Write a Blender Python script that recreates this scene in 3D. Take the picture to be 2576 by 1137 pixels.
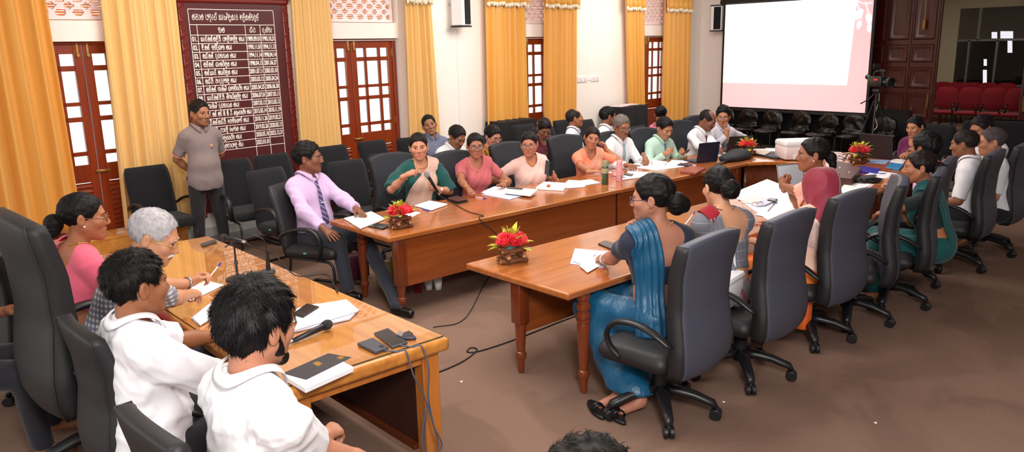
import bpy, math, random
import numpy as np
from mathutils import Vector, Matrix
random.seed(7); np.random.seed(7)
for _o in list(bpy.data.objects): bpy.data.objects.remove(_o)
S = bpy.context.scene
C = S.collection
R = math.radians
# ------------------------------------------------------------------ camera
FPX, CX, CY, CAMZ = 1948.825, 1288.0, 568.0, 2.14
CR = np.array([[0.74225324, -0.66975445, -0.02211549], [-0.16716318, -0.15309728, -0.97397007], [0.64893497, 0.72662934, -0.22559523]])  # right, down, forward
cd = bpy.data.cameras.new('camera'); cam = bpy.data.objects.new('camera', cd); C.objects.link(cam)
cd.sensor_fit = 'HORIZONTAL'; cd.sensor_width = 36.0; cd.lens = FPX / 2576 * 36.0
cd.clip_start = 0.05; cd.clip_end = 200
cam.matrix_world = Matrix(((CR[0][0], -CR[1][0], -CR[2][0], 0), (CR[0][1], -CR[1][1], -CR[2][1], 0), (CR[0][2], -CR[1][2], -CR[2][2], CAMZ), (0, 0, 0, 1)))
S.camera = cam
# ------------------------------------------------------------------ light
S.view_settings.view_transform = 'Standard'; S.view_settings.look = 'None'; S.view_settings.gamma = 1.0
S.view_settings.use_curve_mapping = False
S.view_settings.exposure = 0.12
wd = bpy.data.worlds.new('sky'); S.world = wd; wd.use_nodes = True
_bg = wd.node_tree.nodes['Background']; _bg.inputs[0].default_value = (1.0, 0.985, 0.96, 1); _bg.inputs[1].default_value = 1.5
def area_light(name, loc, size, power, col=(1, 0.96, 0.9), aim=None, sizey=None):
    l = bpy.data.lights.new(name, 'AREA'); l.energy = power; l.color = col; l.size = size
    if sizey: l.shape = 'RECTANGLE'; l.size_y = sizey
    o = bpy.data.objects.new(name, l); C.objects.link(o); o.location = loc
    d = Vector(aim if aim else (loc[0], loc[1], 0)) - Vector(loc)
    o.rotation_euler = d.to_track_quat('-Z', 'Y').to_euler()
    return o
area_light('ceiling_fill_light', (3.0, 4.2, 3.55), 2.6, 112)  # unseen area lamps added under the ceiling, stronger towards the camera
area_light('ceiling_fill_light', (7.0, 5.0, 3.55), 2.2, 95)
area_light('ceiling_fill_light', (10.6, 6.0, 3.55), 1.6, 45)
area_light('wall_fill_light', (3.2, 6.9, 3.5), 1.6, 75, aim=(3.4, 9.2, 1.6))  # unseen lamps added to brighten the window wall
area_light('wall_fill_light', (7.4, 7.4, 3.5), 1.6, 80, aim=(7.8, 9.6, 1.6))
area_light('wall_fill_light', (11.4, 8.0, 3.5), 1.6, 80, aim=(12.2, 10.2, 1.5))
area_light('camera_flash', (0.3, -0.3, 3.0), 0.7, 150, (1, 0.97, 0.94), aim=(5.5, 5.2, 0.8))
# ------------------------------------------------------------------ pixel helpers (a photo pixel to the point of a real plane it shows)
EYE = np.array([0, 0, CAMZ])
def ray(x, y): return CR.T @ np.array([(x - CX) / FPX, (y - CY) / FPX, 1.0])
def at(x, y, z):
    d = ray(x, y); return EYE + (z - CAMZ) / d[2] * d
def atY(x, y, Y):
    d = ray(x, y); return EYE + Y / d[1] * d
def atX(x, y, X):
    d = ray(x, y); return EYE + X / d[0] * d
WA = R(5.5); WC, WS, WD = math.cos(WA), math.sin(WA), 8.8046     # the window wall
def wp(s, off, z): return (s * WC - (WD - off) * WS, s * WS + (WD - off) * WC, z)  # along the wall, in front of it, height
# ------------------------------------------------------------------ materials
MATS = {}
def lin(c): return tuple((v / 255 / 12.92 if v / 255 <= 0.04045 else ((v / 255 + 0.055) / 1.055) ** 2.4) for v in c)
def mat(name, rgb, rough=0.5, metal=0.0, noise=0.0, nscale=20, nstretch=(1, 1, 1), bump=0.0, bscale=60, bstretch=(1, 1, 1), coat=0.0, spec=0.5, rgb2=None, attr=None, transl=0.0, sheen=0.0, emit=0.0, coords='Object', bdist=0.02):
    """procedural Principled material; rgb in sRGB 0-255; noise mixes towards rgb2 (or a darker tone)"""
    m = bpy.data.materials.new(name); m.use_nodes = True; nt = m.node_tree; N = nt.nodes; L = nt.links
    b = N['Principled BSDF']; col = lin(rgb)
    b.inputs['Base Color'].default_value = (*col, 1); b.inputs['Roughness'].default_value = rough; b.inputs['Metallic'].default_value = metal
    b.inputs['Coat Weight'].default_value = coat; b.inputs['Coat Roughness'].default_value = 0.08; b.inputs['Specular IOR Level'].default_value = spec
    if sheen: b.inputs['Sheen Weight'].default_value = sheen
    if emit: b.inputs['Emission Color'].default_value = (*col, 1); b.inputs['Emission Strength'].default_value = emit
    tc = N.new('ShaderNodeTexCoord')
    def mapped(st):
        mp = N.new('ShaderNodeMapping'); mp.inputs['Scale'].default_value = st; L.new(tc.outputs[coords], mp.inputs[0]); return mp.outputs[0]
    src = None
    if attr:
        a = N.new('ShaderNodeVertexColor'); a.layer_name = attr; src = a.outputs[0]
        L.new(src, b.inputs['Base Color'])
    if noise:
        n = N.new('ShaderNodeTexNoise'); n.inputs['Scale'].default_value = nscale; n.inputs['Detail'].default_value = 5
        L.new(mapped(nstretch), n.inputs['Vector'])
        mx = N.new('ShaderNodeMix'); mx.data_type = 'RGBA'
        if src: L.new(src, mx.inputs[6])
        else: mx.inputs[6].default_value = (*col, 1)
        c2 = lin(rgb2) if rgb2 else tuple(v * 0.45 for v in col)
        mx.inputs[7].default_value = (*c2, 1)
        rp = N.new('ShaderNodeMapRange'); rp.inputs[1].default_value = 0.35; rp.inputs[2].default_value = 0.7; rp.inputs[4].default_value = noise
        L.new(n.outputs[0], rp.inputs[0]); L.new(rp.outputs[0], mx.inputs[0]); L.new(mx.outputs[2], b.inputs['Base Color'])
    if bump:
        n2 = N.new('ShaderNodeTexNoise'); n2.inputs['Scale'].default_value = bscale; n2.inputs['Detail'].default_value = 4
        L.new(mapped(bstretch), n2.inputs['Vector'])
        bp = N.new('ShaderNodeBump'); bp.inputs['Strength'].default_value = bump; bp.inputs['Distance'].default_value = bdist
        L.new(n2.outputs[0], bp.inputs['Height']); L.new(bp.outputs[0], b.inputs['Normal'])
    if transl:
        tr = N.new('ShaderNodeBsdfTranslucent'); tr.inputs[0].default_value = (*col, 1); ms = N.new('ShaderNodeMixShader'); ms.inputs[0].default_value = transl
        L.new(b.outputs[0], ms.inputs[1]); L.new(tr.outputs[0], ms.inputs[2]); L.new(ms.outputs[0], N['Material Output'].inputs[0])
    MATS[name] = m
    return m
def cached(name, *a, **k): return MATS[name] if name in MATS else mat(name, *a, **k)
def glass(name, rgb, alpha, rough=0.02):
    m = mat(name, rgb, rough); b = m.node_tree.nodes['Principled BSDF']; b.inputs['Alpha'].default_value = alpha; return m
def cloth(rgb, bump=0.5, scale=9, stretch=(1, 1, .45), rough=0.85, **k):
    return cached('cloth_%d_%d_%d' % tuple(rgb), rgb, rough, bump=bump, bscale=scale, bstretch=stretch, sheen=0.15, spec=0.25, **k)
mat('wall_paint', (250, 240, 232), 0.8, bump=0.05, bscale=8)
mat('end_wall_paint', (236, 222, 214), 0.8, bump=0.05, bscale=8)
mat('jamb_paint', (247, 228, 228), 0.8)
mat('ceiling_paint', (240, 236, 230), 0.9)
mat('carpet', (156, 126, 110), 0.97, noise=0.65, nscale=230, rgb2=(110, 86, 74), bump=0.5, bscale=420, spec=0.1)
_nt = MATS['carpet'].node_tree; _b = _nt.nodes['Principled BSDF']; _src = _b.inputs['Base Color'].links[0].from_socket      # stained patches of the carpet, and dark flash shadows put into its colour
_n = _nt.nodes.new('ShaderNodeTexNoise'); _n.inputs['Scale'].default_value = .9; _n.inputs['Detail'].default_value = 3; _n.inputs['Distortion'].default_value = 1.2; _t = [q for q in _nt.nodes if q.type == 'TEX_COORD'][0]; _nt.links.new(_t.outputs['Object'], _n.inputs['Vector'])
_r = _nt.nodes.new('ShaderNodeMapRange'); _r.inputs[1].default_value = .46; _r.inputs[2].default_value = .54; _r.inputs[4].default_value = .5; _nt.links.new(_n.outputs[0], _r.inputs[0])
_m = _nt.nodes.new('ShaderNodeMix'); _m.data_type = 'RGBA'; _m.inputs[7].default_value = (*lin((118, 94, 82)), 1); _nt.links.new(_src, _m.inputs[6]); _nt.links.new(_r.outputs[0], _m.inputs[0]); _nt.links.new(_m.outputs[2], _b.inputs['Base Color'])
mat('curtain_gold', (252, 214, 142), 0.55, bump=0.06, bscale=260, sheen=0.3, transl=0.22, noise=0.25, nscale=3, nstretch=(2, 2, .3), rgb2=(246, 196, 110))
mat('curtain_amber', (244, 182, 82), 0.5, bump=0.06, bscale=260, sheen=0.3, transl=0.18, noise=0.3, nscale=3, nstretch=(2, 2, .3), rgb2=(236, 160, 58))
mat('fringe', (248, 236, 214), 0.9)
WOODST = (1.2, 14, 14)
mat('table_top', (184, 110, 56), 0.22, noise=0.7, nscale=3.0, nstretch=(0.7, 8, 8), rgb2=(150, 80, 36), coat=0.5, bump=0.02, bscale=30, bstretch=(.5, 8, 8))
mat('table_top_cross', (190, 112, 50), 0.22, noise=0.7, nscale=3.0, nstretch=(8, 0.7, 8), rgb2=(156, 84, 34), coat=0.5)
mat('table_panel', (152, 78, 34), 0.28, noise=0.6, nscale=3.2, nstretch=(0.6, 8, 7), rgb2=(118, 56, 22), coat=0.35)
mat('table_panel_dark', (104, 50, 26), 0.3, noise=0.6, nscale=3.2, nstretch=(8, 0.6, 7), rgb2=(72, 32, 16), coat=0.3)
mat('table_leg', (122, 56, 26), 0.25, noise=0.5, nscale=4, nstretch=(7, 7, .6), rgb2=(86, 36, 18), coat=0.5)
mat('head_table_wood', (206, 138, 62), 0.24, noise=0.75, nscale=2.4, nstretch=(7, 0.6, 7), rgb2=(168, 96, 36), coat=0.45)
mat('wood_under_glass', (206, 138, 62), 0.24, noise=0.75, nscale=2.4, nstretch=(7, 0.6, 7), rgb2=(168, 96, 36), coat=1.0)
MATS['wood_under_glass'].node_tree.nodes['Principled BSDF'].inputs['Coat IOR'].default_value = 1.9
MATS['wood_under_glass'].node_tree.nodes['Principled BSDF'].inputs['Coat Roughness'].default_value = .012
mat('head_table_post', (196, 120, 50), 0.3, noise=0.6, nscale=3, nstretch=(7, 7, .6), rgb2=(160, 88, 34), coat=0.3)
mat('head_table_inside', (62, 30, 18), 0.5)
mat('door_wood', (146, 56, 20), 0.28, noise=0.6, nscale=3, nstretch=(7, 7, .6), rgb2=(106, 34, 12), coat=0.35)
mat('mahogany', (78, 21, 11), 0.3, noise=0.6, nscale=2.5, nstretch=(7, 7, .5), rgb2=(46, 11, 7), coat=0.3)
mat('board_panel', (88, 40, 42), 0.28, noise=0.35, nscale=2, rgb2=(72, 30, 33))
mat('board_frame', (116, 30, 22), 0.25, coat=0.4, bump=0.0)
mat('board_white', (248, 240, 232), 0.6)
mat('brass', (196, 160, 92), 0.3, 0.9)
mat('steel', (190, 190, 192), 0.25, 0.9)
mat('alu', (150, 150, 152), 0.4, 0.7)
mat('leather', (70, 74, 90), 0.46, bump=0.05, bscale=350, spec=0.5, noise=0.2, nscale=3)
mat('leather_dark', (32, 31, 34), 0.55, bump=0.06, bscale=350)
mat('fabric_black', (30, 30, 34), 0.95, bump=0.3, bscale=500, sheen=0.1, spec=0.2)
mat('fabric_charcoal', (48, 50, 56), 0.7, bump=0.15, bscale=400, spec=0.3)
mat('plastic_black', (24, 25, 29), 0.38)
mat('plastic_grey', (60, 62, 66), 0.4)
mat('black_cloth', (20, 18, 20), 0.9, bump=0.2, bscale=30)
mat('black_gloss', (12, 12, 14), 0.12)
mat('bin_film', (10, 8, 8), 0.3, bump=0.9, bscale=9, spec=0.45)
mat('paper', (250, 249, 252), 0.7)
mat('paper_shade', (206, 208, 232), 0.7)
mat('paper_pink', (244, 214, 216), 0.7)
mat('screen_frame', (16, 16, 18), 0.5)
mat('chrome', (200, 200, 205), 0.12, 1.0)
mat('red_fabric', (140, 16, 34), 0.95, sheen=0.2)
mat('printer_white', (240, 238, 240), 0.4)
mat('printer_pale', (236, 216, 216), 0.45)
mat('laptop_navy', (34, 38, 62), 0.3)
mat('laptop_dark', (46, 38, 40), 0.35)
mat('skirting', (205, 205, 200), 0.5)
mat('tile', (120, 124, 118), 0.2)
mat('rose_red', (222, 34, 52), 0.6, noise=0.4, nscale=60, rgb2=(240, 84, 92))
mat('leaf_yellow', (206, 196, 62), 0.55, noise=0.6, nscale=25, rgb2=(120, 150, 44))
mat('twig', (128, 78, 44), 0.7, noise=0.7, nscale=30, rgb2=(74, 42, 26), bump=0.3, bscale=80)
mat('twig_end', (190, 142, 92), 0.7)
mat('lilac', (190, 160, 205), 0.6)
mat('skin_shared', (170, 110, 80), 0.5)
mat('sclera', (236, 230, 226), 0.15, attr='Col')
mat('gold', (232, 186, 92), 0.2, 1.0)
mat('cable', (20, 20, 24), 0.5)
mat('cable_grey', (78, 86, 104), 0.5)
mat('room_paint', (206, 192, 164), 0.85)
# ------------------------------------------------------------------ object helpers
def tag(o, label=None, cat=None, group=None, kind=None):
    if label: o['label'] = label
    if cat: o['category'] = cat
    if group: o['group'] = group
    if kind: o['kind'] = kind
    return o
def thing(name, label, cat, loc=(0, 0, 0), rz=0.0, group=None):
    o = bpy.data.objects.new(name, None); C.objects.link(o); o.empty_display_size = .1
    o.location = loc; o.rotation_euler = (0, 0, rz); return tag(o, label, cat, group)
def raw(name, V, F, m=None, parent=None, smooth=True, cols=None, link=True):
    """mesh object from vertex and face lists (or an (n,4) array of quads)"""
    me = bpy.data.meshes.new(name)
    V = np.asarray(V, dtype=np.float32)
    if isinstance(F, np.ndarray):
        n = len(F); k = F.shape[1]
        me.vertices.add(len(V)); me.vertices.foreach_set('co', V.ravel())
        me.loops.add(n * k); me.loops.foreach_set('vertex_index', F.astype(np.int32).ravel())
        me.polygons.add(n); me.polygons.foreach_set('loop_start', np.arange(0, n * k, k, dtype=np.int32))
        me.update(calc_edges=True)
    else:
        me.from_pydata([tuple(map(float, v)) for v in V], [], [list(map(int, f)) for f in F]); me.update()
    if smooth: me.polygons.foreach_set('use_smooth', np.ones(len(me.polygons), dtype=bool))
    if cols is not None:
        a = me.color_attributes.new('Col', 'FLOAT_COLOR', 'POINT')
        a.data.foreach_set('color', np.concatenate([cols, np.ones((len(cols), 1))], 1).astype(np.float32).ravel())
    o = bpy.data.objects.new(name, me)
    if m is not None: me.materials.append(MATS[m] if isinstance(m, str) else m)
    if link: C.objects.link(o)
    if parent is not None: o.parent = parent
    return o
def copy_tree(o, parent=None):
    c = o.copy(); C.objects.link(c)
    if parent is not None: c.parent = parent; c.matrix_parent_inverse = o.matrix_parent_inverse
    for ch in list(o.children): copy_tree(ch, c)
    return c
class MB:
    """collects shapes, then builds ONE mesh object"""
    def __init__(s): s.V = []; s.F = []; s.T = np.eye(4)
    def tr(s, loc=(0, 0, 0), rot=(0, 0, 0)):
        s.T = np.array(Matrix.Translation(loc) @ (Matrix.Rotation(rot[2], 4, 'Z') @ Matrix.Rotation(rot[1], 4, 'Y') @ Matrix.Rotation(rot[0], 4, 'X'))); return s
    def add(s, V, F):
        n = len(s.V); V = np.asarray(V, float); V = V @ s.T[:3, :3].T + s.T[:3, 3]
        s.V += [tuple(v) for v in V]; s.F += [[i + n for i in f] for f in F]; return s
    def box(s, c, d, b=0.0):
        x, y, z = d[0] / 2, d[1] / 2, d[2] / 2
        if b <= 0:
            V = [(c[0] + i * x, c[1] + j * y, c[2] + k * z) for i in (-1, 1) for j in (-1, 1) for k in (-1, 1)]
            return s.add(V, [(0, 1, 3, 2), (4, 6, 7, 5), (0, 4, 5, 1), (2, 3, 7, 6), (0, 2, 6, 4), (1, 5, 7, 3)])
        b = min(b, x, y, z); V = []
        ring = lambda xx, yy, zz: [(c[0] + px, c[1] + py, c[2] + zz) for px, py in _rrect(xx, yy, b)]
        for zz, ins in ((-z, b), (-z + b * .3, b * .3), (-z + b, 0), (z - b, 0), (z - b * .3, b * .3), (z, b)):
            V += ring(x - ins, y - ins, zz)
        n = len(_rrect(1, 1, .1)); F = [[k * n + i, k * n + (i + 1) % n, (k + 1) * n + (i + 1) % n, (k + 1) * n + i] for k in range(5) for i in range(n)]
        F += [list(range(n))[::-1], list(range(5 * n, 6 * n))]
        return s.add(V, F)
    def prism(s, pts, z0, z1, b=0.0):
        n = len(pts); V = [(x, y, z0) for x, y in pts] + [(x, y, z1) for x, y in pts]
        return s.add(V, [list(range(n))[::-1], list(range(n, 2 * n))] + [[i, (i + 1) % n, n + (i + 1) % n, n + i] for i in range(n)])
    def tube(s, P, r, n=10, cap=True, flat=1.0, up=(0, 0, 1)):
        """sweep of a circle (or an ellipse, flat = height share) along points; r a number or one per point"""
        P = np.asarray(P, float); m = len(P); rr = np.full(m, r) if np.isscalar(r) else np.asarray(r, float)
        T = np.gradient(P, axis=0); T /= np.linalg.norm(T, axis=1)[:, None] + 1e-12
        u = np.asarray(up, float)
        if abs(T[0] @ u) > .95: u = np.array([1., 0, 0]) if abs(T[0][0]) < .9 else np.array([0, 1., 0])
        V = []
        for i in range(m):
            x = np.cross(u, T[i]); x /= np.linalg.norm(x) + 1e-12; y = np.cross(T[i], x); u = y
            for k in range(n):
                a = 2 * math.pi * k / n; V.append(P[i] + rr[i] * (math.cos(a) * x + flat * math.sin(a) * y))
        F = [[i * n + k, i * n + (k + 1) % n, (i + 1) * n + (k + 1) % n, (i + 1) * n + k] for i in range(m - 1) for k in range(n)]
        if cap: F += [list(range(n))[::-1], list(range((m - 1) * n, m * n))]
        return s.add(V, F)
    def lathe(s, prof, n=20, c=(0, 0, 0)):
        V = []; m = len(prof)
        for r, z in prof:
            for k in range(n):
                a = 2 * math.pi * k / n; V.append((c[0] + r * math.cos(a), c[1] + r * math.sin(a), c[2] + z))
        F = [[i * n + k, i * n + (k + 1) % n, (i + 1) * n + (k + 1) % n, (i + 1) * n + k] for i in range(m - 1) for k in range(n)]
        return s.add(V, F + [list(range(n))[::-1], list(range((m - 1) * n, m * n))])
    def ball(s, c, r, n=14, m=8):
        r = (r, r, r) if np.isscalar(r) else r; V = []
        for i in range(m + 1):
            t = math.pi * (i / m) ; t = min(max(t, .02), math.pi - .02)
            for k in range(n):
                a = 2 * math.pi * k / n; V.append((c[0] + r[0] * math.sin(t) * math.cos(a), c[1] + r[1] * math.sin(t) * math.sin(a), c[2] - r[2] * math.cos(t)))
        F = [[i * n + k, i * n + (k + 1) % n, (i + 1) * n + (k + 1) % n, (i + 1) * n + k] for i in range(m) for k in range(n)]
        return s.add(V, F + [list(range(n))[::-1], list(range(m * n, (m + 1) * n))])
    def sheet(s, G, close=False):
        """grid of points (rows x columns x 3)"""
        G = np.asarray(G, float); a, b = G.shape[:2]
        F = [[i * b + j, i * b + (j + 1) % b, (i + 1) * b + (j + 1) % b, (i + 1) * b + j] for i in range(a - 1) for j in range(b if close else b - 1)]
        return s.add(G.reshape(-1, 3), F)
    def build(s, name, m, parent=None, bevel=0.0, smooth=False, solid=0.0, seg=2, angle=35):
        o = raw(name, s.V, s.F, m, parent, smooth=True)
        if solid: k = o.modifiers.new('s', 'SOLIDIFY'); k.thickness = solid; k.offset = 0
        if bevel: k = o.modifiers.new('b', 'BEVEL'); k.width = bevel; k.segments = seg; k.limit_method = 'ANGLE'; k.angle_limit = R(40)
        if not smooth and hasattr(o.data, 'set_sharp_from_angle'): o.data.set_sharp_from_angle(angle=R(angle))
        return o
def _rrect(x, y, b, n=3):
    out = []
    for cx, cy, a0 in ((x - b, y - b, 0), (-x + b, y - b, 90), (-x + b, -y + b, 180), (x - b, -y + b, 270)):
        for k in range(n + 1):
            a = R(a0 + 90 * k / n); out.append((cx + b * math.cos(a), cy + b * math.sin(a)))
    return out
def spline(P, n=8):
    """Catmull-Rom through points"""
    P = np.asarray(P, float); Q = np.vstack([2 * P[0] - P[1], P, 2 * P[-1] - P[-2]]); out = []
    for i in range(1, len(Q) - 2):
        for k in range(n):
            t = k / n; a, b, c, d = Q[i - 1], Q[i], Q[i + 1], Q[i + 2]
            out.append(.5 * (2 * b + (c - a) * t + (2 * a - 5 * b + 4 * c - d) * t * t + (3 * b - a - 3 * c + d) * t ** 3))
    out.append(P[-1]); return np.array(out)
def struct(o): o['kind'] = 'structure'; return o
# ================================================================== the room
ZC = 3.62
def wallbox(mb, s0, s1, o0, o1, z0, z1):
    P = [wp(s, o, z) for s in (s0, s1) for o in (o0, o1) for z in (z0, z1)]
    mb.add(P, [(0, 1, 3, 2), (4, 6, 7, 5), (0, 4, 5, 1), (2, 3, 7, 6), (0, 2, 6, 4), (1, 5, 7, 3)])
def rect(name, x0, x1, y0, y1, z0, z1, m): return struct(MB().box(((x0 + x1) / 2, (y0 + y1) / 2, (z0 + z1) / 2), (x1 - x0, y1 - y0, z1 - z0)).build(name, m))
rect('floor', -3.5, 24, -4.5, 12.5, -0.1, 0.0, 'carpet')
rect('ceiling', -3.5, 24, -4.5, 12.5, ZC, ZC + 0.1, 'ceiling_paint')
BAYS = [3.09, 6.49, 10.05, 13.80]
XE = 14.9
SE = 16.0                                                   # where the window wall meets the end wall
w = MB(); prev = -2.6
for b in BAYS:
    wallbox(w, prev, b - .77, -.26, 0, 0, ZC); prev = b + .77
    wallbox(w, b - .77, b + .77, -.26, 0, 2.29, 2.5); wallbox(w, b - .77, b + .77, -.26, 0, 3.12, ZC)
wallbox(w, prev, SE, -.26, 0, 0, ZC)
struct(w.build('wall_left', 'wall_paint'))
w = MB(); prev = -2.6
for b in BAYS: wallbox(w, prev, b - .80, 0, .012, 0, .11); prev = b + .80
wallbox(w, prev, SE - .1, 0, .012, 0, .11); struct(w.build('baseboard_left', 'skirting'))
w = MB(); wallbox(w, -2.6, SE - .05, 0.012, .46, 0, .004); struct(w.build('trim_1', 'tile'))
w = MB(); w.box((XE + .1, 8.75, ZC / 2), (.2, 3.5, ZC)); w.box((XE + .1, 6.2, 3.36), (.2, 5.2, .52)); struct(w.build('wall_far', 'end_wall_paint'))
rect('wall_right', -3.5, 24, -4.7, -4.5, 0, ZC, 'wall_paint')
# door leaves: stiles, rails, glazing bars, louvres
DZ = [(2.165, 2.045), (1.99, 1.67), (1.63, 1.515), (1.465, 1.15), (1.105, 1.01)]
DCOL = [(.09, .225), (.265, .46), (.505, .635)]                 # pane columns from the meeting stile outwards
def leaf_frame(side, c, off):
    mb = MB(); pane = MB(); s = lambda u: c + side * u
    def bx(m_, u0, u1, z0, z1, o0, o1): a, b = sorted((s(u0), s(u1))); wallbox(m_, a, b, o0, o1, z0, z1)
    bx(mb, .004, .09, .05, 2.26, off - .045, off); bx(mb, .635, .705, .05, 2.26, off - .045, off)
    for z0, z1 in ((2.165, 2.26), (.82, 1.01), (.05, .2)): bx(mb, .09, .635, z0, z1, off - .045, off)
    for (a, b_), (c_, d_) in zip(DZ[:-1], DZ[1:]): bx(mb, .09, .635, c_, b_, off - .037, off - .006)
    for (a, b_), (c_, d_) in zip(DCOL[:-1], DCOL[1:]): bx(mb, b_, c_, 1.01, 2.165, off - .037, off - .006)
    bx(pane, .09, .635, 1.01, 2.165, off - .024, off - .02)
    lv = MB()
    for k in range(11):
        z = .22 + k * .054; a, b = sorted((s(.09), s(.635)))
        P = [wp(u, off - dd, z + dz) for u in (a, b) for dd, dz in ((.006, 0), (.038, .042), (.032, .05), (0, .01))]
        lv.add(P, [(0, 1, 2, 3), (4, 7, 6, 5), (0, 4, 5, 1), (1, 5, 6, 2), (2, 6, 7, 3), (3, 7, 4, 0)])
    return mb, pane, lv
glass('window_glass', (236, 244, 246), 0.12)
bp = lambda mb, s, o, z, d: mb.tr().add([wp(s + i * d[0] / 2, o + j * d[1] / 2, z + k * d[2] / 2) for i in (-1, 1) for j in (-1, 1) for k in (-1, 1)], [(0, 1, 3, 2), (4, 6, 7, 5), (0, 4, 5, 1), (2, 3, 7, 6), (0, 2, 6, 4), (1, 5, 7, 3)])
for n, b in enumerate(BAYS):
    d = struct(thing('door_%d' % (n + 1), None, None))
    f = MB()
    for sd in (-1, 1): a, e = sorted((b + sd * .705, b + sd * .765)); wallbox(f, a, e, -.2, -.08, 0, 2.29)
    wallbox(f, b - .765, b + .765, -.2, -.08, 2.26, 2.29); wallbox(f, b - .77, b + .77, -.2, -.04, 0, .05)
    f.build('door_frame', 'door_wood', d, bevel=.004)
    if n: g = MB(); wallbox(g, b - .765, b + .765, -.08, -.06, 2.262, 2.276); g.build('head_strip', 'jamb_paint', d)
    for sd in (-1, 1):
        mb, pn, lv = leaf_frame(sd, b, -.1)
        lf = mb.build('door_leaf', 'door_wood', d, bevel=.004); pn.build('pane', 'window_glass', lf); lv.build('louvre', 'door_wood', lf)
        bo = MB(); bp(bo, b + sd * .05, -.092, 2.2, (.022, .014, .15)); bp(bo, b + sd * .05, -.08, 2.21, (.008, .012, .17)); bp(bo, b + sd * .05, -.082, 2.15, (.03, .016, .03)); bo.build('bolt', 'brass', lf, bevel=.003)
        h = MB()
        for z in (2.1, 1.15, .3): bp(h, b + sd * .7, -.094, z, (.022, .012, .1))
        h.build('hinge', 'brass', lf)
    lb = MB(); bp(lb, b + .04, -.088, .93, (.15, .02, .03)); bp(lb, b + .05, -.075, .93, (.1, .012, .012)); lb.build('latch', 'brass', d, bevel=.003)
    # pierced plaster grille above the door
    v = struct(thing('window_%d' % (n + 1), None, None)); g = MB()
    cs, nx, nz = .0125, 116, 48
    hole = np.zeros((nx + 2, nz + 2), bool)
    for ix in range(nx):
        for iz in range(nz):
            x, z = ix * cs - .0125 * nx / 2, iz * cs
            row = z / .066; k = int(round(row)); dz = abs(z - k * .066); ph = 0 if k % 2 else .5
            dx = abs((x / .165 + ph + .5) % 1 - .5) * .165
            if k == 0 or z > nz * cs - .03 or ix < 3 or ix > nx - 4: continue
            if k % 2: hole[ix + 1, iz + 1] = dz < .03 and dx < .052 - max(0, dz - .012) * .9
            else: hole[ix + 1, iz + 1] = dz < .036 and dx < .056 - dz * 1.35 and dx + dz * 1.5 < .062
    V = []; F = []
    def q(*P): i = len(V); V.extend(P); F.append((i, i + 1, i + 2, i + 3))
    s0 = b - .0125 * nx / 2; z0 = 2.5; fo, bo_ = -.07, -.11
    for ix in range(nx):
        for iz in range(nz):
            a, c, e, h = s0 + ix * cs, s0 + (ix + 1) * cs, z0 + .01 + iz * cs, z0 + .01 + (iz + 1) * cs
            if not hole[ix + 1, iz + 1]: q(wp(a, fo, e), wp(c, fo, e), wp(c, fo, h), wp(a, fo, h)); q(wp(c, bo_, e), wp(a, bo_, e), wp(a, bo_, h), wp(c, bo_, h))
            else:
                if not hole[ix, iz + 1]: q(wp(a, fo, e), wp(a, fo, h), wp(a, bo_, h), wp(a, bo_, e))
                if not hole[ix + 2, iz + 1]: q(wp(c, fo, h), wp(c, fo, e), wp(c, bo_, e), wp(c, bo_, h))
                if not hole[ix + 1, iz]: q(wp(c, fo, e), wp(a, fo, e), wp(a, bo_, e), wp(c, bo_, e))
                if not hole[ix + 1, iz + 2]: q(wp(a, fo, h), wp(c, fo, h), wp(c, bo_, h), wp(a, bo_, h))
    raw('grille', V, F, 'jamb_paint', v, smooth=False)
    bk = MB()
    for k in range(24): wallbox(bk, b - .75, b + .75, -.19, -.175, 2.5 + k * .026, 2.5 + k * .026 + .02)
    bk.build('shutter', cached('shutter_peach', (255, 206, 148), 0.7, transl=0.5), v)
# ------------------------------------------------------------------ curtains
def curtain(st, sb, z0, z1, m, nf, label, seed, pull=None, off=.13, amp=.055, fringe=False):
    rnd = np.random.RandomState(seed); nf = max(5, int(nf * .75)); nu, nz = nf * 12, 26
    ph = np.cumsum(rnd.uniform(.6, 1.4, nu + 1)); ph = ph / ph[-1] * nf * 2 * math.pi
    ampu = np.interp(np.arange(nu + 1), np.linspace(0, nu, nf + 2), rnd.uniform(.55, 1.25, nf + 2))
    G = np.zeros((nz + 1, nu + 1, 3))
    for j in range(nz + 1):
        t = j / nz; z = z1 + (z0 - z1) * t
        a, b = st[0] + (sb[0] - st[0]) * t, st[1] + (sb[1] - st[1]) * t
        if pull: zz, am, w = pull; b -= am * math.exp(-((z - zz) / w) ** 2)
        k = .8 + .35 * t
        for i in range(nu + 1):
            u = i / nu; o = off + amp * k * ampu[i] * (math.sin(ph[i] + .25 * math.sin(3 * t + seed)) + .16 * math.sin(2.3 * ph[i] + seed + t))
            G[j, i] = wp(a + (b - a) * u + .012 * math.cos(ph[i]), o, z)
    r = thing('curtain', label, 'curtain', group=None)
    c = MB().sheet(G).build('drape', m, r, smooth=True, solid=.004)
    if fringe:
        zf = 2.80; fr = MB(); G2 = []
        for j, (z, oo) in enumerate(((3.1, .05), (2.9, .055), (zf, .06))):
            G2.append([np.array(wp(st[0] - .02 + (st[1] - st[0] + .04) * i / nu, off + oo + amp * ampu[i] * math.sin(ph[i]), z + .012 * math.sin(i * .35 + seed))) for i in range(nu + 1)])
        MB().sheet(G2).build('valance', m, r, smooth=True, solid=.004)
        e = G2[-1]
        for i in range(0, nu):
            p, q2 = e[i], e[i + 1]; d = np.array([0, 0, -1.]); L = .045 if i % 2 else .03
            fr.add([p + [0, 0, .02], q2 + [0, 0, .02], q2 + d * L, p + d * L], [(0, 1, 2, 3)])
        fr.build('fringe', 'fringe', r, solid=.006)
    return r
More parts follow.
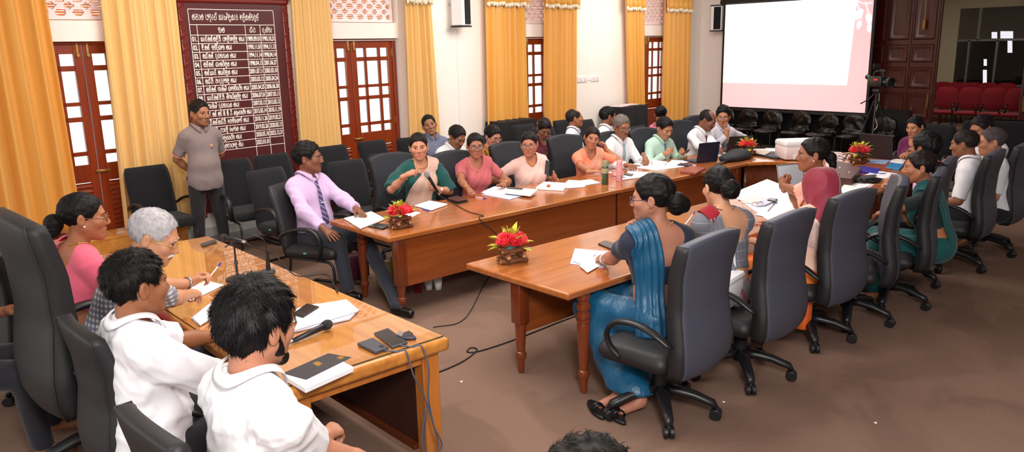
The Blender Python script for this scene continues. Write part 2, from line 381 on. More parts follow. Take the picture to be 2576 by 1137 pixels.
curtain((1.75, 2.72), (1.75, 2.76), .36, 3.3, 'curtain_amber', 8, 'gold curtain left of the first door, behind the woman in pink', 1)
curtain((3.26, 4.04), (3.18, 4.02), .2, 3.3, 'curtain_gold', 8, 'pale gold curtain between the first door and the carved name board', 2, off=.10)
curtain((5.47, 6.03), (5.40, 6.07), .2, 3.3, 'curtain_gold', 7, 'gold curtain just right of the carved name board', 3)
curtain((7.27, 7.75), (7.2, 7.86), .2, 3.3, 'curtain_gold', 7, 'gold curtain behind the man in the slate blue shirt', 4, fringe=True)
curtain((8.88, 9.83), (8.82, 9.85), .2, 3.3, 'curtain_amber', 8, 'gold curtain hanging behind the nearer black draped box', 5, fringe=True)
curtain((10.26, 11.2), (10.22, 11.14), .2, 3.3, 'curtain_amber', 9, 'gold fringed curtain left of the wall sockets', 6, pull=(2.45, -.0, .3), fringe=True)
curtain((12.64, 13.3), (12.86, 13.43), .2, 3.3, 'curtain_amber', 7, 'amber fringed curtain right of the wall sockets', 7, fringe=True)
curtain((14.05, 15.1), (14.0, 15.16), .2, 3.3, 'curtain_amber', 8, 'amber fringed curtain nearest the projector screen', 8, fringe=True)
# ------------------------------------------------------------------ wooden step below the first door
t = thing('wooden_step', 'low slatted wooden step below the first door', 'step')
p = MB()
for k in range(5): wallbox(p, 1.9, 3.75, .03 + k * .075, .098 + k * .075, .27, .30)
p.build('tread', 'head_table_wood', t, bevel=.004)
p = MB(); wallbox(p, 1.9, 3.75, .37, .4, .0, .27); p.build('riser', 'head_table_wood', t)
# ------------------------------------------------------------------ sockets, wall speakers
t = thing('wall_socket', 'white double socket plates on the wall between two amber curtains', 'socket')
for s0, s1 in ((11.37, 11.66), (11.78, 12.02)):
    p = MB(); wallbox(p, s0, s1, .0, .02, 1.475, 1.575); pl = p.build('plate', 'printer_white', t, bevel=.004)
    q_ = MB()
    for k in (.28, .72): wallbox(q_, s0 + (s1 - s0) * k - .03, s0 + (s1 - s0) * k + .03, .02, .028, 1.495, 1.555)
    q_.build('switch', 'printer_pale', pl, bevel=.003)
p = MB(); wallbox(p, 11.66, 11.78, .0, .012, 1.5, 1.55); p.build('conduit', 'printer_white', t)
def wall_speaker(loc, rz, label, w=.22, h=.62):
    t = thing('wall_speaker', label, 'speaker', loc, rz)
    MB().box((0, 0, 0), (w, .2, h)).build('cabinet', 'printer_white', t, bevel=.012)
    MB().box((w * .1, -.105, 0), (w * .62, .02, h - .04)).build('grille', 'fabric_black', t, bevel=.004)
    MB().box((0, 0, -h / 2 - .012), (w + .03, .22, .022)).build('bottom_cap', 'plastic_black', t, bevel=.004)
    MB().box((0, 0, h / 2 + .012), (w + .03, .22, .022)).build('top_cap', 'plastic_black', t, bevel=.004)
    MB().tube([(0, .1, 0), (0, .2, 0)], .02).build('bracket', 'steel', t)
x, y, z = wp(8.3, .2, 2.77); wall_speaker((x, y, z), R(5.5 + 12), 'white column speaker on the window wall beside the second curtained door')
wall_speaker((XE - .22, 9.72, 2.63), R(-90 + 15), 'dark fronted column speaker beside the projector screen', .24, .5)
p = MB(); wallbox(p, 8.36, 8.375, 0, .02, 0, 2.4)
struct(p.build('trim_2', 'printer_white'))
# ------------------------------------------------------------------ the end wall: projector screen, folding doors, the next room
t = thing('projector_screen', 'large projector screen with dark border showing a white slide', 'screen', (XE - .35, 0, 0))
SY0, SY1, SZ0, SZ1 = 6.33, 9.49, .755, 2.925
MB().box((0, (SY0 + SY1) / 2, (SZ0 + SZ1) / 2), (.02, SY1 - SY0, SZ1 - SZ0)).build('screen_border', 'screen_frame', t)
MB().box((-.005, (SY0 + SY1) / 2, SZ0 - .02), (.05, SY1 - SY0 + .06, .05)).build('bottom_bar', 'screen_frame', t, bevel=.01)
MB().box((-.01, (SY0 + SY1) / 2, SZ1 + .02), (.09, SY1 - SY0 + .14, .09)).build('casing', 'screen_frame', t, bevel=.02)
mat('slide_white', (255, 255, 255), .9, emit=.85); mat('slide_pink', (252, 214, 218), .9, emit=.42); mat('slide_leaf', (255, 240, 242), .9, emit=.8)
a, b_, c, d = SY0 + .05, SY1 - .05, SZ0 + .04, SZ1 - .04
sp = MB().add([(-.012, a, c), (-.012, b_, c), (-.012, b_, d), (-.012, a, d)], [(0, 3, 2, 1)]).build('slide', 'slide_pink', t)
MB().add([(-.014, a + .38, c + .5), (-.014, b_, c + .5), (-.014, b_, d), (-.014, a + .3, d)], [(0, 3, 2, 1)]).build('slide_picture', 'slide_white', sp)
lf = MB()
for k, (yy, zz, an, ln) in enumerate(((a + .30, d - .12, -20, .2), (a + .2, d - .22, -60, .22), (a + .08, d - .3, -100, .2), (a + .33, d - .02, 10, .14), (a + .05, d - .5, -95, .14), (a + .22, d - .42, -80, .16))):
    dx, dz = math.cos(R(an)), math.sin(R(an)); nx, nz_ = -dz, dx; P = []
    for q_ in range(14):
        u = 2 * math.pi * q_ / 14; e, f = .5 + .5 * math.cos(u), .26 * math.sin(u) * (1 - .3 * math.cos(u)); P.append((-.016, yy + ln * (e * dx + f * nx), zz + ln * (e * dz + f * nz_)))
    lf.add(P, [list(range(14))])
for cvx in (((.38, -.02), (.2, -.12), (.02, -.12)), ((.3, -.1), (.22, -.3), (.2, -.4)), ((.15, -.1), (.08, -.3), (.05, -.45))):
    lf.tube(spline([(-.0155, a + u_, d + v_) for u_, v_ in cvx], 8), .008, 4)
lf.build('slide_motif', 'slide_leaf', sp)
def text_mesh(txt, size, m, name='lettering', parent=None, bold=.0, ext=.0012):
    cu = bpy.data.curves.new(name, 'FONT'); cu.body = txt; cu.size = size; cu.align_x = 'CENTER'; cu.align_y = 'CENTER'; cu.offset = bold; cu.extrude = ext
    o = bpy.data.objects.new(name, cu); C.objects.link(o); bpy.context.view_layer.update()
    me = bpy.data.meshes.new_from_object(o.evaluated_get(bpy.context.evaluated_depsgraph_get())); C.objects.unlink(o); bpy.data.objects.remove(o)
    r = bpy.data.objects.new(name, me); C.objects.link(r); me.materials.clear(); me.materials.append(MATS[m])
    if parent is not None: r.parent = parent
    return r
l = text_mesh('VEGA', .05, 'alu', 'logo', t); l.matrix_local = Matrix.Translation((-.032, SY0 + .14, SZ0 - .02)) @ Matrix.Rotation(R(-90), 4, 'Z') @ Matrix.Rotation(R(90), 4, 'X')
def panelled(name, y0, y1, x, z1, cols, rows, knob=None):
    d = struct(thing(name, None, None, (x, 0, 0)))
    MB().box((.02, (y0 + y1) / 2, z1 / 2), (.05, y1 - y0, z1)).build('door_leaf', 'mahogany', d)
    p = MB(); g = .07; ww = (y1 - y0 - g) / cols
    for k in range(cols):
        for z0_, z1_ in rows:
            ya, yb = y0 + g + k * ww, y0 + (k + 1) * ww; yc, zc = (ya + yb) / 2, (z0_ + z1_) / 2; hy, hz = (yb - ya) / 2, (z1_ - z0_) / 2
            V = []
            for ins, xx in ((0, -.006), (.02, -.022), (.045, -.022), (.075, -.008), (.085, -.008)):
                V += [(xx, yc - hy + ins, zc - hz + ins), (xx, yc + hy - ins, zc - hz + ins), (xx, yc + hy - ins, zc + hz - ins), (xx, yc - hy + ins, zc + hz - ins)]
            F = [[r * 4 + i, r * 4 + 4 + i, r * 4 + 4 + (i + 1) % 4, r * 4 + (i + 1) % 4] for r in range(4) for i in range(4)] + [[16, 19, 18, 17]]
            p.add(V, F)
    p.build('raised_panel', 'mahogany', d)
    m = MB()
    for k in range(cols + 1): m.tube([(-.008, y0 + g / 2 + k * ww, .02), (-.008, y0 + g / 2 + k * ww, z1 - .02)], .012, 6)
    m.build('moulding', 'mahogany', d)
    if knob: MB().box((-.02, knob, 1.02), (.03, .05, .26)).build('lock_plate', cached('old_brass', (110, 84, 44), .4, .8), d, bevel=.008); MB().box((-.02, knob, .55), (.02, .03, .14)).build('bolt', 'old_brass', d)
    return d
ROWS = [(.12, .62), (.7, 1.16), (1.24, 1.62), (1.7, 2.02), (2.1, 3.0)]
panelled('door_5', 5.36, 7.2, XE + .06, 3.12, 4, ROWS, knob=5.46)
panelled('door_6', 2.5, 4.02, XE + .06, 3.12, 3, ROWS, knob=3.95)
p = MB(); p.tube([(XE - .02, 5.62, 3.1), (XE - .02, 5.615, 2.45)], .006, 6); ob = struct(thing('trim_3', None, None)); p.build('cord', cached('cord_cream', (190, 160, 110), .8), ob)
MB().box((XE - .02, 5.615, 2.36), (.03, .05, .17)).build('tassel', cached('tassel_wood', (170, 120, 50), .6), ob, bevel=.01)
# next room
XR = 22.6
rect('wall_back', XR, XR + .15, -1, 12, 0, ZC, 'room_paint'); rect('wall_side', XE + .2, XR, -1.2, -1.0, 0, ZC, 'room_paint'); rect('wall_divider', XE + .2, XR, 9.0, 9.2, 0, ZC, 'room_paint')
rect('wall_end', XE, XE + .2, -4.5, 2.5, 0, ZC, 'end_wall_paint')
d = struct(thing('window_5', None, None, (XR - .03, 0, 0)))
wy0, wy1 = atX(2576, 100, XR)[1] - 1.4, atX(2405, 150, XR)[1]
wz0, wz1, wzm = atX(2400, 212, XR)[2], atX(2410, 22, XR)[2], atX(2400, 102, XR)[2]
mat('dark_glass', (30, 28, 28), 0.06, spec=0.8); mat('dusky_glass', (92, 84, 78), 0.1, spec=0.8)
MB().box((0, (wy0 + wy1) / 2, (wz0 + wzm) / 2), (.02, wy1 - wy0, wzm - wz0)).build('pane', 'dark_glass', d)
MB().box((0, (wy0 + wy1) / 2, (wz1 + wzm) / 2), (.02, wy1 - wy0, wz1 - wzm)).build('pane', 'dusky_glass', d)
MB().box((0, (wy0 + wy1) / 2, wz0 - .2), (.03, wy1 - wy0, .4)).build('lower_panel', 'alu', d)
p = MB(); p.box((-.02, (wy0 + wy1) / 2, wzm), (.05, wy1 - wy0, .05)); p.box((-.02, (wy0 + wy1) / 2, wz0), (.05, wy1 - wy0, .05))
for px in (2435, 2505): p.box((-.02, atX(px, 160, XR)[1], (wz0 + wzm) / 2), (.05, .05, wzm - wz0))
p.box((-.02, atX(2467, 50, XR)[1], (wz1 + wzm) / 2), (.05, .05, wz1 - wzm)); p.build('window_frame', 'alu', d)
mat('far_daylight', (235, 235, 245), .8, emit=.8)
p = MB()
for x0, y0, x1, y1 in ((2496, 80, 2510, 96), (2518, 78, 2550, 96), (2536, 102, 2548, 132), (2476, 148, 2484, 165), (2474, 175, 2484, 210)):
    A = [atX(*q_, XR) for q_ in ((x0, y1), (x1, y1), (x1, y0), (x0, y0))]; p.add([(-.013, v[1], v[2]) for v in A], [(0, 1, 2, 3)])
p.build('bright_pane', 'far_daylight', d)
area_light('next_room_light', (19.0, 6.5, 3.4), 1.4, 42, (1, .92, .8))
# ------------------------------------------------------------------ platform under the head table
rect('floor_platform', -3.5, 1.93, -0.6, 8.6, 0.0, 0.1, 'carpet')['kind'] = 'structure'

t = thing('black_backdrop', 'black cloth hung along the end wall below the projector screen', 'cloth', (XE - .06, 0, 0)); G = [[(.02 * math.sin(k * .8), 5.7 + k * .05, z) for k in range(80)] for z in (.004, .4, .86)]; MB().sheet(G).build('cloth', 'black_cloth', t, solid=.006, smooth=True)
# ================================================================== the carved name board with its table of names
# Sinhala letters as pen strokes in a 1 x 1 box (x right, y up)
GL = {
 'ma': (.95, [[(.35, .62), (.2, .75), (.05, .55), (.1, .15), (.4, 0), (.75, .05), (.9, .4), (.8, .85), (.55, .95), (.5, .7), (.6, .45), (.42, .35), (.3, .5), (.4, .65), (.5, .55)]]),
 'ya': (1.0, [[(.3, .7), (.15, .9), (.03, .65), (.22, .5), (.05, .3), (.15, .02), (.38, .05), (.48, .4), (.5, .1), (.75, 0), (.95, .25), (.9, .75), (.7, .95)]]),
 'na': (.85, [[(.1, .55), (.3, .7), (.42, .5), (.25, .35), (.08, .5), (.05, .85), (.4, .97), (.78, .75), (.75, .25), (.45, .0), (.1, .1)], [(.45, .0), (.8, .02)]]),
 'ra': (.7, [[(.2, .9), (.35, 1.0), (.5, .85), (.35, .7), (.1, .6), (.05, .2), (.35, 0), (.62, .2), (.6, .6), (.35, .7)]]),
 'ka': (1.05, [[(.35, .5), (.2, .7), (.05, .45), (.1, .1), (.35, .0), (.5, .35), (.5, .9), (.5, .3), (.7, .0), (.95, .2), (.95, .7), (.75, .95), (.6, .7), (.72, .5)]]),
 'ta': (.95, [[(.1, .65), (.3, .75), (.38, .5), (.2, .4), (.05, .55), (.05, .15), (.35, 0), (.75, .05), (.92, .45), (.7, .95), (.3, .98)]]),
 'tta': (.85, [[(.15, .9), (.5, .98), (.8, .8), (.45, .6), (.15, .45), (.05, .2), (.35, 0), (.75, .1), (.85, .4)]]),
 'da': (.8, [[(.65, .9), (.3, .95), (.08, .7), (.3, .55), (.6, .5), (.35, .45), (.1, .3), (.25, .02), (.55, .05), (.7, -.25), (.5, -.35)]]),
 'dda': (.85, [[(.2, .6), (.4, .72), (.5, .5), (.3, .4), (.1, .55), (.08, .85), (.4, .98), (.78, .8), (.5, .45), (.15, .25), (.35, 0), (.8, .05)]]),
 'dha': (.95, [[(.25, .55), (.4, .7), (.52, .5), (.35, .38), (.15, .5), (.05, .25), (.25, 0), (.7, 0), (.92, .35), (.8, .85), (.4, .98), (.1, .85)]]),
 'pa': (.85, [[(.1, .95), (.05, .4), (.2, .05), (.5, 0), (.8, .15), (.85, .6), (.7, .95), (.55, .75), (.8, .55)]]),
 'ba': (.85, [[(.1, .8), (.3, .98), (.4, .75), (.15, .55), (.05, .2), (.4, 0), (.8, .2), (.82, .7), (.6, .95), (.48, .7), (.8, .5)]]),
 'la': (.95, [[(.75, .55), (.55, .7), (.4, .5), (.6, .35), (.85, .5), (.85, .85), (.5, .98), (.12, .8), (.05, .3), (.3, 0), (.7, .02), (.9, -.2), (.6, -.32), (.3, -.22)]]),
 'lla': (.95, [[(.2, .6), (.4, .72), (.45, .48), (.25, .4), (.05, .6), (.2, .95), (.65, .95), (.88, .6), (.7, .1), (.4, 0), (.35, -.25), (.75, -.3)]]),
 'va': (.8, [[(.15, .6), (.35, .7), (.4, .48), (.2, .4), (.05, .6), (.15, .95), (.6, .98), (.8, .6), (.7, .1), (.35, 0), (.08, .15)]]),
 'sa': (1.1, [[(.3, .6), (.15, .75), (.03, .5), (.1, .1), (.35, 0), (.5, .3), (.45, .7), (.5, .3), (.7, 0), (1.0, .15), (1.02, .65), (.8, .95), (.5, .95), (.3, .85)]]),
 'ga': (.95, [[(.1, .1), (.05, .6), (.25, .95), (.48, .75), (.5, .05), (.5, .75), (.7, .97), (.93, .7), (.9, .2), (.7, 0)]]),
 'ja': (.9, [[(.5, .55), (.3, .65), (.2, .45), (.4, .35), (.6, .5), (.55, .9), (.2, .95), (.05, .5), (.2, .02), (.7, .02), (.88, .4), (.75, .95)]]),
 'ca': (.85, [[(.3, .55), (.5, .65), (.5, .4), (.3, .4), (.1, .6), (.3, .97), (.75, .85), (.85, .4), (.6, 0), (.2, .02), (.05, .25)]]),
 'nna': (1.2, [[(.3, .55), (.15, .7), (.03, .4), (.2, 0), (.45, .15), (.45, .8), (.5, .2), (.75, 0), (.9, .3), (.8, .6), (.7, .4), (1.0, .35), (1.15, .7), (1.0, .97)]]),
 'ha': (.85, [[(.1, .9), (.4, .97), (.5, .75), (.2, .55), (.05, .25), (.35, 0), (.78, .15), (.8, .6), (.6, .75)]]),
 'a': (1.1, [[(.25, .9), (.05, .7), (.2, .5), (.45, .6), (.5, .9), (.5, .2), (.25, 0), (.08, .2), (.3, .35)], [(.5, .3), (.8, 0), (1.05, .3), (1.0, .8), (.8, .95)]]),
 'e': (.85, [[(.6, .6), (.4, .7), (.3, .45), (.55, .4), (.8, .65), (.6, .97), (.2, .85), (.05, .4), (.3, 0), (.75, .05), (.85, .3)]]),
 'u': (.8, [[(.15, .75), (.4, .97), (.7, .8), (.5, .55), (.2, .45), (.08, .2), (.4, 0), (.78, .1)]]),
 'AA': (.45, [[(.3, .1), (.1, 0), (.08, .3), (.25, .55), (.3, .9), (.15, .95)]]),
 'E': (.5, [[(.35, .55), (.2, .65), (.1, .45), (.28, .35), (.42, .6), (.3, .95), (.08, .75), (.05, .2), (.25, 0)]]),
 'AE': (.5, [[(.1, .95), (.3, .7), (.1, .45), (.35, .2), (.2, 0)]]),
 'YA': (.5, [[(.05, .1), (.3, 0), (.45, .3), (.35, .8), (.1, .85)]]),
}
MARK = {'V': [(-.35, 1.05), (-.1, 1.3), (.05, 1.1), (-.1, .98)], 'I': [(-.75, 1.02), (-.45, 1.28), (-.1, 1.02)], 'II': [(-.75, 1.02), (-.45, 1.3), (-.1, 1.08), (-.25, 1.0), (-.3, 1.14)], 'U': [(-.5, -.05), (-.3, -.32), (-.05, -.2), (-.15, -.05)]}
def sinh(txt, mb, place, x, y, h, wid=None, lw=.135, align='l'):
    """letters by name, separated by spaces; '/' a word space, '.' a stop, digits as they are"""
    toks = txt.split(); X = 0; paths = []
    for t in toks:
        if t == '/': X += .55
        elif t == '.': paths.append([(X + .02, .0), (X + .1, .0), (X + .1, .08)]); X += .28
        elif t in MARK: paths.append([(X - .1 + a, b) for a, b in MARK[t]])
        else:
            w, st = GL[t]
            for s_ in st: paths.append([(X + a * .9, b) for a, b in s_])
            X += w * .9 + .16
    sx = h * (.62 if align == 'l' else .8)
    if wid and X * sx > wid: sx = wid / X
    x0 = x if align == 'l' else x - X * sx / 2
    for P in paths:
        Q = spline([(x0 + a * sx, y + b * h) for a, b in P], 4); T = np.gradient(Q, axis=0); T /= np.linalg.norm(T, axis=1)[:, None] + 1e-9
        N_ = np.stack([-T[:, 1] * .75, T[:, 0]], 1) * lw * h / 2; n = len(Q)
        mb.add([place(*p) for p in Q + N_] + [place(*p) for p in Q - N_], [(i, n + i, n + i + 1, i + 1) for i in range(n - 1)])
    return X * sx
bd = thing('name_board', 'tall maroon board in a carved frame listing names and dates in white', 'board')
BS0, BS1, BZ0, BZ1 = 4.07, 5.45, .30, 2.70
place = lambda s, z: wp(s, .072, z)
p = MB(); wallbox(p, BS0 + .05, BS1 - .05, .02, .07, BZ0, BZ1); p.build('panel', 'board_panel', bd)
for s0, s1 in ((BS0, BS0 + .075), (BS1 - .075, BS1)):
    p = MB(); wallbox(p, s0, s1, .015, .09, BZ0 - .05, BZ1)
    st = p.build('carved_post', 'board_frame', bd, bevel=.01)
    q_ = MB(); n = 30                                          # carved scrolls: a running vine with curls
    for k in range(n):
        zc = BZ0 + (k + .5) * (BZ1 - BZ0) / n; sg = 1 if k % 2 else -1; sm = (s0 + s1) / 2
        q_.tube([wp(sm + sg * (.006 + .022 * (1 - t_ / 14) * math.cos(t_ * .75)), .092, zc + .026 * (1 - t_ / 14) * math.sin(t_ * .75)) for t_ in range(12)], .0055, 5)
        q_.tube(spline([wp(sm - sg * .026, .09, zc - .045), wp(sm - sg * .028, .094, zc), wp(sm + sg * .02, .094, zc + .04)], 5), .005, 5)
    q_.build('scrollwork', 'board_frame', st, smooth=True)
p = MB(); wallbox(p, BS0 - .02, BS1 + .02, .01, .1, BZ1, BZ1 + .07); wallbox(p, BS0 - .04, BS1 + .04, .01, .12, BZ1 + .05, BZ1 + .1); p.build('cornice', 'board_frame', bd, bevel=.02)
# ruled table
L0, L1 = 4.19, 5.255; cz = [2.63, 2.46, 2.345]; NR = 14; RH = (2.345 - 1.015) / NR
cz += [2.345 - RH * k for k in range(1, NR + 1)]
c1, c2, c3 = 4.275, 4.865, 5.06
p = MB()
def line(s0, z0, s1, z1, w=.007):
    if abs(z1 - z0) < 1e-6: P = [place(s0, z0 - w / 2), place(s1, z0 - w / 2), place(s1, z0 + w / 2), place(s0, z0 + w / 2)]
    else: P = [place(s0 - w / 2, z0), place(s0 + w / 2, z0), place(s0 + w / 2, z1), place(s0 - w / 2, z1)]
    p.add(P, [(0, 1, 2, 3)])
for z in cz: line(L0, z, L1, z)
for s in (L0, L1): line(s, .55, s, cz[0])
for s in (c1, c2, c3): line(s, .55, s, cz[1])
p.build('ruled_lines', 'board_white', bd)
p = MB()
sinh('ma dha YA ma / pa lla AA ta V / a AA nna V dda U ka AA ra / E la V ka ma V va ra U na V', p, place, L0 + .04, 2.515, .062, L1 - L0 - .08, .11)
sinh('na ma', p, place, (c1 + c2) / 2, 2.375, .055, None, .14, 'c'); sinh('sa I tta', p, place, (c2 + c3) / 2, 2.375, .05, None, .14, 'c'); sinh('da ka V va AA', p, place, (c3 + L1) / 2, 2.375, .05, .17, .14, 'c')
MY = ' / ma ya AA'
ROWS_ = ['a AA ra V . e ma V . e la V . ba II . / pa E la V ga E la V la' + MY, 'dda II . e ma V . / na na V da I sa E na' + MY, 'e sa V . e ma V . / da sa na AA ya ka' + MY,
 'e ca V . e ma V . / sa AA ma ta I la ka' + MY, 'e ma V . a AA ra V . / ja ya ta I la ka' + MY, 'e sa V . ba II . / ba AE da da E va la' + MY,
 'e ca V . e ma V . / ga AA ma I nna II / sa E na va II ra ta V na' + MY, 'a AA ra V . e ma V . dda II . ba II . / ma II ga sa V ma U la V la' + MY, 'ga AA ma I nna II / da sa na AA ya ka' + MY,
 'dda II . / e ma V . / e na V . / ja II . / ja II . / tta II . / ka ra U nna AA ra ta V na' + MY, 'tta II . e ma V . e sa V . ba II . / E ta na V na ka E na V' + MY, 'e na V . ja II . / u pa AA la I / ra nna va ka' + MY,
 'e ca V . ja II . / ta I la ka ra ta V na' + MY, 'e sa V . e ma V . / ma dda ha pa E la / ma I ya']
D1 = ['1989.09.01', '1990.11.01', '1994.11.14', '1998.04.15', '2001.07.11', '2003.03.12', '2005.04.25', '2006.07.01', '2007.03.12', '2015.05.14', '2018.11.26', '2019.02.26', '2020.05.18', '2023.01.01']
D2 = ['1990.10.31', '1994.11.13', '1998.04.14', '2001.06.27', '2003.03.10', '2005.04.24', '2006.06.30', '2007.03.11', '2015.05.12', '2018.11.19', '2019.02.21', '2020.05.13', '2022.12.31', '']
num = []
for k, r in enumerate(ROWS_):
    z = cz[2] - RH * (k + 1)
    sinh(r, p, place, c1 + .03, z + .026, .048, c2 - c1 - .045, .16)
    for txt, s, wd_ in (('%02d.' % (k + 1), (L0 + c1) / 2, .06), (D1[k], (c2 + c3) / 2, .172), (D2[k], (c3 + L1) / 2, .172)):
        if not txt or (k > 7 and len(txt) == 3): continue
        o = text_mesh(txt, .075, 'board_white', 'n', None, .0019); me = o.data
        co = np.zeros(len(me.vertices) * 3, np.float32); me.vertices.foreach_get('co', co); co = co.reshape(-1, 3)
        wx = co[:, 0].max() - co[:, 0].min(); kx = wd_ / wx
        V = [wp(s + v[0] * kx, .0722 + v[2], z + RH / 2 + v[1]) for v in co]
        p.add(V, [list(q__.vertices) for q__ in me.polygons]); bpy.data.objects.remove(o)
p.build('lettering', 'board_white', bd)
# ================================================================== tables
TZ = .70
def turned_leg(h=.655, sq=.0, r=1.0):
    """turned leg; sq = length of a square block at the top"""
    m = MB(); t = h - sq
    if sq: m.box((0, 0, h - sq / 2), (.088, .088, sq), .006)
    prof = [(.020, 0), (.023, .03), (.026, .09), (.027, .10), (.034, .105), (.038, .12), (.038, .135), (.034, .15), (.028, .155)]
    if sq: prof += [(.032, .2), (.038, t - .02), (.036, t)]
    else: prof += [(.033, .25), (.043, .40), (.045, .44), (.04, .47), (.044, .475), (.044, .485), (.034, .492), (.044, .50), (.046, .515), (.044, .53), (.034, .538), (.034, .548), (.044, .555), (.047, .57), (.044, .59), (.034, .597), (.034, .612), (.042, .62), (.042, .655)]
    return m.lathe([(a * r, b) for a, b in prof], 20)
def table(name, label, x0, x1, y0, y1, panel=None, legs=(), topm='table_top', group=None):
    t = thing(name, label, 'table', ((x0 + x1) / 2, (y0 + y1) / 2, 0), 0, group); cx, cy = (x0 + x1) / 2, (y0 + y1) / 2
    tp = MB().box((0, 0, TZ - .0225), (x1 - x0, y1 - y0, .045)).build('tabletop', topm, t, bevel=.012, seg=3)
    if panel:
        py, pz, px0, px1 = panel
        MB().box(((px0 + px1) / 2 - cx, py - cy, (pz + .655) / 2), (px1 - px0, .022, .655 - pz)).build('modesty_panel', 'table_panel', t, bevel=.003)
    for lx, ly, sq in legs:
        m = turned_leg(sq=sq); o = m.build('leg', 'table_leg', t, smooth=False); o.location = (lx - cx, ly - cy, 0)
    ap = MB()
    for yy in (y0 + .16, y1 - .16): ap.box((0, yy - cy, .615), (x1 - x0 - .36, .025, .08))
    for xx in (x0 + .18, x1 - .18): ap.box((xx - cx, 0, .615), (.025, y1 - y0 - .3, .08))
    ap.build('apron', 'table_leg', t)
    return t
table('conference_table', 'long varnished table before the women in pink, its end by the man in lilac', 3.21, 6.01, 5.055, 5.98, (5.11, .25, 3.38, 5.99), ((3.36, 5.14, .40), (3.40, 5.78, 0), (5.9, 5.2, .4), (5.9, 5.85, .4)))
table('conference_table', 'farther varnished table of the left row, below the green and pink bottles', 6.012, 8.40, 5.05, 5.98, (5.11, .25, 6.03, 8.25), ((6.12, 5.2, .4), (6.12, 5.85, .4), (8.3, 5.85, .4), (8.28, 5.14, .4)))
table('conference_table', 'varnished table with turned legs in front of the woman in blue', 3.17, 5.75, 3.06, 4.035, (3.62, .27, 3.31, 5.7), ((3.27, 3.60, .30), (3.34, 3.095, 0), (5.65, 3.2, .4), (5.65, 3.8, .4)))
table('conference_table', 'varnished table beneath the white papers, continuing the right row', 5.752, 7.9, 3.12, 4.035, (3.92, .25, 5.8, 7.85), ((5.86, 3.25, .4), (5.86, 3.8, .4), (7.8, 3.25, .4), (7.8, 3.8, .4)))
def corner_table(label, outer, inner):
    t = thing('corner_table', label, 'table'); O, I = spline(outer, 6), spline(inner, 6)
    pts = [tuple(p) for p in O] + [tuple(p) for p in I[::-1]]
    a = sum(p[0] * q[1] - q[0] * p[1] for p, q in zip(pts, pts[1:] + pts[:1]))
    if a < 0: pts = pts[::-1]
    MB().prism(pts, TZ - .045, TZ).build('tabletop', 'table_top_cross', t, bevel=.01, seg=2)
    m = MB(); c = np.array([(O.mean(0) + I.mean(0)) / 2])
    P = I + (O[np.linspace(0, len(O) - 1, len(I)).astype(int)] - I) * .06
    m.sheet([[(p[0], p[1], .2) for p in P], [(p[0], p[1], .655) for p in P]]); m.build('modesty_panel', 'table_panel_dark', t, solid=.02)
    for q in (O[2], O[-3], O[len(O) // 2]):
        p = q + (c[0] - q) * .15; o = turned_leg(sq=.4).build('leg', 'table_leg', t); o.location = (p[0], p[1], 0)
    return t
corner_table('curved corner table carrying the printer at the far end', [(8.402, 5.98), (9.2, 5.9), (9.75, 5.4), (9.95, 4.5)], [(8.402, 5.05), (8.58, 4.93), (8.74, 4.74), (8.8, 4.5)])
corner_table('curved corner table carrying the black laptop and brown bags', [(9.95, 4.498), (9.75, 3.75), (9.2, 3.22), (7.905, 3.13)], [(8.8, 4.498), (8.74, 4.28), (8.5, 4.1), (7.905, 4.035)])
# head table with its glass sheet
t = thing('head_table', 'head table under a glass sheet in front of the men in white', 'table', (1.78, 4.6, 0))
MB().box((0, 0, TZ - .035), (.92, 3.2, .07)).build('tabletop', 'head_table_wood', t, bevel=.022, seg=3)
glass('glass_edge', (60, 80, 70), .75)
gs = MB(); gs.box((0, 0, TZ + .0035), (.875, 3.13, .005)); gs = gs.build('glass_sheet', 'wood_under_glass', t, bevel=.001)
gb_ = MB(); [gb_.box((sx * .4385, 0, TZ + .0035), (.002, 3.134, .0055)) for sx in (-1, 1)]; [gb_.box((0, sy * 1.566, TZ + .0035), (.875, .002, .0055)) for sy in (-1, 1)]; gb_.build('glass_edge', 'glass_edge', gs)
for x, y in ((.36, -1.52), (-.36, -1.52), (.36, 1.52), (-.36, 1.52)):
    MB().box((x, y, .315 + (.05 if x < 0 else 0)), (.1, .08, .63 - (.1 if x < 0 else 0))).build('leg', 'head_table_post', t, bevel=.004)
[MB().box((0, y_, .61), (.62, .04, .06)).build('end_rail', 'head_table_post', t, bevel=.004) for y_ in (-1.53, 1.53)]
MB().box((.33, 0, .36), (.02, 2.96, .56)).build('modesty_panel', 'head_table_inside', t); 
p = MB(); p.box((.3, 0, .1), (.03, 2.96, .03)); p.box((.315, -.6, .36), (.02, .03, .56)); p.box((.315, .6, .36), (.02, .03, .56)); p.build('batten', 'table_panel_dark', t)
GT = TZ + .008                                             # top of the glass
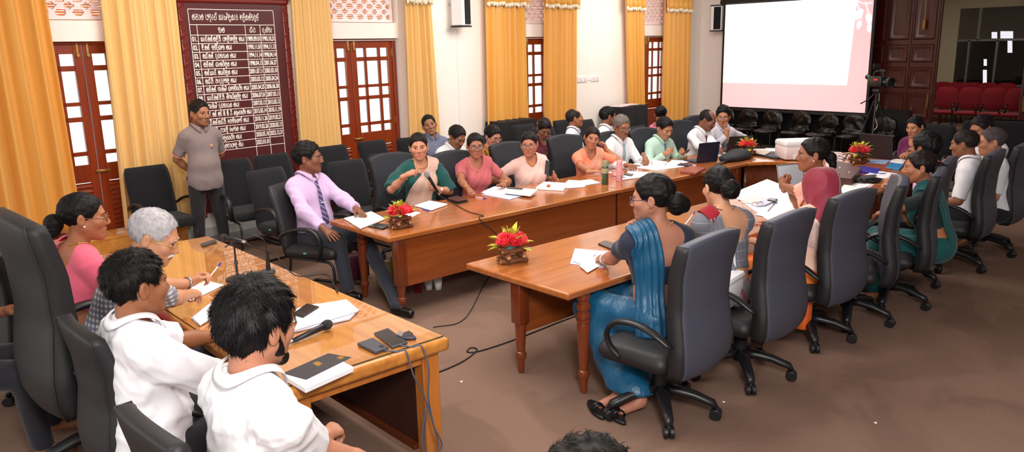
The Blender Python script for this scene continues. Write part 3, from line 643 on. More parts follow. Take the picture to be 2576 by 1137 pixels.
# ================================================================== chairs
def swivel_chair(m='leather', spin=20, base=True, hi=1.0):
    """high-backed swivel chair facing +y, seat at .45"""
    t = bpy.data.objects.new('office_chair', None); C.objects.link(t)
    MB().box((0, .045, .405), (.54, .47, .12), .05).build('seat', 'leather_dark', t, smooth=True)
    nv, nu = 22, 12; Fr = []; Bk = []
    for j in range(nv + 1):
        v = j / nv; z = .34 + v * .80 * hi
        yc = np.interp(v, [0, .08, .22, .5, .75, 1], [-.262, -.285, -.292, -.262, -.272, -.318])
        wv = np.interp(v, [0, .05, .2, .55, .93, 1], [.225, .245, .262, .245, .272, .268]); th = np.interp(v, [0, .1, .4, .9, 1], [.04, .05, .048, .04, .034])
        us = np.linspace(-1, 1, nu + 1)
        Fr.append([(u * wv, yc + th + .035 * u * u, z + (.03 * (1 - u * u) if j == nv else 0)) for u in us]); Bk.append([(u * wv, yc - th * .9 + .03 * u * u - .012, z + (.03 * (1 - u * u) if j == nv else 0)) for u in us])
    G = np.array([f + b[::-1] for f, b in zip(Fr, Bk)]); k = MB().sheet(G, True); n = G.shape[1]
    tp = nv * n; k.F += [[tp + i, tp + i + 1, tp + n - 2 - i, tp + n - 1 - i] for i in range(nu)] + [[n - 1 - i, n - 2 - i, i + 1, i] for i in range(nu)]
    bk = k.build('backrest', m, t, bevel=.022, seg=3, smooth=True)
    for sx in (-1, 1):
        e = 0 if sx < 0 else nu
        f, b = np.array([r[e] for r in Fr]), np.array([r[e] for r in Bk]); o = np.array([sx * .0025, 0, 0])
        MB().sheet([f * .93 + b * .07 + o, f * .07 + b * .93 + o]).build('side_band', 'leather_dark', bk, solid=.002, smooth=True)
        MB().tube([p + (sx * .001, .006, 0) for p in b], .0045, 6).build('piping', 'leather_dark', bk, smooth=True)
        P = spline([(sx * .262, .10, .40), (sx * .285, .16, .47), (sx * .298, .17, .55), (sx * .30, .11, .618), (sx * .298, .0, .64), (sx * .29, -.12, .615), (sx * .275, -.24, .545)], 5)
        MB().tube(P, np.interp(np.linspace(0, 1, len(P)), [0, .35, .6, .9, 1], [.019, .021, .031, .03, .02]), 10, flat=.6, up=(0, 1, 0)).build('armrest', 'plastic_black', t, smooth=True)
    if base:
        MB().lathe([(.045, .10), (.045, .25), (.032, .255), (.032, .335), (.07, .34), (.07, .36)], 16).build('gas_column', 'plastic_black', t)
        for q in range(5):
            a = R(spin + 72 * q); dx, dy = math.cos(a), math.sin(a)
            rt = [(.02, .15), (.1, .152), (.2, .135), (.27, .11), (.305, .10), (.325, .07)]
            lg = MB().tube([(dx * r, dy * r, z) for r, z in rt], [.05, .042, .035, .032, .03, .022], 8, flat=.75).build('base_arm', 'plastic_black', t, smooth=True)
            cs = MB()
            for sd in (-1, 1): cs.tr((dx * .325 - sd * dy * .017, dy * .325 + sd * dx * .017, .034), (0, 0, a)).tube([(0, -.013, 0), (0, .013, 0)], .034, 16)
            cs.tr((dx * .325, dy * .325, .034), (0, 0, a)).box((0, 0, .02), (.03, .02, .045)); cs.build('caster', 'plastic_black', lg, bevel=.004)
    return t
def visitor_chair(m='fabric_black'):
    """low-backed chair on a bent tube frame facing +y"""
    t = bpy.data.objects.new('visitor_chair', None); C.objects.link(t)
    MB().box((0, .03, .40), (.50, .50, .10), .04).build('seat', m, t, smooth=True)
    bk = MB(); nv, nu = 12, 12; Fr = []; Bk = []
    for j in range(nv + 1):
        v = j / nv; z = .36 + .60 * v; yc = -.225 - .12 * v + .03 * math.sin(v * 3.1); wv = .245 * (1 - .10 * max(0, v - .9) / .1) * np.interp(v, [0, .1, 1], [.9, 1, .98]); th = np.interp(v, [0, .08, .9, 1], [.02, .042, .035, .012])
        Fr.append([(u * wv, yc + th * (1 - abs(u) ** 8) ** .5, z) for u in np.linspace(-1, 1, nu + 1)]); Bk.append([(u * wv, yc - th * (1 - abs(u) ** 8) ** .5, z) for u in np.linspace(-1, 1, nu + 1)])
    G = np.array([f + b[::-1][1:-1] for f, b in zip(Fr, Bk)]); bk.sheet(G, True); n = G.shape[1]; bk.F += [list(range(n))[::-1], list(range(nv * n, nv * n + n))]; bk.build('backrest', m, t, smooth=True)
    for sx in (-1, 1):
        P = spline([(sx * .262, .13, .36), (sx * .285, .19, .47), (sx * .29, .17, .57), (sx * .29, .1, .62), (sx * .285, -.02, .62), (sx * .275, -.15, .585), (sx * .26, -.24, .54)], 5)
        MB().tube(P, np.interp(np.linspace(0, 1, len(P)), [0, .5, 1], [.022, .03, .022]), 10, flat=.6, up=(0, 1, 0)).build('armrest', 'plastic_black', t, smooth=True)
        MB().tube(spline([(sx * .2, -.2, .34), (sx * .22, .1, .34), (sx * .225, .25, .30), (sx * .225, .24, .05), (sx * .22, .18, .016), (sx * .22, -.24, .016)], 5), .0125, 8).build('leg', 'plastic_black', t, smooth=True)
        MB().box((sx * .252, .0, .405), (.004, .03, .012)).build('tag', cached('tag_mint', (110, 200, 180), .6), t)
    MB().tube([(-.22, -.24, .016), (.22, -.24, .016)], .0125, 8).build('cross_bar', 'plastic_black', t)
    return t
PROTO = {}
def chair(kind, x, y, yaw, label, cat='chair', z=0, group=None, sc=1.0, **k):
    key = (kind, tuple(sorted(k.items())))
    if key not in PROTO: PROTO[key] = o = (swivel_chair if kind == 'swivel' else visitor_chair)(**k)
    else: o = copy_tree(PROTO[key])
    o.location = (x, y, z); o.rotation_euler = (0, 0, R(yaw - 90)); o.scale = (sc, sc, sc)
    for kk in list(o.keys()): del o[kk]
    tag(o, label, cat, group); return o
# right row, from the camera outwards (the seats of the women and men with their backs to us)
chair('swivel', 3.47, 2.60, 94, 'grey swivel chair nearest the camera, under the woman in the blue saree', hi=.97, spin=-66)
chair('swivel', 4.28, 2.57, 92, 'grey swivel chair with a white handbag on its seat, second along the right row', hi=.97, spin=-66)
chair('swivel', 5.20, 2.60, 88, 'grey swivel chair behind the maroon headscarf', hi=.97, spin=-66)
chair('swivel', 5.78, 2.56, 116, 'grey swivel chair turned sideways with orange saree cloth on its seat', hi=.97, spin=-36)
chair('swivel', 6.40, 2.52, 108, 'grey swivel chair behind the woman in the dark green saree', hi=.97, spin=-36)
chair('swivel', 7.08, 2.68, 102, 'grey swivel chair behind the man in the lavender shirt', hi=.97, spin=-36)
chair('swivel', 7.86, 2.55, 96, 'large bluish swivel chair behind the man in white with cropped hair', hi=.97, spin=-36)
chair('swivel', 8.66, 2.52, 92, 'farthest bluish swivel chair of the right row, behind the man with glasses', hi=.97, spin=-36)
# left row: leather chairs of the people at the long table
for px, lab, pz, yw in ((978, 'charcoal leather chair of the woman with the microphone', (978, 398), -92), (1133, 'charcoal leather chair of the woman in rose pink', (1133, 392), -90), (1272, 'charcoal leather chair of the woman in pale pink', (1272, 369), -92), (1410, 'charcoal leather chair of the woman in orange', (1412, 350), -92),
                        (1530, 'charcoal leather chair of the grey haired man with the blue tie', (1528, 342), -90), (1612, 'charcoal leather chair of the man in mint green', (1612, 332), -90), (1700, 'charcoal leather chair of the bowed balding man', (1703, 312), -90)):
    p = at(*pz, 1.04); chair('swivel', p[0] + .0, p[1] - .30, yw, lab, sc=.94, m='fabric_charcoal')
chair('swivel', 9.62, 6.42, -100, 'dark chair of the man holding a pen to his lips', sc=.94, m='fabric_charcoal')
chair('visitor', 3.24, 6.22, -62, 'dark leather armchair of the man in lilac', m='leather_dark', sc=1.03)
# black visitor chairs along the wall
for px, py, yw, lab in ((374, 418, -84, 'black fabric armchair on its own beside the standing man, under the pale curtain'), (583, 402, -88, 'black fabric chair half hidden behind the standing man'), (686, 388, -86, 'black fabric chair under the name board, against the wall'),
                        (836, 367, -86, 'black fabric chair against the wall left of the middle door'), (940, 354, -84, 'black fabric chair in front of the middle door'), (1030, 346, -95, 'black chair of the man in slate blue')):
    p = at(px, py, .955); chair('visitor', p[0], p[1] - .33, yw, lab)
for px, py, yw, lab in ((682, 424, -78, 'black fabric armchair just behind the man in lilac'), (872, 404, -88, 'empty black fabric chair right behind the head of the man in lilac'), (968, 386, -92, 'black fabric chair directly behind the woman with the microphone'),
                        (1095, 352, -92, 'black chair of the bowed man in white in the second row'), (1225, 340, -92, 'black chair of the woman in black floral'), (1315, 314, -92, 'empty black chair right of the nearer draped box'), (1366, 320, -90, 'black chair of the woman in maroon'), (1416, 302, -90, 'empty black chair left of the man in pale grey'), (1470, 302, -88, 'black chair right behind the man in pale grey'), (1602, 318, -88, 'black chair below the farther draped box')):
    p = at(px, py, .955); chair('visitor', p[0], p[1] - .33, yw, lab)
# chairs at the head table, on the platform
chair('swivel', .95, 4.12, 4, 'tall black executive chair at the left edge, behind the white haired man', z=.1, sc=1.17, m='leather_dark', spin=-100)
chair('swivel', .93, 3.52, 2, 'dark leather chair of the white shirted man second from the camera', z=.1, sc=.82, m='leather_dark', spin=-100)
chair('swivel', .86, 2.45, 4, 'dark leather chair of the bearded man nearest the camera', z=.1, sc=.80, m='leather_dark', spin=-100)
chair('swivel', .86, 5.12, 6, 'dark chair of the woman in coral pink', z=.1, sc=.9, m='leather_dark')
# ================================================================== people: distance fields -> smooth continuous surfaces
f32 = np.float32
def A3(v): return np.asarray(v, dtype=np.float64)
def nrm(v): v = A3(v); return v / (np.linalg.norm(v) + 1e-12)
def p_cap(a, b, ra, rb=None, k=.02, op='u', sq=None):
    """tapered capsule; sq = (axis, factor) squashes it along a direction"""
    a, b = A3(a), A3(b); rb = ra if rb is None else rb; ba = b - a; L2 = ba @ ba + 1e-12
    if sq is not None: ax, fc = nrm(sq[0]), sq[1]
    def fn(P):
        q = P - a; t = np.clip((q @ ba) / L2, 0, 1); w = q - t[..., None] * ba
        if sq is not None:
            c = w @ ax; w = w + (c * (1 / fc - 1))[..., None] * ax
        return np.linalg.norm(w, axis=-1) - (ra + (rb - ra) * t)
    r = max(ra, rb); return (fn, np.minimum(a, b) - r, np.maximum(a, b) + r, k, op)
def p_cone(a, b, ra, rb, k=.02, op='u'):
    """tapered cylinder with flat ends"""
    a, b = A3(a), A3(b); ba = b - a; L = np.linalg.norm(ba); u = ba / L
    def fn(P):
        q = P - a; s = q @ u; t = np.clip(s / L, 0, 1); w = q - s[..., None] * u
        return np.maximum(np.linalg.norm(w, axis=-1) - (ra + (rb - ra) * t), np.maximum(-s, s - L))
    r = max(ra, rb); return (fn, np.minimum(a, b) - r, np.maximum(a, b) + r, k, op)
def p_ell(c, r, Rm=None, k=.02, op='u'):
    """ellipsoid, Rm = rows of local axes"""
    c, r = A3(c), A3(r); Rm = np.eye(3) if Rm is None else np.asarray(Rm)
    def fn(P):
        q = (P - c) @ Rm.T; k0 = np.linalg.norm(q / r, axis=-1); k1 = np.linalg.norm(q / (r * r), axis=-1) + 1e-9
        return k0 * (k0 - 1) / k1
    e = np.sqrt(((Rm * r[:, None]) ** 2).sum(0)); return (fn, c - e, c + e, k, op)
def p_fn(fn, lo, hi, k=.005, op='i'): return (fn, A3(lo), A3(hi), k, op)
def smin(a, b, k):
    h = np.maximum(k - np.abs(a - b), 0) / k; return np.minimum(a, b) - h * h * k * .25
def evalP(prims, P):
    """field at free points"""
    D = np.full(P.shape[:-1], .5)
    for fn, lo, hi, k, op in prims:
        d = fn(P)
        D = smin(D, d, k) if op == 'u' else (-smin(-D, d, k) if op == 's' else -smin(-D, -d, k))
    return D
def bounds(prims, pad=.03):
    us = [p for p in prims if p[4] == 'u']; return np.min([p[1] for p in us], 0) - pad, np.max([p[2] for p in us], 0) + pad
def grid_field(prims, h, pad=.03, lo=None, hi=None, mar=.05):
    if lo is None: lo, hi = bounds(prims, pad)
    n = np.maximum(np.ceil((hi - lo) / h).astype(int) + 1, 4)
    ax = [lo[i] + h * np.arange(n[i]) for i in range(3)]; D = np.full(tuple(n), .3, f32)
    for fn, a, b, k, op in prims:
        if op == 'i': i0, i1 = np.zeros(3, int), n
        else:
            i0 = np.clip(np.floor((a - mar - lo) / h).astype(int), 0, n); i1 = np.clip(np.ceil((b + mar - lo) / h).astype(int) + 1, 0, n)
        if (i1 <= i0).any(): continue
        P = np.stack(np.meshgrid(*[ax[i][i0[i]:i1[i]] for i in range(3)], indexing='ij'), -1)
        sl = tuple(slice(i0[i], i1[i]) for i in range(3)); d = fn(P).astype(f32); S_ = D[sl]
        D[sl] = smin(S_, d, k) if op == 'u' else (-smin(-S_, d, k) if op == 's' else -smin(-S_, -d, k))
    return D, lo
def nets(D, lo, h):
    """surface nets: vertices and quads of the zero level"""
    D = D.copy(); D[0] = D[-1] = .1; D[:, 0] = D[:, -1] = .1; D[:, :, 0] = D[:, :, -1] = .1
    neg = D < 0; nx, ny, nz = D.shape
    c = np.zeros((nx - 1, ny - 1, nz - 1), np.int8)
    for i in (0, 1):
        for j in (0, 1):
            for k in (0, 1): c += neg[i:nx - 1 + i, j:ny - 1 + j, k:nz - 1 + k]
    act = (c > 0) & (c < 8); idx = np.full(act.shape, -1, np.int64); I = np.argwhere(act); idx[act] = np.arange(len(I))
    if len(I) == 0: return np.zeros((0, 3)), np.zeros((0, 4), np.int64)
    acc = np.zeros((len(I), 3)); cnt = np.zeros(len(I))
    for ax in range(3):
        for u in (0, 1):
            for v in (0, 1):
                o0 = [0, 0, 0]; o = [x for x in range(3) if x != ax]; o0[o[0]] = u; o0[o[1]] = v; o1 = list(o0); o1[ax] = 1
                a = D[I[:, 0] + o0[0], I[:, 1] + o0[1], I[:, 2] + o0[2]].astype(float); b = D[I[:, 0] + o1[0], I[:, 1] + o1[1], I[:, 2] + o1[2]].astype(float)
                m = (a < 0) != (b < 0); t = np.where(m, a / np.where(m, a - b, 1), 0); p = np.tile(np.array(o0, float), (len(I), 1)); p[:, ax] = t
                acc[m] += p[m]; cnt[m] += 1
    V = lo + h * (I + acc / np.maximum(cnt, 1)[:, None]); Q = []
    for ax in range(3):
        sl0 = [slice(1, -1)] * 3; sl0[ax] = slice(0, -1); sl1 = [slice(1, -1)] * 3; sl1[ax] = slice(1, None)
        a, b = neg[tuple(sl0)], neg[tuple(sl1)]; E = np.argwhere(a != b); s = a[a != b]
        base = E + 1; base[:, ax] -= 1
        u, v = [x for x in range(3) if x != ax]
        if ax == 1: u, v = v, u
        def cell(du, dv):
            q = base.copy(); q[:, u] += du; q[:, v] += dv; return idx[q[:, 0], q[:, 1], q[:, 2]]
        q = np.stack([cell(-1, -1), cell(0, -1), cell(0, 0), cell(-1, 0)], 1); q[~s] = q[~s][:, ::-1]; Q.append(q)
    return V, np.concatenate(Q)
def relax(V, Q, it=1, w=.5):
    n = len(V); a = Q.ravel(); nb = np.concatenate([np.roll(Q, 1, 1).ravel(), np.roll(Q, -1, 1).ravel()]); a2 = np.concatenate([a, a]); c = np.maximum(np.bincount(a2, minlength=n), 1)
    for _ in range(it): V = V + w * (np.stack([np.bincount(a2, V[nb, i], n) for i in range(3)], 1) / c[:, None] - V)
    return V
def surf(prims, h, noise=None, it=1, **k):
    D, lo = grid_field(prims, h, **k)
    if noise is not None:
        n = D.shape; P = np.stack(np.meshgrid(*[lo[i] + h * np.arange(n[i]) for i in range(3)], indexing='ij'), -1); D = D + noise(P).astype(f32)
    V, Q = nets(D, lo, h); return (relax(V, Q, it) if len(V) else V), Q
def creases(seed, amp=.006):
    """deeper drawn creases of a loose shirt"""
    a = folds(seed, amp, 26); b = folds(seed + 3, amp * .5, 60)
    return lambda P: a(P * [1, 1, 1.7]) + b(P * [1, 1, 1.6])
def folds(seed, amp=.004, f=28):
    """soft cloth wrinkles as a displacement of the field"""
    r = np.random.RandomState(seed); ws = [(nrm(r.normal(size=3) * [1, 1, .6]) * f * r.uniform(.5, 1.4), r.uniform(0, 6), r.uniform(.5, 1)) for _ in range(5)]
    def fn(P):
        s = 0
        for i, (w, p, a) in enumerate(ws): s = s + a * np.sin(P @ w + p + 1.7 * np.sin(P @ ws[(i + 1) % 5][0] * .5))
        return amp * (np.abs(s) * .8 - .6)
    return fn
def frame(yaw, pitch=0.0, roll=0.0):
    """rows: right, forward, up; pitch > 0 bows forward, roll > 0 leans to its own right"""
    y = R(yaw); f = np.array([math.cos(y), math.sin(y), 0.]); r = np.array([f[1], -f[0], 0.]); u = np.array([0, 0, 1.])
    p = R(pitch); f, u = f * math.cos(p) - u * math.sin(p), u * math.cos(p) + f * math.sin(p)
    q = R(roll); r, u = r * math.cos(q) - u * math.sin(q), u * math.cos(q) + r * math.sin(q)
    return np.array([r, f, u])
# ------------------------------------------------------------------ head
def head_prims(T, s, fem, jaw=1.0, fat=0.0):
    """T maps head-local metres (x right, y forward, z up, eyes at z = 0) to the world"""
    Rm = T.R; L = []
    e = lambda c, r, k=.02, op='u': L.append(p_ell(T(c), A3(r) * s, Rm, k * s, op))
    c = lambda a, b, ra, rb=None, k=.02, op='u': L.append(p_cap(T(a), T(b), ra * s, (ra if rb is None else rb) * s, k * s, op))
    e((0, -.014, .034), (.075, .097, .080)); w = 1 + fat
    e((0, .030, -.028), ((.060 if not fem else .058) * w, .062, .086), .03)
    for sx in (-1, 1):
        c((sx * (.050 if not fem else .046) * w, -.002, -.045), (sx * (.020 if not fem else .014), .062, -.092), .024 * jaw, .019 * jaw, .03)
        e((sx * .041 * w, .062, -.022), (.024 * w, .022, .022), .025)
    e((0, .074, -.098), (.021 * jaw, .018, .017), .02)
    c((-.034, .079, .021), (.034, .079, .021), .012 if not fem else .009, None, .02)
    for sx in (-1, 1): e((sx * .032, .101, -.001), (.019, .017, .012), .014, 's')
    c((0, .086, .014), (0, .108, -.028), .0075, .0115, .014)
    for sx in (-1, 1): e((sx * .0125, .098, -.034), (.0095, .010, .0075), .008)
    e((0, .081, -.066), (.030, .0145, .018), .015)
    c((-.021, .0845, -.062), (0, .0955, -.0595), .0040, .0050, .006); c((.021, .0845, -.062), (0, .0955, -.0595), .0040, .0050, .006)
    c((-.014, .087, -.0710), (.014, .087, -.0710), .006, None, .006); e((0, .0925, -.0710), (.010, .005, .0055), .006)
    for sx in (-1, 1):
        e((sx * .081, -.014, -.006), (.0105, .019, .033), .006); e((sx * .091, -.006, -.002), (.006, .010, .018), .005, 's')
    return L
class Tm:
    def __init__(s, o, Rm, sc): s.o, s.R, s.s = A3(o), np.asarray(Rm), sc
    def __call__(s, p): return s.o + (A3(p) * s.s) @ s.R
    def inv(s, P): return ((P - s.o) @ s.R.T) / s.s
def hair_surf(T, s, spec, h):
    fem = spec.get('fem'); vol = spec.get('vol', .012); zf = spec.get('front', .07 if fem else .074); back = spec.get('back', -.062); side = spec.get('side', .0 if not fem else -.002)
    c0 = A3((0, -.016, .036)); r0 = A3((.076 + vol * .85, .098 + vol, .082 + vol + spec.get('top', 0))); nz = spec.get('noise', .003); fr = spec.get('freq', 90); seed = spec.get('seed', 1)
    bald = spec.get('bald', 0)
    def fn(P):
        q = T.inv(P); k0 = np.linalg.norm((q - c0) / r0, axis=-1); k1 = np.linalg.norm((q - c0) / (r0 * r0), axis=-1) + 1e-9
        d = k0 * (k0 - 1) / k1; x, y, z = q[..., 0], q[..., 1], q[..., 2]
        d = d + nz * (np.sin(fr * x + 3 * np.sin(40 * y + seed)) * np.sin(fr * .8 * y + seed + 2 * np.sin(33 * z)) * .7 + .6 * np.sin(fr * 1.9 * z + 2.2 * np.sin(60 * x)) * np.sin(fr * 2.1 * x + seed))
        line = np.interp(y, [-.06, -.038, -.030, .012, .03, .052, .075, .09], [back, back + .02, .024 if not fem else -.03, .02 if not fem else -.008, side + .005, .038, zf, zf + .004])
        line = line - (np.clip(np.abs(x) - .03, 0, .05) * (.25 if fem else .1)) * (y > .03)
        g = line - z
        if bald: g = np.maximum(g, bald - np.linalg.norm((q - A3((0, .05, .115))) / A3((1, 1.15, 1)), axis=-1))
        return -smin(-d, -g, .008) * s
    o = T.o; m = .16 * s; prims = [(fn, o - m, o + m, .001, 'u')]
    for b in spec.get('buns', ()):
        cc, rr = b; cc = A3(cc); rr = A3(rr)
        def fb(P, cc=cc, rr=rr):
            q = T.inv(P) - cc; k0 = np.linalg.norm(q / rr, axis=-1); k1 = np.linalg.norm(q / (rr * rr), axis=-1) + 1e-9
            th = np.arctan2(q[..., 2], q[..., 0]); return (k0 * (k0 - 1) / k1 + .0022 * np.sin(5 * th + 60 * np.linalg.norm(q, axis=-1)) + .0012 * np.sin(17 * th)) * s
        wc = T(cc); prims.append((fb, wc - rr.max() * s, wc + rr.max() * s, .008, 'u'))
    V, Q = surf(prims, h, it=1, mar=.012, pad=.01)
    if len(V) == 0: return V, Q
    # strands: thin tapering ribbons lying along the hair
    rn = np.random.RandomState(seed + 11); ns = spec.get('strands', 1500 if not fem else 1000); L0 = spec.get('length', .026 if not fem else .024) * s; lift = spec.get('lift', .10 if not fem else .015)
    A, B, Cc = V[Q[:, 0]], V[Q[:, 1]], V[Q[:, 2]]; N = np.cross(B - A, V[Q[:, 3]] - A); N /= np.linalg.norm(N, axis=1)[:, None] + 1e-12; ce = (A + Cc) / 2
    ql = T.inv(ce); rd = ce - T(A3((0, -.016, .02))); rd /= np.linalg.norm(rd, axis=1)[:, None]; ok = np.where((ql[:, 2] > -.08) & ((N * rd).sum(1) > .78))[0]; pick = rn.choice(ok, ns); P = ce[pick]; N = N[pick]; q = T.inv(P)
    if fem: tgt = A3(spec.get('buns', [((0, -.13, -.03), 0)])[0][0]); d = tgt - q
    else: d = q - A3((.02, -.055, .12)); d[:, 2] -= .03; sw = (q[:, 1] > .02) & (q[:, 2] > .07); d[sw] = A3((.6, .55, .05)); d = d + rn.normal(size=d.shape) * .012 * (1 + spec.get('mess', .3) * 4)
    d = d @ T.R; d -= (d * N).sum(1)[:, None] * N; d /= np.linalg.norm(d, axis=1)[:, None] + 1e-9
    L = (L0 * rn.uniform(.5, 1.2, ns))[:, None]; W = np.cross(d, N) * (.0011 * s * rn.uniform(.7, 1.5, ns))[:, None]; P0 = P - N * .001; k = lift * rn.uniform(.3, 1.3, ns)[:, None]
    P1 = P0 + d * L * .5 + N * (L * k * .55 + .0012); P2 = P0 + d * L + N * (L * k * .5 - L * L * (0 if not fem else 3.5)); n0 = len(V)
    VV = np.concatenate([P0 - W, P0 + W, P1 - W * .9, P1 + W * .9, P2 - W * .15, P2 + W * .15]); i = np.arange(ns)
    QQ = np.concatenate([np.stack([i, i + ns, i + 3 * ns, i + 2 * ns], 1), np.stack([i + 2 * ns, i + 3 * ns, i + 5 * ns, i + 4 * ns], 1)]) + n0
    return np.concatenate([V, VV]), np.concatenate([Q, QQ])
# ------------------------------------------------------------------ hand
POSES = {'flat': (.12, .1, .08, .35), 'relax': (.45, .45, .3, .5), 'grip': (1.25, 1.25, .7, .9), 'loose': (.85, .8, .5, .7), 'fist': (1.5, 1.55, 1.0, 1.1), 'pen': (.95, 1.0, .5, .95), 'two': None, 'spread': (.1, .15, .1, .2)}
def hand_prims(W, d, n, side, s, pose):
    """W wrist, d finger direction, n back-of-hand normal; side +1 right, -1 left"""
    d = nrm(d); n = nrm(A3(n) - (A3(n) @ d) * d); t = np.cross(d, n) * -side        # t points to the thumb side
    T = lambda p: W + s * (p[0] * t + p[1] * d + p[2] * n)
    L = [p_cap(T((0, -.05, 0)), T((0, .012, 0)), .027 * s, .025 * s, .02), p_cap(T((.012, .02, 0)), T((.022, .078, .002)), .017 * s, .0145 * s, .02), p_cap(T((-.010, .02, 0)), T((-.024, .070, 0)), .0165 * s, .0135 * s, .02), p_cap(T((.0, .02, 0)), T((.0, .078, .003)), .017 * s, .0145 * s, .02)]
    base = [(.029, .084, .0), (.0095, .089, .002), (-.0105, .085, .0), (-.029, .075, -.003)]; ln = [.073, .082, .075, .058]; rad = [.0092, .0094, .009, .0082]; spr = [.12, .03, -.05, -.16]
    for i in range(4):
        if pose == 'two': c1, c2, c3 = ((.12, .15, .1) if i < 2 else (1.35, 1.5, .9))
        else: c1, c2, c3 = POSES[pose][:3]; c1 += .06 * i * (c1 > .3); c2 += .05 * i * (c2 > .3)
        sp = spr[i] * (1.6 if pose == 'spread' else .7); dr = A3((math.sin(sp), math.cos(sp), 0)); p = A3(base[i]); a = 0
        for q, (cc, fl) in enumerate(((c1, .45), (c2, .31), (c3, .24))):
            a += cc; v = dr * math.cos(a) + A3((0, 0, -1)) * math.sin(a); p2 = p + v * ln[i] * fl; r = rad[i] * (1 - .08 * q)
            L.append(p_cap(T(p), T(p2), r * s, r * .93 * s, .005)); p = p2
    tc = .7 if pose == 'two' else POSES[pose][3]
    a, b = A3((.02, .02, -.006)), A3((.046 - .008 * tc, .058, -.016 - .012 * tc)); L.append(p_cap(T(a), T(b), .0155 * s, .0115 * s, .012))
    v = nrm((.5 - .75 * tc, .8, -.30 * tc)); c = b + v * .032; L.append(p_cap(T(b), T(c), .0112 * s, .0098 * s, .004)); v2 = nrm(v + A3((-.35 * tc, .1, -.1))); L.append(p_cap(T(c), T(c + v2 * .026), .0098 * s, .008 * s, .003))
    return L
# ------------------------------------------------------------------ whole person
def mk(name, VQ, m, parent, o0, cols=None):
    V, Q = VQ
    return raw(name, V - o0, Q, m, parent, cols=cols) if len(V) else None
def skin_cols(V, base, T, lip, stub=0.0):
    c = np.tile(np.array(lin(base)), (len(V), 1)); q = T.inv(V); x, y, z = q.T
    m = np.clip(1.25 - ((x / .025) ** 2 + ((z + .0655) / .0105) ** 2), 0, 1) * (y > .078); m = np.minimum(m * 3, 1)[:, None] * .7
    c = c * (1 - m) + np.array(lin(lip)) * m
    ml = (np.clip(1 - np.abs(z + .0655 - .0 * x) / .0022, 0, 1) * (np.abs(x) < .02) * (y > .08))[:, None] * .5; c = c * (1 - ml) + np.array(lin((90, 40, 38))) * ml
    if stub:
        m = np.clip((-.035 - z) / .02, 0, 1) * (y > .0) * (z > -.14) * stub; c = c * (1 - m[:, None]) + np.array(lin((70, 56, 52))) * m[:, None]
    return c
LAST = {}
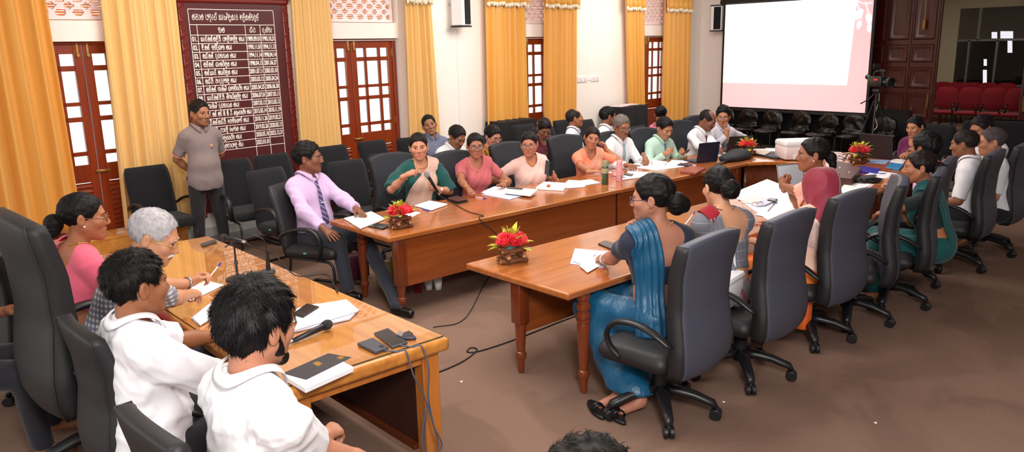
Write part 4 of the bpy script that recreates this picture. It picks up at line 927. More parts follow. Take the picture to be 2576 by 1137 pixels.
def person(label, hp, yaw, seat=.44, s=1.0, fem=False, lean=6, side=0, twist=0, hyaw=None, hpitch=4, hroll=0, skin=(168, 112, 84), hair=None, haircol=(24, 20, 20), top=None, bottom=None, arms=None, legs='sit',
           h=.012, hh=.0046, wide=1.0, belly=0.0, glasses=None, moust=None, brow=True, neckcut=None, extra=None, jaw=1.0, stub=0.0, lip=None, fat=0.0, eyes=True, group=None, kneedir=0, feet=None, eyeyaw=0, xy=None, mouth=None, hsc=1.11, hz=None, toe=(0, 1)):
    hyaw = yaw if hyaw is None else hyaw; pel = frame(yaw); ch = frame(yaw + twist, lean, side); HF = frame(hyaw, hpitch, hroll)
    # lengths
    z0 = seat + .09 * s if legs == 'sit' else seat
    if hz is not None:
        _ch = frame(yaw + twist, lean, side); z0 = hz - (.08 * s + (_ch[:, 2] @ A3((0, -.012, .435))) * s + (HF[2] * .115 + _ch[2] * .055 + HF[1] * .022 + _ch[1] * .012)[2] * s); seat = max(z0 - .09 * s, .3)
    P0 = A3((0, 0, z0)); piv = P0 + A3((0, 0, .08 * s)); CH = Tm(piv, ch, s)
    nb = CH((0, -.012, .435)); hd = nb + (HF[2] * .115 + ch[2] * .055 + HF[1] * .022 + ch[1] * .012) * s
    if xy is None: tgt = at(hp[0], hp[1], hd[2]); off = A3((tgt[0] - hd[0], tgt[1] - hd[1], 0))
    else: off = A3((xy[0], xy[1], 0))
    P0, piv, nb, hd = P0 + off, piv + off, nb + off, hd + off; CH = Tm(piv, ch, s); PL = Tm(P0, pel, s); HT = Tm(hd, HF, s * hsc)
    o0 = A3((P0[0], P0[1], 0))
    res = lambda v: (atY(v[0], v[1], v[3]) if len(v) == 4 else at(*v) if v[0] > 25 else (PL.o * [1, 1, 0] + A3(v[:2] + (0,)) @ pel + A3((0, 0, v[2]))))     # pixel + height, or right / forward / height
    W = wide
    tor = lambda g=0.0: [p_ell(PL((0, -.01, .0)), A3((.172 * W + g, .128 + belly * .4 + g, .125 + g)) * s, pel, .05), p_ell(CH((0, .008 + belly * .5, .06)), A3((.148 * W + belly * .5 + g, .108 + belly + g, .15 + g)) * s, ch, .07), p_ell(CH((0, .0, .255)), A3((.163 * W + g, .110 + belly * .25 + g, .175 + g)) * s, ch, .06),
                         p_cap(CH((-.128 * W, -.012, .372)), CH((.128 * W, -.012, .372)), (.058 + g) * s, None, .06), p_cap(CH((-.045, -.016, .40)), CH((.045, -.016, .40)), (.055 + g) * s, None, .06), p_cap(CH((-.03, -.018, .43)), CH((-.12 * W, -.016, .385)), (.038 + g) * s, (.045 + g) * s, .05), p_cap(CH((.03, -.018, .43)), CH((.12 * W, -.016, .385)), (.038 + g) * s, (.045 + g) * s, .05)]
    if fem: 
        _t = tor; tor = lambda g=0.0: _t(g) + [p_ell(CH((sx * .068 * W, .088, .235)), A3((.062 + g, .058 + g, .066 + g)) * s, ch, .045) for sx in (-1, 1)]
    body = tor(); bodyU = list(body)
    # arms
    la, lf = .285 * s, .255 * s; J = {}
    arms = arms or {}
    for sx, nm in ((1, 'R'), (-1, 'L')):
        a = dict(arms.get(nm) or {}); Sh = CH((sx * .163 * W, -.012, .365))
        wt = res(a.get('w', (sx * .2, .32, z0 + .12 * s))); d = wt - Sh; D = np.linalg.norm(d); D2 = min(D, (la + lf) * .985); dn = d / D; wt = Sh + dn * D2
        x = (la * la - lf * lf + D2 * D2) / (2 * D2); hgt = math.sqrt(max(la * la - x * x, 1e-6))
        pole = A3(a.get('pole', (sx * .55, -.35, -1.0))); pw = pole[0] * pel[0] + pole[1] * pel[1] + A3((0, 0, pole[2])); pv = nrm(pw - (pw @ dn) * dn); El = Sh + dn * x + pv * hgt
        fd = nrm(wt - El); hdv = a.get('dir'); hv = fd if hdv is None else nrm(A3(hdv)[0] * pel[0] + A3(hdv)[1] * pel[1] + A3((0, 0, hdv[2])))
        nv = a.get('back', (sx * .25, .1, 1)); nw = nv[0] * pel[0] + nv[1] * pel[1] + A3((0, 0, nv[2]))
        J[nm] = dict(S=Sh, E=El, W=wt, f=fd, h=hv, n=nw, pose=a.get('pose', 'relax'), up=nrm(El - Sh))
        th = 1.0 + .25 * fat
        body += [p_cap(Sh, El, .048 * s * th, .040 * s * th, .035), p_cap(El, El + fd * lf * .35, .040 * s * th, .039 * s, .02), p_cap(El + fd * lf * .3, wt, .039 * s, .0265 * s, .02)]
    # legs
    G = []; bot = [p_ell(PL((0, -.02, .0)), A3((.185 * W, .14, .12)) * s, pel, .05)]
    if legs == 'sit':
        for sx in (1, -1):
            hip = PL((sx * .092, .02, -.01)); kn = hip + (pel[1] * .40 + pel[0] * sx * .05 + pel[0] * kneedir) * s; kn[2] = max(seat + .055, .5 * s); 
            ft = A3((kn[0], kn[1], .08)) + (pel[1] * .03) * s
            if feet: ft = res(feet[0 if sx > 0 else 1])
            G.append((hip, kn, ft))
    else:
        for sx in (1, -1): hip = PL((sx * .09, 0, -.02)); ft = A3((hip[0], hip[1], .08)) + pel[0] * sx * .05; G.append((hip, (hip + ft) / 2 + pel[1] * .01, ft))
    zb = .1 if seat > .5 and legs == 'sit' else 0.0
    for sx, (hip, kn, ft) in zip((1, -1), G):
        ft[2] += zb; body += [p_cap(hip, kn, .082 * s, .056 * s, .03), p_cap(kn, ft, .054 * s, .036 * s, .02), p_cap(ft + (0, 0, -.03), ft + (pel[0] * toe[0] + pel[1] * toe[1]) * .13 * s + (0, 0, -.05), .034 * s, .026 * s, .03)]
    neck = [p_cap(nb - ch[2] * .03 * s, HT((0, -.022, -.05)), .0605 * s * (.92 if fem else 1.08), .0525 * s * (.92 if fem else 1.1), .03)]
    body += neck; V1, Q1 = surf(body, h)
    hp_ = head_prims(HT, s * hsc, fem, jaw, fat) + [p_cap(nb - ch[2] * .01 * s, HT((0, -.022, -.05)), .062 * s * (.92 if fem else 1.08), .054 * s * (.92 if fem else 1.1), .03)]
    V2, Q2 = surf(hp_, hh, it=1); Vs, Qs, off_ = [V1, V2], [Q1, Q2 + len(V1)], len(V1) + len(V2)
    for sx, nm in ((1, 'R'), (-1, 'L')):
        j = J[nm]
        if (arms.get(nm) or {}).get('hide'): continue
        V3, Q3 = surf(hand_prims(j['W'], j['h'], j['n'], sx, s * (.93 if fem else 1.0), j['pose']), min(hh, .0042), it=1); Vs.append(V3); Qs.append(Q3 + off_); off_ += len(V3)
    V = np.concatenate(Vs); Q = np.concatenate(Qs)
    lip = lip or ((176, 84, 84) if fem else tuple(int(v * .8) for v in (skin[0], skin[1] * .85, skin[2] * .9)))
    km = cached('skin', (168, 112, 84), .48, attr='Col', spec=.4, bump=.04, bscale=220)
    sub = km.node_tree.nodes['Principled BSDF']; sub.inputs['Subsurface Weight'].default_value = .0
    root = raw('person', V - o0, Q, km, None, cols=skin_cols(V, skin, HT, lip, stub)); root.location = o0; tag(root, label, 'person', group)
    # hair, eyes, brows
    hs = dict(hair or {}); hs['fem'] = fem
    hk = 'hair_%d_%d_%d' % tuple(haircol)
    if hair is not None:
        hm = cached(hk, tuple(int(v * (.62 if v < 60 else 1)) for v in haircol), .5, noise=.35, nscale=50, nstretch=(1, 1, .5), rgb2=tuple(min(255, int(v * 1.35 + 6)) for v in haircol), bump=.55, bscale=260, bstretch=(1, .12, .25), spec=.2, bdist=.003)
        mk('hair', hair_surf(HT, s * hsc, hs, hh), hm, root, o0)
    if eyes:
        mb = MB(); cols = []; br = MB(); lid = MB()
        for sx in (-1, 1):
            c = A3((sx * .0315, .0800, .0003)); n0 = len(mb.V); mb.ball(c, (.0140, .0098, .0060), 16, 12)
            for v in mb.V[n0:]:
                dx, dz = v[0] - c[0] - math.sin(R(eyeyaw)) * .009, v[2] - c[2]; r = math.hypot(dx, dz); cols.append(lin((14, 10, 10)) if r < .0067 and v[1] > c[1] else lin((232, 226, 222)))
            lid.tube(spline([c + (-.0145, .002, .001), c + (-.007, .0075, .0055), c + (.004, .0080, .0058), c + (.0145, .002, .0015)], 4), [.0011] * 4 + [.0019] * 5 + [.0011] * 4, 6)
            bx = .031; br.tube(spline([(sx * .013, .0925, .0215), (sx * .027, .0925, .0258), (sx * .043, .0845, .0232), (sx * .053, .074, .0155)], 4), np.interp(np.linspace(0, 1, 13), [0, .3, 1], [.0028, .0038 if not fem else .0026, .0012]), 6, flat=.8)
        TT = lambda m: np.array([HT(v) for v in m.V]) - o0
        e = raw('eyes', TT(mb), mb.F, 'sclera', root, cols=np.array(cols)); raw('eyelashes', TT(lid), lid.F, cached('lash', (22, 14, 12), .6), root)
        if brow: raw('eyebrows', TT(br), br.F, hm if hair is not None else 'lash', root)
    if moust:
        col, big = moust; pr = [p_cap(HT((sx * .004, .1005, -.0495)), HT((sx * .026, .0875, -.058)), .0072 * s * big, .0045 * s * big, .006) for sx in (-1, 1)]
        mk('moustache', surf(pr, min(hh, .0036), noise=folds(3, .0012, 300)), cached('hair_%d_%d_%d' % tuple(col), col, .7, bump=.3, bscale=250, bdist=.003), root, o0)
    if glasses:
        gb = MB(); gl = MB(); rw, rh, gr, gc = glasses.get('w', .024), glasses.get('h', .018), glasses.get('r', .0018), glasses.get('col', (20, 18, 20))
        for sx in (-1, 1):
            ring = [HT((sx * .0325 + rw * np.sign(math.cos(a)) * abs(math.cos(a)) ** .75, .1035 - .1 * abs(math.cos(a) * rw - sx * .0) * (1 if sx * math.cos(a) > 0 else .1), -.003 + rh * np.sign(math.sin(a)) * abs(math.sin(a)) ** .75)) - o0 for a in np.linspace(0, 2 * math.pi, 25)]
            gb.tube(ring, gr * s, 6, cap=False)
            gl.add(ring[:-1], [list(range(24))])
            gb.tube([HT((sx * (.032 + rw), .1005, .002)) - o0, HT((sx * .0705, .06, .004)) - o0, HT((sx * .0825, -.01, .004)) - o0, HT((sx * .081, -.03, -.012)) - o0], gr * s, 6)
        gb.tube([HT((-.010, .1055, .002)) - o0, HT((0, .111, .005)) - o0, HT((.010, .1055, .002)) - o0], gr * s, 6)
        g = gb.build('glasses', cached('frame_%d_%d_%d' % tuple(gc), gc, .25, .8 if gc[0] > 120 and gc[2] < 140 else 0), root, smooth=True)
        if 'lens' not in MATS: glass('lens', (220, 225, 235), .12)
        gl.build('lens', 'lens', g)
    # ---------------- clothes
    top = top or {}; g = top.get('g', .012 if not fem else .007); kind = top.get('kind', 'shirt'); tm = top.get('mat') or cloth(top.get('col', (240, 240, 245)))
    tp = tor(g); seed = abs(hash(label)) % 997 if False else sum(map(ord, label)) % 997
    frac = top.get('sleeve', 1.0)                              # 0-1 along the upper arm, 1-2 along the forearm
    for nm in ('R', 'L'):
        j = J[nm]; th = 1.0 + .25 * fat; r0, r1 = (.048 * th + g * 1.1) * s, (.042 * th + g * 1.2) * s; pf = top.get('puff', 0)
        if frac <= 1.0:
            e = j['S'] + (j['E'] - j['S']) * frac; tp.append(p_cap(j['S'], j['S'] + (e - j['S']) * .3, r0, r0, .04)); tp.append(p_cone(j['S'], e, r0 + pf * .5, r0 + (r1 - r0) * frac + top.get('flare', .006) + pf, .03))
            if pf: tp.append(p_ell(j['S'] + (e - j['S']) * .55 + CH.R[2] * .012, (.075, .075, .085), ch, .04))
        else:
            e = j['E'] + (j['W'] - j['E']) * (frac - 1); tp += [p_cap(j['S'], j['E'], r0, r1, .04), p_cap(j['E'], j['E'] + (e - j['E']) * .4, r1, r1 * .95, .02), p_cone(j['E'], e, r1, (.031 + g) * s, .02)]
            if frac > 1.8: tp.append(p_cone(e - j['f'] * .045, e + j['f'] * .004, (.034 + g) * s, (.035 + g) * s, .004))
    if legs != 'sit': tp.append(p_ell(PL((0, .005, -.05)), A3((.178 * W + g, .135 + g, .17)) * s, pel, .05))
    tp_all = list(tp)
    cuts = neckcut or ([((0, .018, .478), (.064, .070, .056))] if not fem else [((0, .10, .46), (.075, .12, .105)), ((0, -.06, .49), (.085, .10, .10))])
    for cc, rr in cuts: tp.append(p_ell(CH(cc), A3(rr) * s, ch, .006, 's'))
    hem = top.get('hem', -.10)
    big = 3; hz = CH((0, 0, hem)); hu = ch[2]
    tp.append(p_fn(lambda P: -((P - hz) @ hu), (-big,) * 3, (big,) * 3, .006)) if hem > -.05 else tp.append(p_fn(lambda P: (z0 + (hem if legs != 'sit' else -.05) * s) - P[..., 2], (-big,) * 3, (big,) * 3, .006))
    th_ = top.get('h', min(h, .010)); tv = surf(tp, th_, noise=(creases if top.get('fold', 0) > .007 else folds)(seed, top.get('fold', .0042)), it=1)
    cols = None
    mk('shirt' if not fem or kind == 'shirt' else 'blouse', tv, tm, root, o0)
    st = lambda P, off, it=6: proj(tp_all, P, off, it)
    tor_only = tor(g); stt = lambda P, off, it=8: proj(tor_only, P, off, it)
    if top.get('collar'):
        rows = []; fld = body + tp_all
        for r0_, zz, sp_, of in ((.056, .464, .0, .003), (.058, .478, .0, .005), (.062, .479, .0, .009), (.070, .460, -.004, .009), (.079, .446, -.024, .006)):
            row = []
            for a in np.linspace(-166, 166, 41):
                b_ = R(180 - a); front = max(0, (abs(a) - 95) / 71) ** 1.3
                row.append(CH((r0_ * math.sin(b_), -.016 + r0_ * math.cos(b_) * 1.08, zz - .040 * front + sp_ * front)))
            pr_ = proj(fld, np.array(row), of, 3); rows.append(pr_ - o0)
        MB().sheet(rows).build('collar', top.get('cmat') or tm, root, smooth=True, solid=.003)
    if top.get('tie'):
        pts = np.array([[CH((x * w_, .2, z_)) for x in (-1, -.5, 0, .5, 1)] for z_, w_ in zip(np.linspace(.425, top.get('tiez', .02), 24), np.interp(np.linspace(0, 1, 24), [0, .06, .1, .8, 1], [.016, .02, .0145, .036, .036]))])
        pj = stt(pts, .009); tie = MB().sheet(pj - o0).build('tie', top['tie'], root, smooth=True, solid=.005)
        kn = MB().ball((0, 0, 0), (.018, .011, .017), 10, 6); M4 = CH((0, .078, .435))
        raw('tie_knot', np.array([stt(np.array([CH((0, .2, .43))]), .008)[0] + (A3(v) @ ch) for v in kn.V]) - o0, kn.F, top['tie'], tie)
        if top.get('clip'): c = stt(np.array([CH((x, .2, .215)) for x in (-.035, -.01, .015, .03)]), .014); MB().tube(c - o0, .0035, 6).build('tie_clip', 'steel', tie)
    if top.get('buttons'):
        bb = MB()
        for zz in np.linspace(.37, .05, 6): bb.ball(stt(np.array([CH((0, .2, zz))]), .002)[0] - o0, .0055, 8, 4)
        bb.build('button', cached('button', (210, 205, 205), .4), root)
    bt = bottom or {}; bk_ = bt.get('kind', 'trousers'); bm = bt.get('mat') or cloth(bt.get('col', (34, 34, 40)))
    if bk_ == 'trousers':
        for hip, kn, ft in G: bot += [p_cap(hip, kn, .096 * s, .072 * s, .04), p_cap(kn, ft + A3((0, 0, -.0)), .068 * s, .056 * s, .03)]
        bot.append(p_fn(lambda P: (.06 + zb) - P[..., 2], (-big,) * 3, (big,) * 3, .004))
    else:
        kz = [q[1] for q in G]; fz = [q[2] for q in G]
        for hip, kn, ft in G: bot += [p_cap(hip, kn, .112 * s, .095 * s, .09), p_cap(kn, ft + A3((0, 0, .02)), .095 * s, .085 * s, .09)]
        bot.append(p_cap((kz[0] + kz[1]) / 2, (fz[0] + fz[1]) / 2 + A3((0, 0, .03)), .10, .10, .06)); bot.append(p_fn(lambda P: (bt.get('hem', .10) + zb) - P[..., 2], (-big,) * 3, (big,) * 3, .004))
    bot.append(p_fn(lambda P: P[..., 2] - (z0 + bt.get('waist', .10) * s), (-big,) * 3, (big,) * 3, .006))
    mk('trousers' if bk_ == 'trousers' else 'skirt', surf(bot, h, noise=folds(seed + 5, bt.get('fold', .004), 24)), bm, root, o0)
    if bt.get('shoe'):
        sv = [surf([p_cap(ft + A3((0, 0, -.045)) - pel[1] * .03, ft + A3((0, 0, -.05)) + pel[1] * .14 * s, .042 * s, .034 * s, .02), p_fn(lambda P: (.004 + zb) - P[..., 2], (-big,) * 3, (big,) * 3, .003)], .008) for _, _, ft in G]
        for v in sv: mk('shoe', v, cached('shoe_' + bt['shoe'], (20, 18, 18), .25), root, o0)
    if extra: extra(dict(root=root, o0=o0, CH=CH, PL=PL, HT=HT, J=J, st=st, s=s, top=tp_all, bot=bot, body=body))
    LAST.clear(); LAST.update(root=root, o0=o0, CH=CH, PL=PL, HT=HT, J=J, s=s)
    return dict(root=root, o0=o0, CH=CH, PL=PL, HT=HT, J=J, st=st, s=s)
def proj(prims, P, off, it=6):
    """moves points along the field's gradient until they lie OFF outside the surface"""
    pr = [p for p in prims if p[4] == 'u']; P = np.asarray(P, float).copy(); e = .004
    for _ in range(it):
        d = evalP(pr, P); g = np.stack([evalP(pr, P + A3(v) * e) - d for v in np.eye(3)], -1); g /= np.linalg.norm(g, axis=-1)[..., None] + 1e-9
        P = P - np.clip(d - off, -.05, .05)[..., None] * g
    return P
# ------------------------------------------------------------------ saree drape, jewellery, small worn things
def drape(c, path, m, name='saree_drape', wid=(.10, .06, .10), off=.014, nacr=15, pleat=.006, npl=5, across=None, hang=None, free=0):
    """a pleated length of cloth over the body. path: chest-local points; wid: half widths along it; hang: extra points (chest-local) hanging free"""
    CH, st, o0 = c['CH'], c['st'], c['o0']; P = spline(path, 7); n = len(P); T = np.gradient(P, axis=0); w = np.interp(np.linspace(0, 1, n), np.linspace(0, 1, len(wid)), wid)
    rows = []
    for i in range(n):
        out = nrm(P[i] * [1, 1, .0] + (A3((0, 0, P[i][2] - .36)) if P[i][2] > .36 else 0)); a = nrm(np.cross(T[i], out)); rows.append([CH(P[i] + a * w[i] * u) for u in np.linspace(-1, 1, nacr)])
    G = np.array(rows); nf = n - free
    pj = st(G[:nf], off)
    if free: G2 = G.copy(); G2[:nf] = pj; sh = pj[-1] - G[nf - 1]; G2[nf:] = G[nf:] + sh; pj = G2
    uu = np.linspace(-1, 1, nacr); nrmv = np.cross(np.gradient(pj, axis=0), np.gradient(pj, axis=1)); nrmv /= np.linalg.norm(nrmv, axis=-1)[..., None] + 1e-9
    ph = np.linspace(0, 2.2, n)[:, None]; pj = pj + nrmv * (pleat * np.abs(np.sin(uu[None] * npl + ph)))[..., None] * np.sign((nrmv * (pj - CH((0, 0, .25)))).sum(-1))[..., None]
    return MB().sheet(pj - o0).build(name, m, c['root'], smooth=True, solid=.005)
def necklace(c, r=.075, drop=.06, m='gold', pend=None, name='necklace'):
    CH, o0 = c['CH'], c['o0']; P = []
    for a in np.linspace(-150, 150, 31):
        b = R(180 - a) if False else R(a); f = math.cos(b); P.append(CH((r * math.sin(b), -.005 + r * f, .435 - max(0, f) ** 1.5 * drop * 1.0 + .01)))
    pts = proj(c['body'], np.array(P), .004, 5); pts = np.maximum(pts, -99)
    o = MB().tube(pts - o0, .0022, 6).build(name, m, c['root'], smooth=True)
    if pend: MB().ball(pts[15] - o0 - A3((0, 0, .01)), (pend, pend * .5, pend), 10, 6).build('pendant', 'steel', o)
    return o
def bangle(c, side, m='gold', r=.033, t=.0035, name='bangle', face=None, back=.03, flat=1.0):
    j, o0 = c['J'][side], c['o0']; W = j['W'] - j['f'] * back; a = nrm(np.cross(j['f'], [.3, .2, 1])); b = np.cross(j['f'], a)
    o = MB().tube([W + (math.cos(u) * a + math.sin(u) * b) * r - o0 for u in np.linspace(0, 2 * math.pi, 25)], t, 6, cap=False).build(name, m, c['root'], smooth=True)
    if face:
        n = nrm(j['n'] - (j['n'] @ j['f']) * j['f']); p = W + n * (r + .002) - o0; mb = MB(); mb.tube([p - n * .004, p + n * .005], .0155, 16); mb.build('watch_face', face, o)
    return o
def earring(c, m='gold', sx=(-1, 1), r=.006):
    for q in sx: MB().ball(c['HT']((q * .083, .0, -.036)) - c['o0'], r, 8, 6).build('earring', m, c['root'], smooth=True)
# ================================================================== the people
def stripes(name, base, line, f=(0, 0, 1), scale=30, width=.8, second=None, rough=.7):
    """woven stripes or checks: bands across a direction of the cloth"""
    m = cloth(base) if False else mat(name, base, rough, bump=.25, bscale=14, spec=.3, sheen=.1); nt = m.node_tree; N = nt.nodes; L = nt.links
    tc = [n for n in N if n.type == 'TEX_COORD'][0]; prev = None; b = N['Principled BSDF']
    for k, (d, sc) in enumerate([(f, scale)] + ([(second, scale)] if second else [])):
        dt = N.new('ShaderNodeVectorMath'); dt.operation = 'DOT_PRODUCT'; dt.inputs[1].default_value = tuple(nrm(d)); L.new(tc.outputs['Object'], dt.inputs[0])
        ml = N.new('ShaderNodeMath'); ml.operation = 'MULTIPLY'; ml.inputs[1].default_value = sc; L.new(dt.outputs['Value'], ml.inputs[0])
        fr = N.new('ShaderNodeMath'); fr.operation = 'FRACT'; L.new(ml.outputs[0], fr.inputs[0])
        gt = N.new('ShaderNodeMath'); gt.operation = 'GREATER_THAN'; gt.inputs[1].default_value = width; L.new(fr.outputs[0], gt.inputs[0])
        mx = N.new('ShaderNodeMix'); mx.data_type = 'RGBA'; mx.inputs[7].default_value = (*lin(line), 1)
        if prev is None: mx.inputs[6].default_value = (*lin(base), 1)
        else: L.new(prev, mx.inputs[6])
        sc_ = N.new('ShaderNodeMath'); sc_.operation = 'MULTIPLY'; sc_.inputs[1].default_value = .75; L.new(gt.outputs[0], sc_.inputs[0]); L.new(sc_.outputs[0], mx.inputs[0]); prev = mx.outputs[2]
    L.new(prev, b.inputs['Base Color']); return m
TIE_PURPLE = stripes('tie_purple', (78, 66, 112), (170, 160, 196), (1, .3, 1.2), 26, .72)
TIE_BLUE = stripes('tie_blue', (62, 92, 124), (150, 176, 190), (1, .2, -1), 30, .7)
TIE_CHECK = stripes('tie_check', (206, 206, 206), (24, 24, 28), (1, .2, 1), 55, .45, (1, .2, -1))
CHECK = stripes('check_shirt', (226, 226, 232), (104, 110, 132), (0, 0, 1), 42, .45, (1, -.6, 0))
LILAC = stripes('lilac_shirt', (212, 184, 222), (204, 174, 214), (1, 1, 0), 160, .5)
WHITE = dict(col=(238, 238, 243)); BLK = (20, 17, 17); DKBR = (30, 22, 20)
def beard(c, col, low=-.125):
    HT, s, o0 = c['HT'], c['s'] * 1.07, c['o0']; pr = []
    for sx in (-1, 1): pr += [p_cap(HT((sx * .062, .004, -.015)), HT((sx * .055, .016, -.055)), .016 * s, .02 * s, .015), p_cap(HT((sx * .054, .016, -.055)), HT((sx * .018, .07, -.098)), .022 * s, .024 * s, .015)]
    pr += [p_ell(HT((0, .078, -.102)), A3((.028, .022, .024)) * s, HT.R, .015)]
    mk('beard', surf(pr, .0042, noise=folds(4, .0015, 260)), MATS['hair_%d_%d_%d' % tuple(col)], c['root'], o0)
def saree(col, bl=None, wid=(.13, .10, .065, .07, .10), low=.0, m=None, shade=1.0):
    """front pallu over the left shoulder, falling behind"""
    def ex(c):
        drape(c, [(.13, .14, -.02), (.06, .16, .12), (-.03, .17, .26), (-.095, .11, .36), (-.115, 0, .44), (-.115, -.11, .38), (-.115, -.15, .2), (-.12, -.16, low)], m or cloth(col, .35, 14, (1, 1, .3)), wid=wid)
    return ex
def also(*fs):
    def ex(c):
        for f in fs: f(c)
    return ex
NK = lambda c: necklace(c)
bun = lambda y=-.128, z=-.012, r=.052, x=0: [((x, y, z), (r, r * .88, r))]
L_ = person
# --- the standing man
def polo(c):
    p = c['st'](np.array([c['CH']((-.085, .2, .27))]), .004)[0]; e = MB().ball(p - c['o0'], (.014, .006, .018), 12, 8).build('emblem', cached('emblem_gold', (206, 150, 90), .5), c['root'], smooth=True)
    MB().tube([p - c['o0'] + A3((-.012, 0, -.024)), p - c['o0'] + A3((.012, 0, -.024))], .0025, 6).build('emblem_band', cached('emblem_blue', (70, 80, 150), .5), e)
    for nm in ('R', 'L'):
        j = c['J'][nm]; e_ = j['S'] + (j['E'] - j['S']) * .8; a = nrm(np.cross(j['up'], [.3, .2, 1])); b = np.cross(j['up'], a)
        MB().tube([e_ + (math.cos(u) * a + math.sin(u) * b) * .0655 - c['o0'] for u in np.linspace(0, 2 * math.pi, 25)], .0045, 6, cap=False).build('cuff', cached('trim_coral', (226, 130, 108), .8), c['root'], smooth=True)
L_('man standing in a grey polo shirt with hands behind his back, before the name board', (503, 284), -92, seat=.845, legs='stand', lean=1, hyaw=-74, hpitch=4, skin=(158, 104, 72), hair=dict(vol=.009, top=.006, front=.072), haircol=(34, 28, 26), wide=.97, belly=.028,
   top=dict(col=(134, 118, 116), sleeve=.8, collar=True, hem=-.13, g=.012, flare=.008), bottom=dict(col=(36, 33, 36), shoe='m'), arms={'R': dict(w=(.06, -.17, .86), pole=(1, -.4, -.3)), 'L': dict(w=(-.06, -.19, .88), pole=(-1, -.4, -.3))}, extra=polo, stub=.25, eyeyaw=30)
# --- head table, nearest last
L_('woman in a coral pink saree with a low bun and tortoiseshell glasses', (212, 545), 8, seat=.50, s=1.0, fem=True, lean=10, hyaw=-14, hpitch=6, skin=(172, 108, 76), hair=dict(vol=.009, buns=[((0, -.135, -.035), (.055, .045, .05)), ((.02, -.135, -.065), (.035, .03, .035))], front=.066), haircol=BLK, fat=.12, wide=1.08, belly=.03,
   top=dict(col=(236, 106, 130), sleeve=.72, hem=.10), bottom=dict(kind='skirt', col=(240, 100, 124)), glasses=dict(col=(120, 74, 46), r=.0022), neckcut=[((0, .10, .46), (.075, .12, .105)), ((0, -.11, .43), (.105, .12, .12))],
   arms={'R': dict(w=(.12, .38, .80)), 'L': dict(w=(-.15, .40, .80))}, extra=also(saree((244, 112, 136)), NK, lambda c: earring(c, 'printer_white')))
def watchR(c): bangle(c, 'R', 'steel', .036, .008, 'watch')
L_('white haired man in a checked shirt bent over papers, holding a pen', (388, 596), 2, seat=.53, s=1.03, lean=30, hyaw=-32, hpitch=25, skin=(200, 142, 108), hair=dict(vol=.008, top=.003, noise=.002, front=.084, lift=.04, mess=.15), haircol=(168, 165, 168), wide=.97,
   top=dict(mat=CHECK, sleeve=.85, collar=True), bottom=dict(col=(40, 40, 48)), glasses=dict(col=(220, 170, 80), r=.0012), moust=((226, 222, 220), 1.15), arms={'R': dict(w=(515, 745, .76), pose='relax', pole=(.7, -.1, -.9)), 'L': dict(w=(478, 712, .83), pose='pen', dir=(.15, 1, .45), back=(-.6, .2, .7), pole=(-.6, 0, -1))}, extra=lambda c: bangle(c, 'L', 'steel', .034, .007, 'watch', back=.02), brow=True)
L_('man with thick black hair in a white short sleeved shirt, second from the camera', (346, 716), 2, seat=.52, s=1.04, lean=1, hz=1.20, hyaw=8, hpitch=4, skin=(150, 94, 64), hair=dict(vol=.011, top=.008, noise=.005, freq=70, back=-.075, strands=4500, length=.028, lift=.16, mess=.5), haircol=(20, 17, 16), wide=1.08, belly=.03, fat=.1,
   top=dict(col=(236, 234, 240), sleeve=.95, collar=True, g=.022, flare=.012, fold=.0075, h=.008), bottom=dict(col=(40, 40, 48)), arms={'R': dict(w=(625, 908, .76), pole=(1, -.2, -.5)), 'L': dict(w=(585, 842, .76), pole=(-.6, -.2, -.9))}, hh=.0042)
L_('bearded man in a white shirt with his back turned, nearest the camera', (648, 820), 6, seat=.53, s=1.06, lean=3, hz=1.27, hyaw=17, hpitch=8, skin=(178, 120, 94), hair=dict(vol=.019, top=.010, noise=.005, freq=60, back=-.085, side=-.02, strands=5000, length=.036, lift=.12, mess=.35), haircol=(18, 16, 18), wide=1.06, fat=.05,
   top=dict(col=(236, 234, 239), sleeve=1.0, collar=True, g=.02, flare=.012, fold=.0075, h=.008), bottom=dict(col=(40, 40, 48)), arms={'R': dict(w=(835, 1105, .64), pose='loose', dir=(-.4, 1, -.1)), 'L': dict(w=(-.02, .40, .66), pose='loose')}, hh=.0038, extra=lambda c: beard(c, (18, 16, 18)), moust=((18, 16, 18), 1.1), neckcut=[((0, .0, .49), (.07, .07, .055))])
for k, (lab, hp, w, col) in enumerate((('person mostly hidden by the tall black chair, holding a small keypad phone', (-150, 505), (66, 622, .92), (70, 40, 40)), ('person half hidden by the tall black chair, holding a lit phone', (-190, 600), (72, 680, .92), (52, 44, 60)))):
    L_(lab, hp, -20, seat=.52, skin=(140, 88, 62), hair=dict(vol=.012), haircol=BLK, top=dict(col=col, sleeve=1.6), arms={'R': dict(w=w, pose='loose', back=(.6, -.3, .5), pole=(.5, -.5, -1)), 'L': dict(w=(-.1, .35, .85))}, h=.014)
L_('person showing only the dark top of the head at the bottom edge', (1486, 1280), 60, seat=.46, s=1.03, skin=(150, 96, 70), hair=dict(vol=.016, noise=.005, freq=70), haircol=(8, 7, 7), top=dict(col=(60, 60, 80)), h=.016)
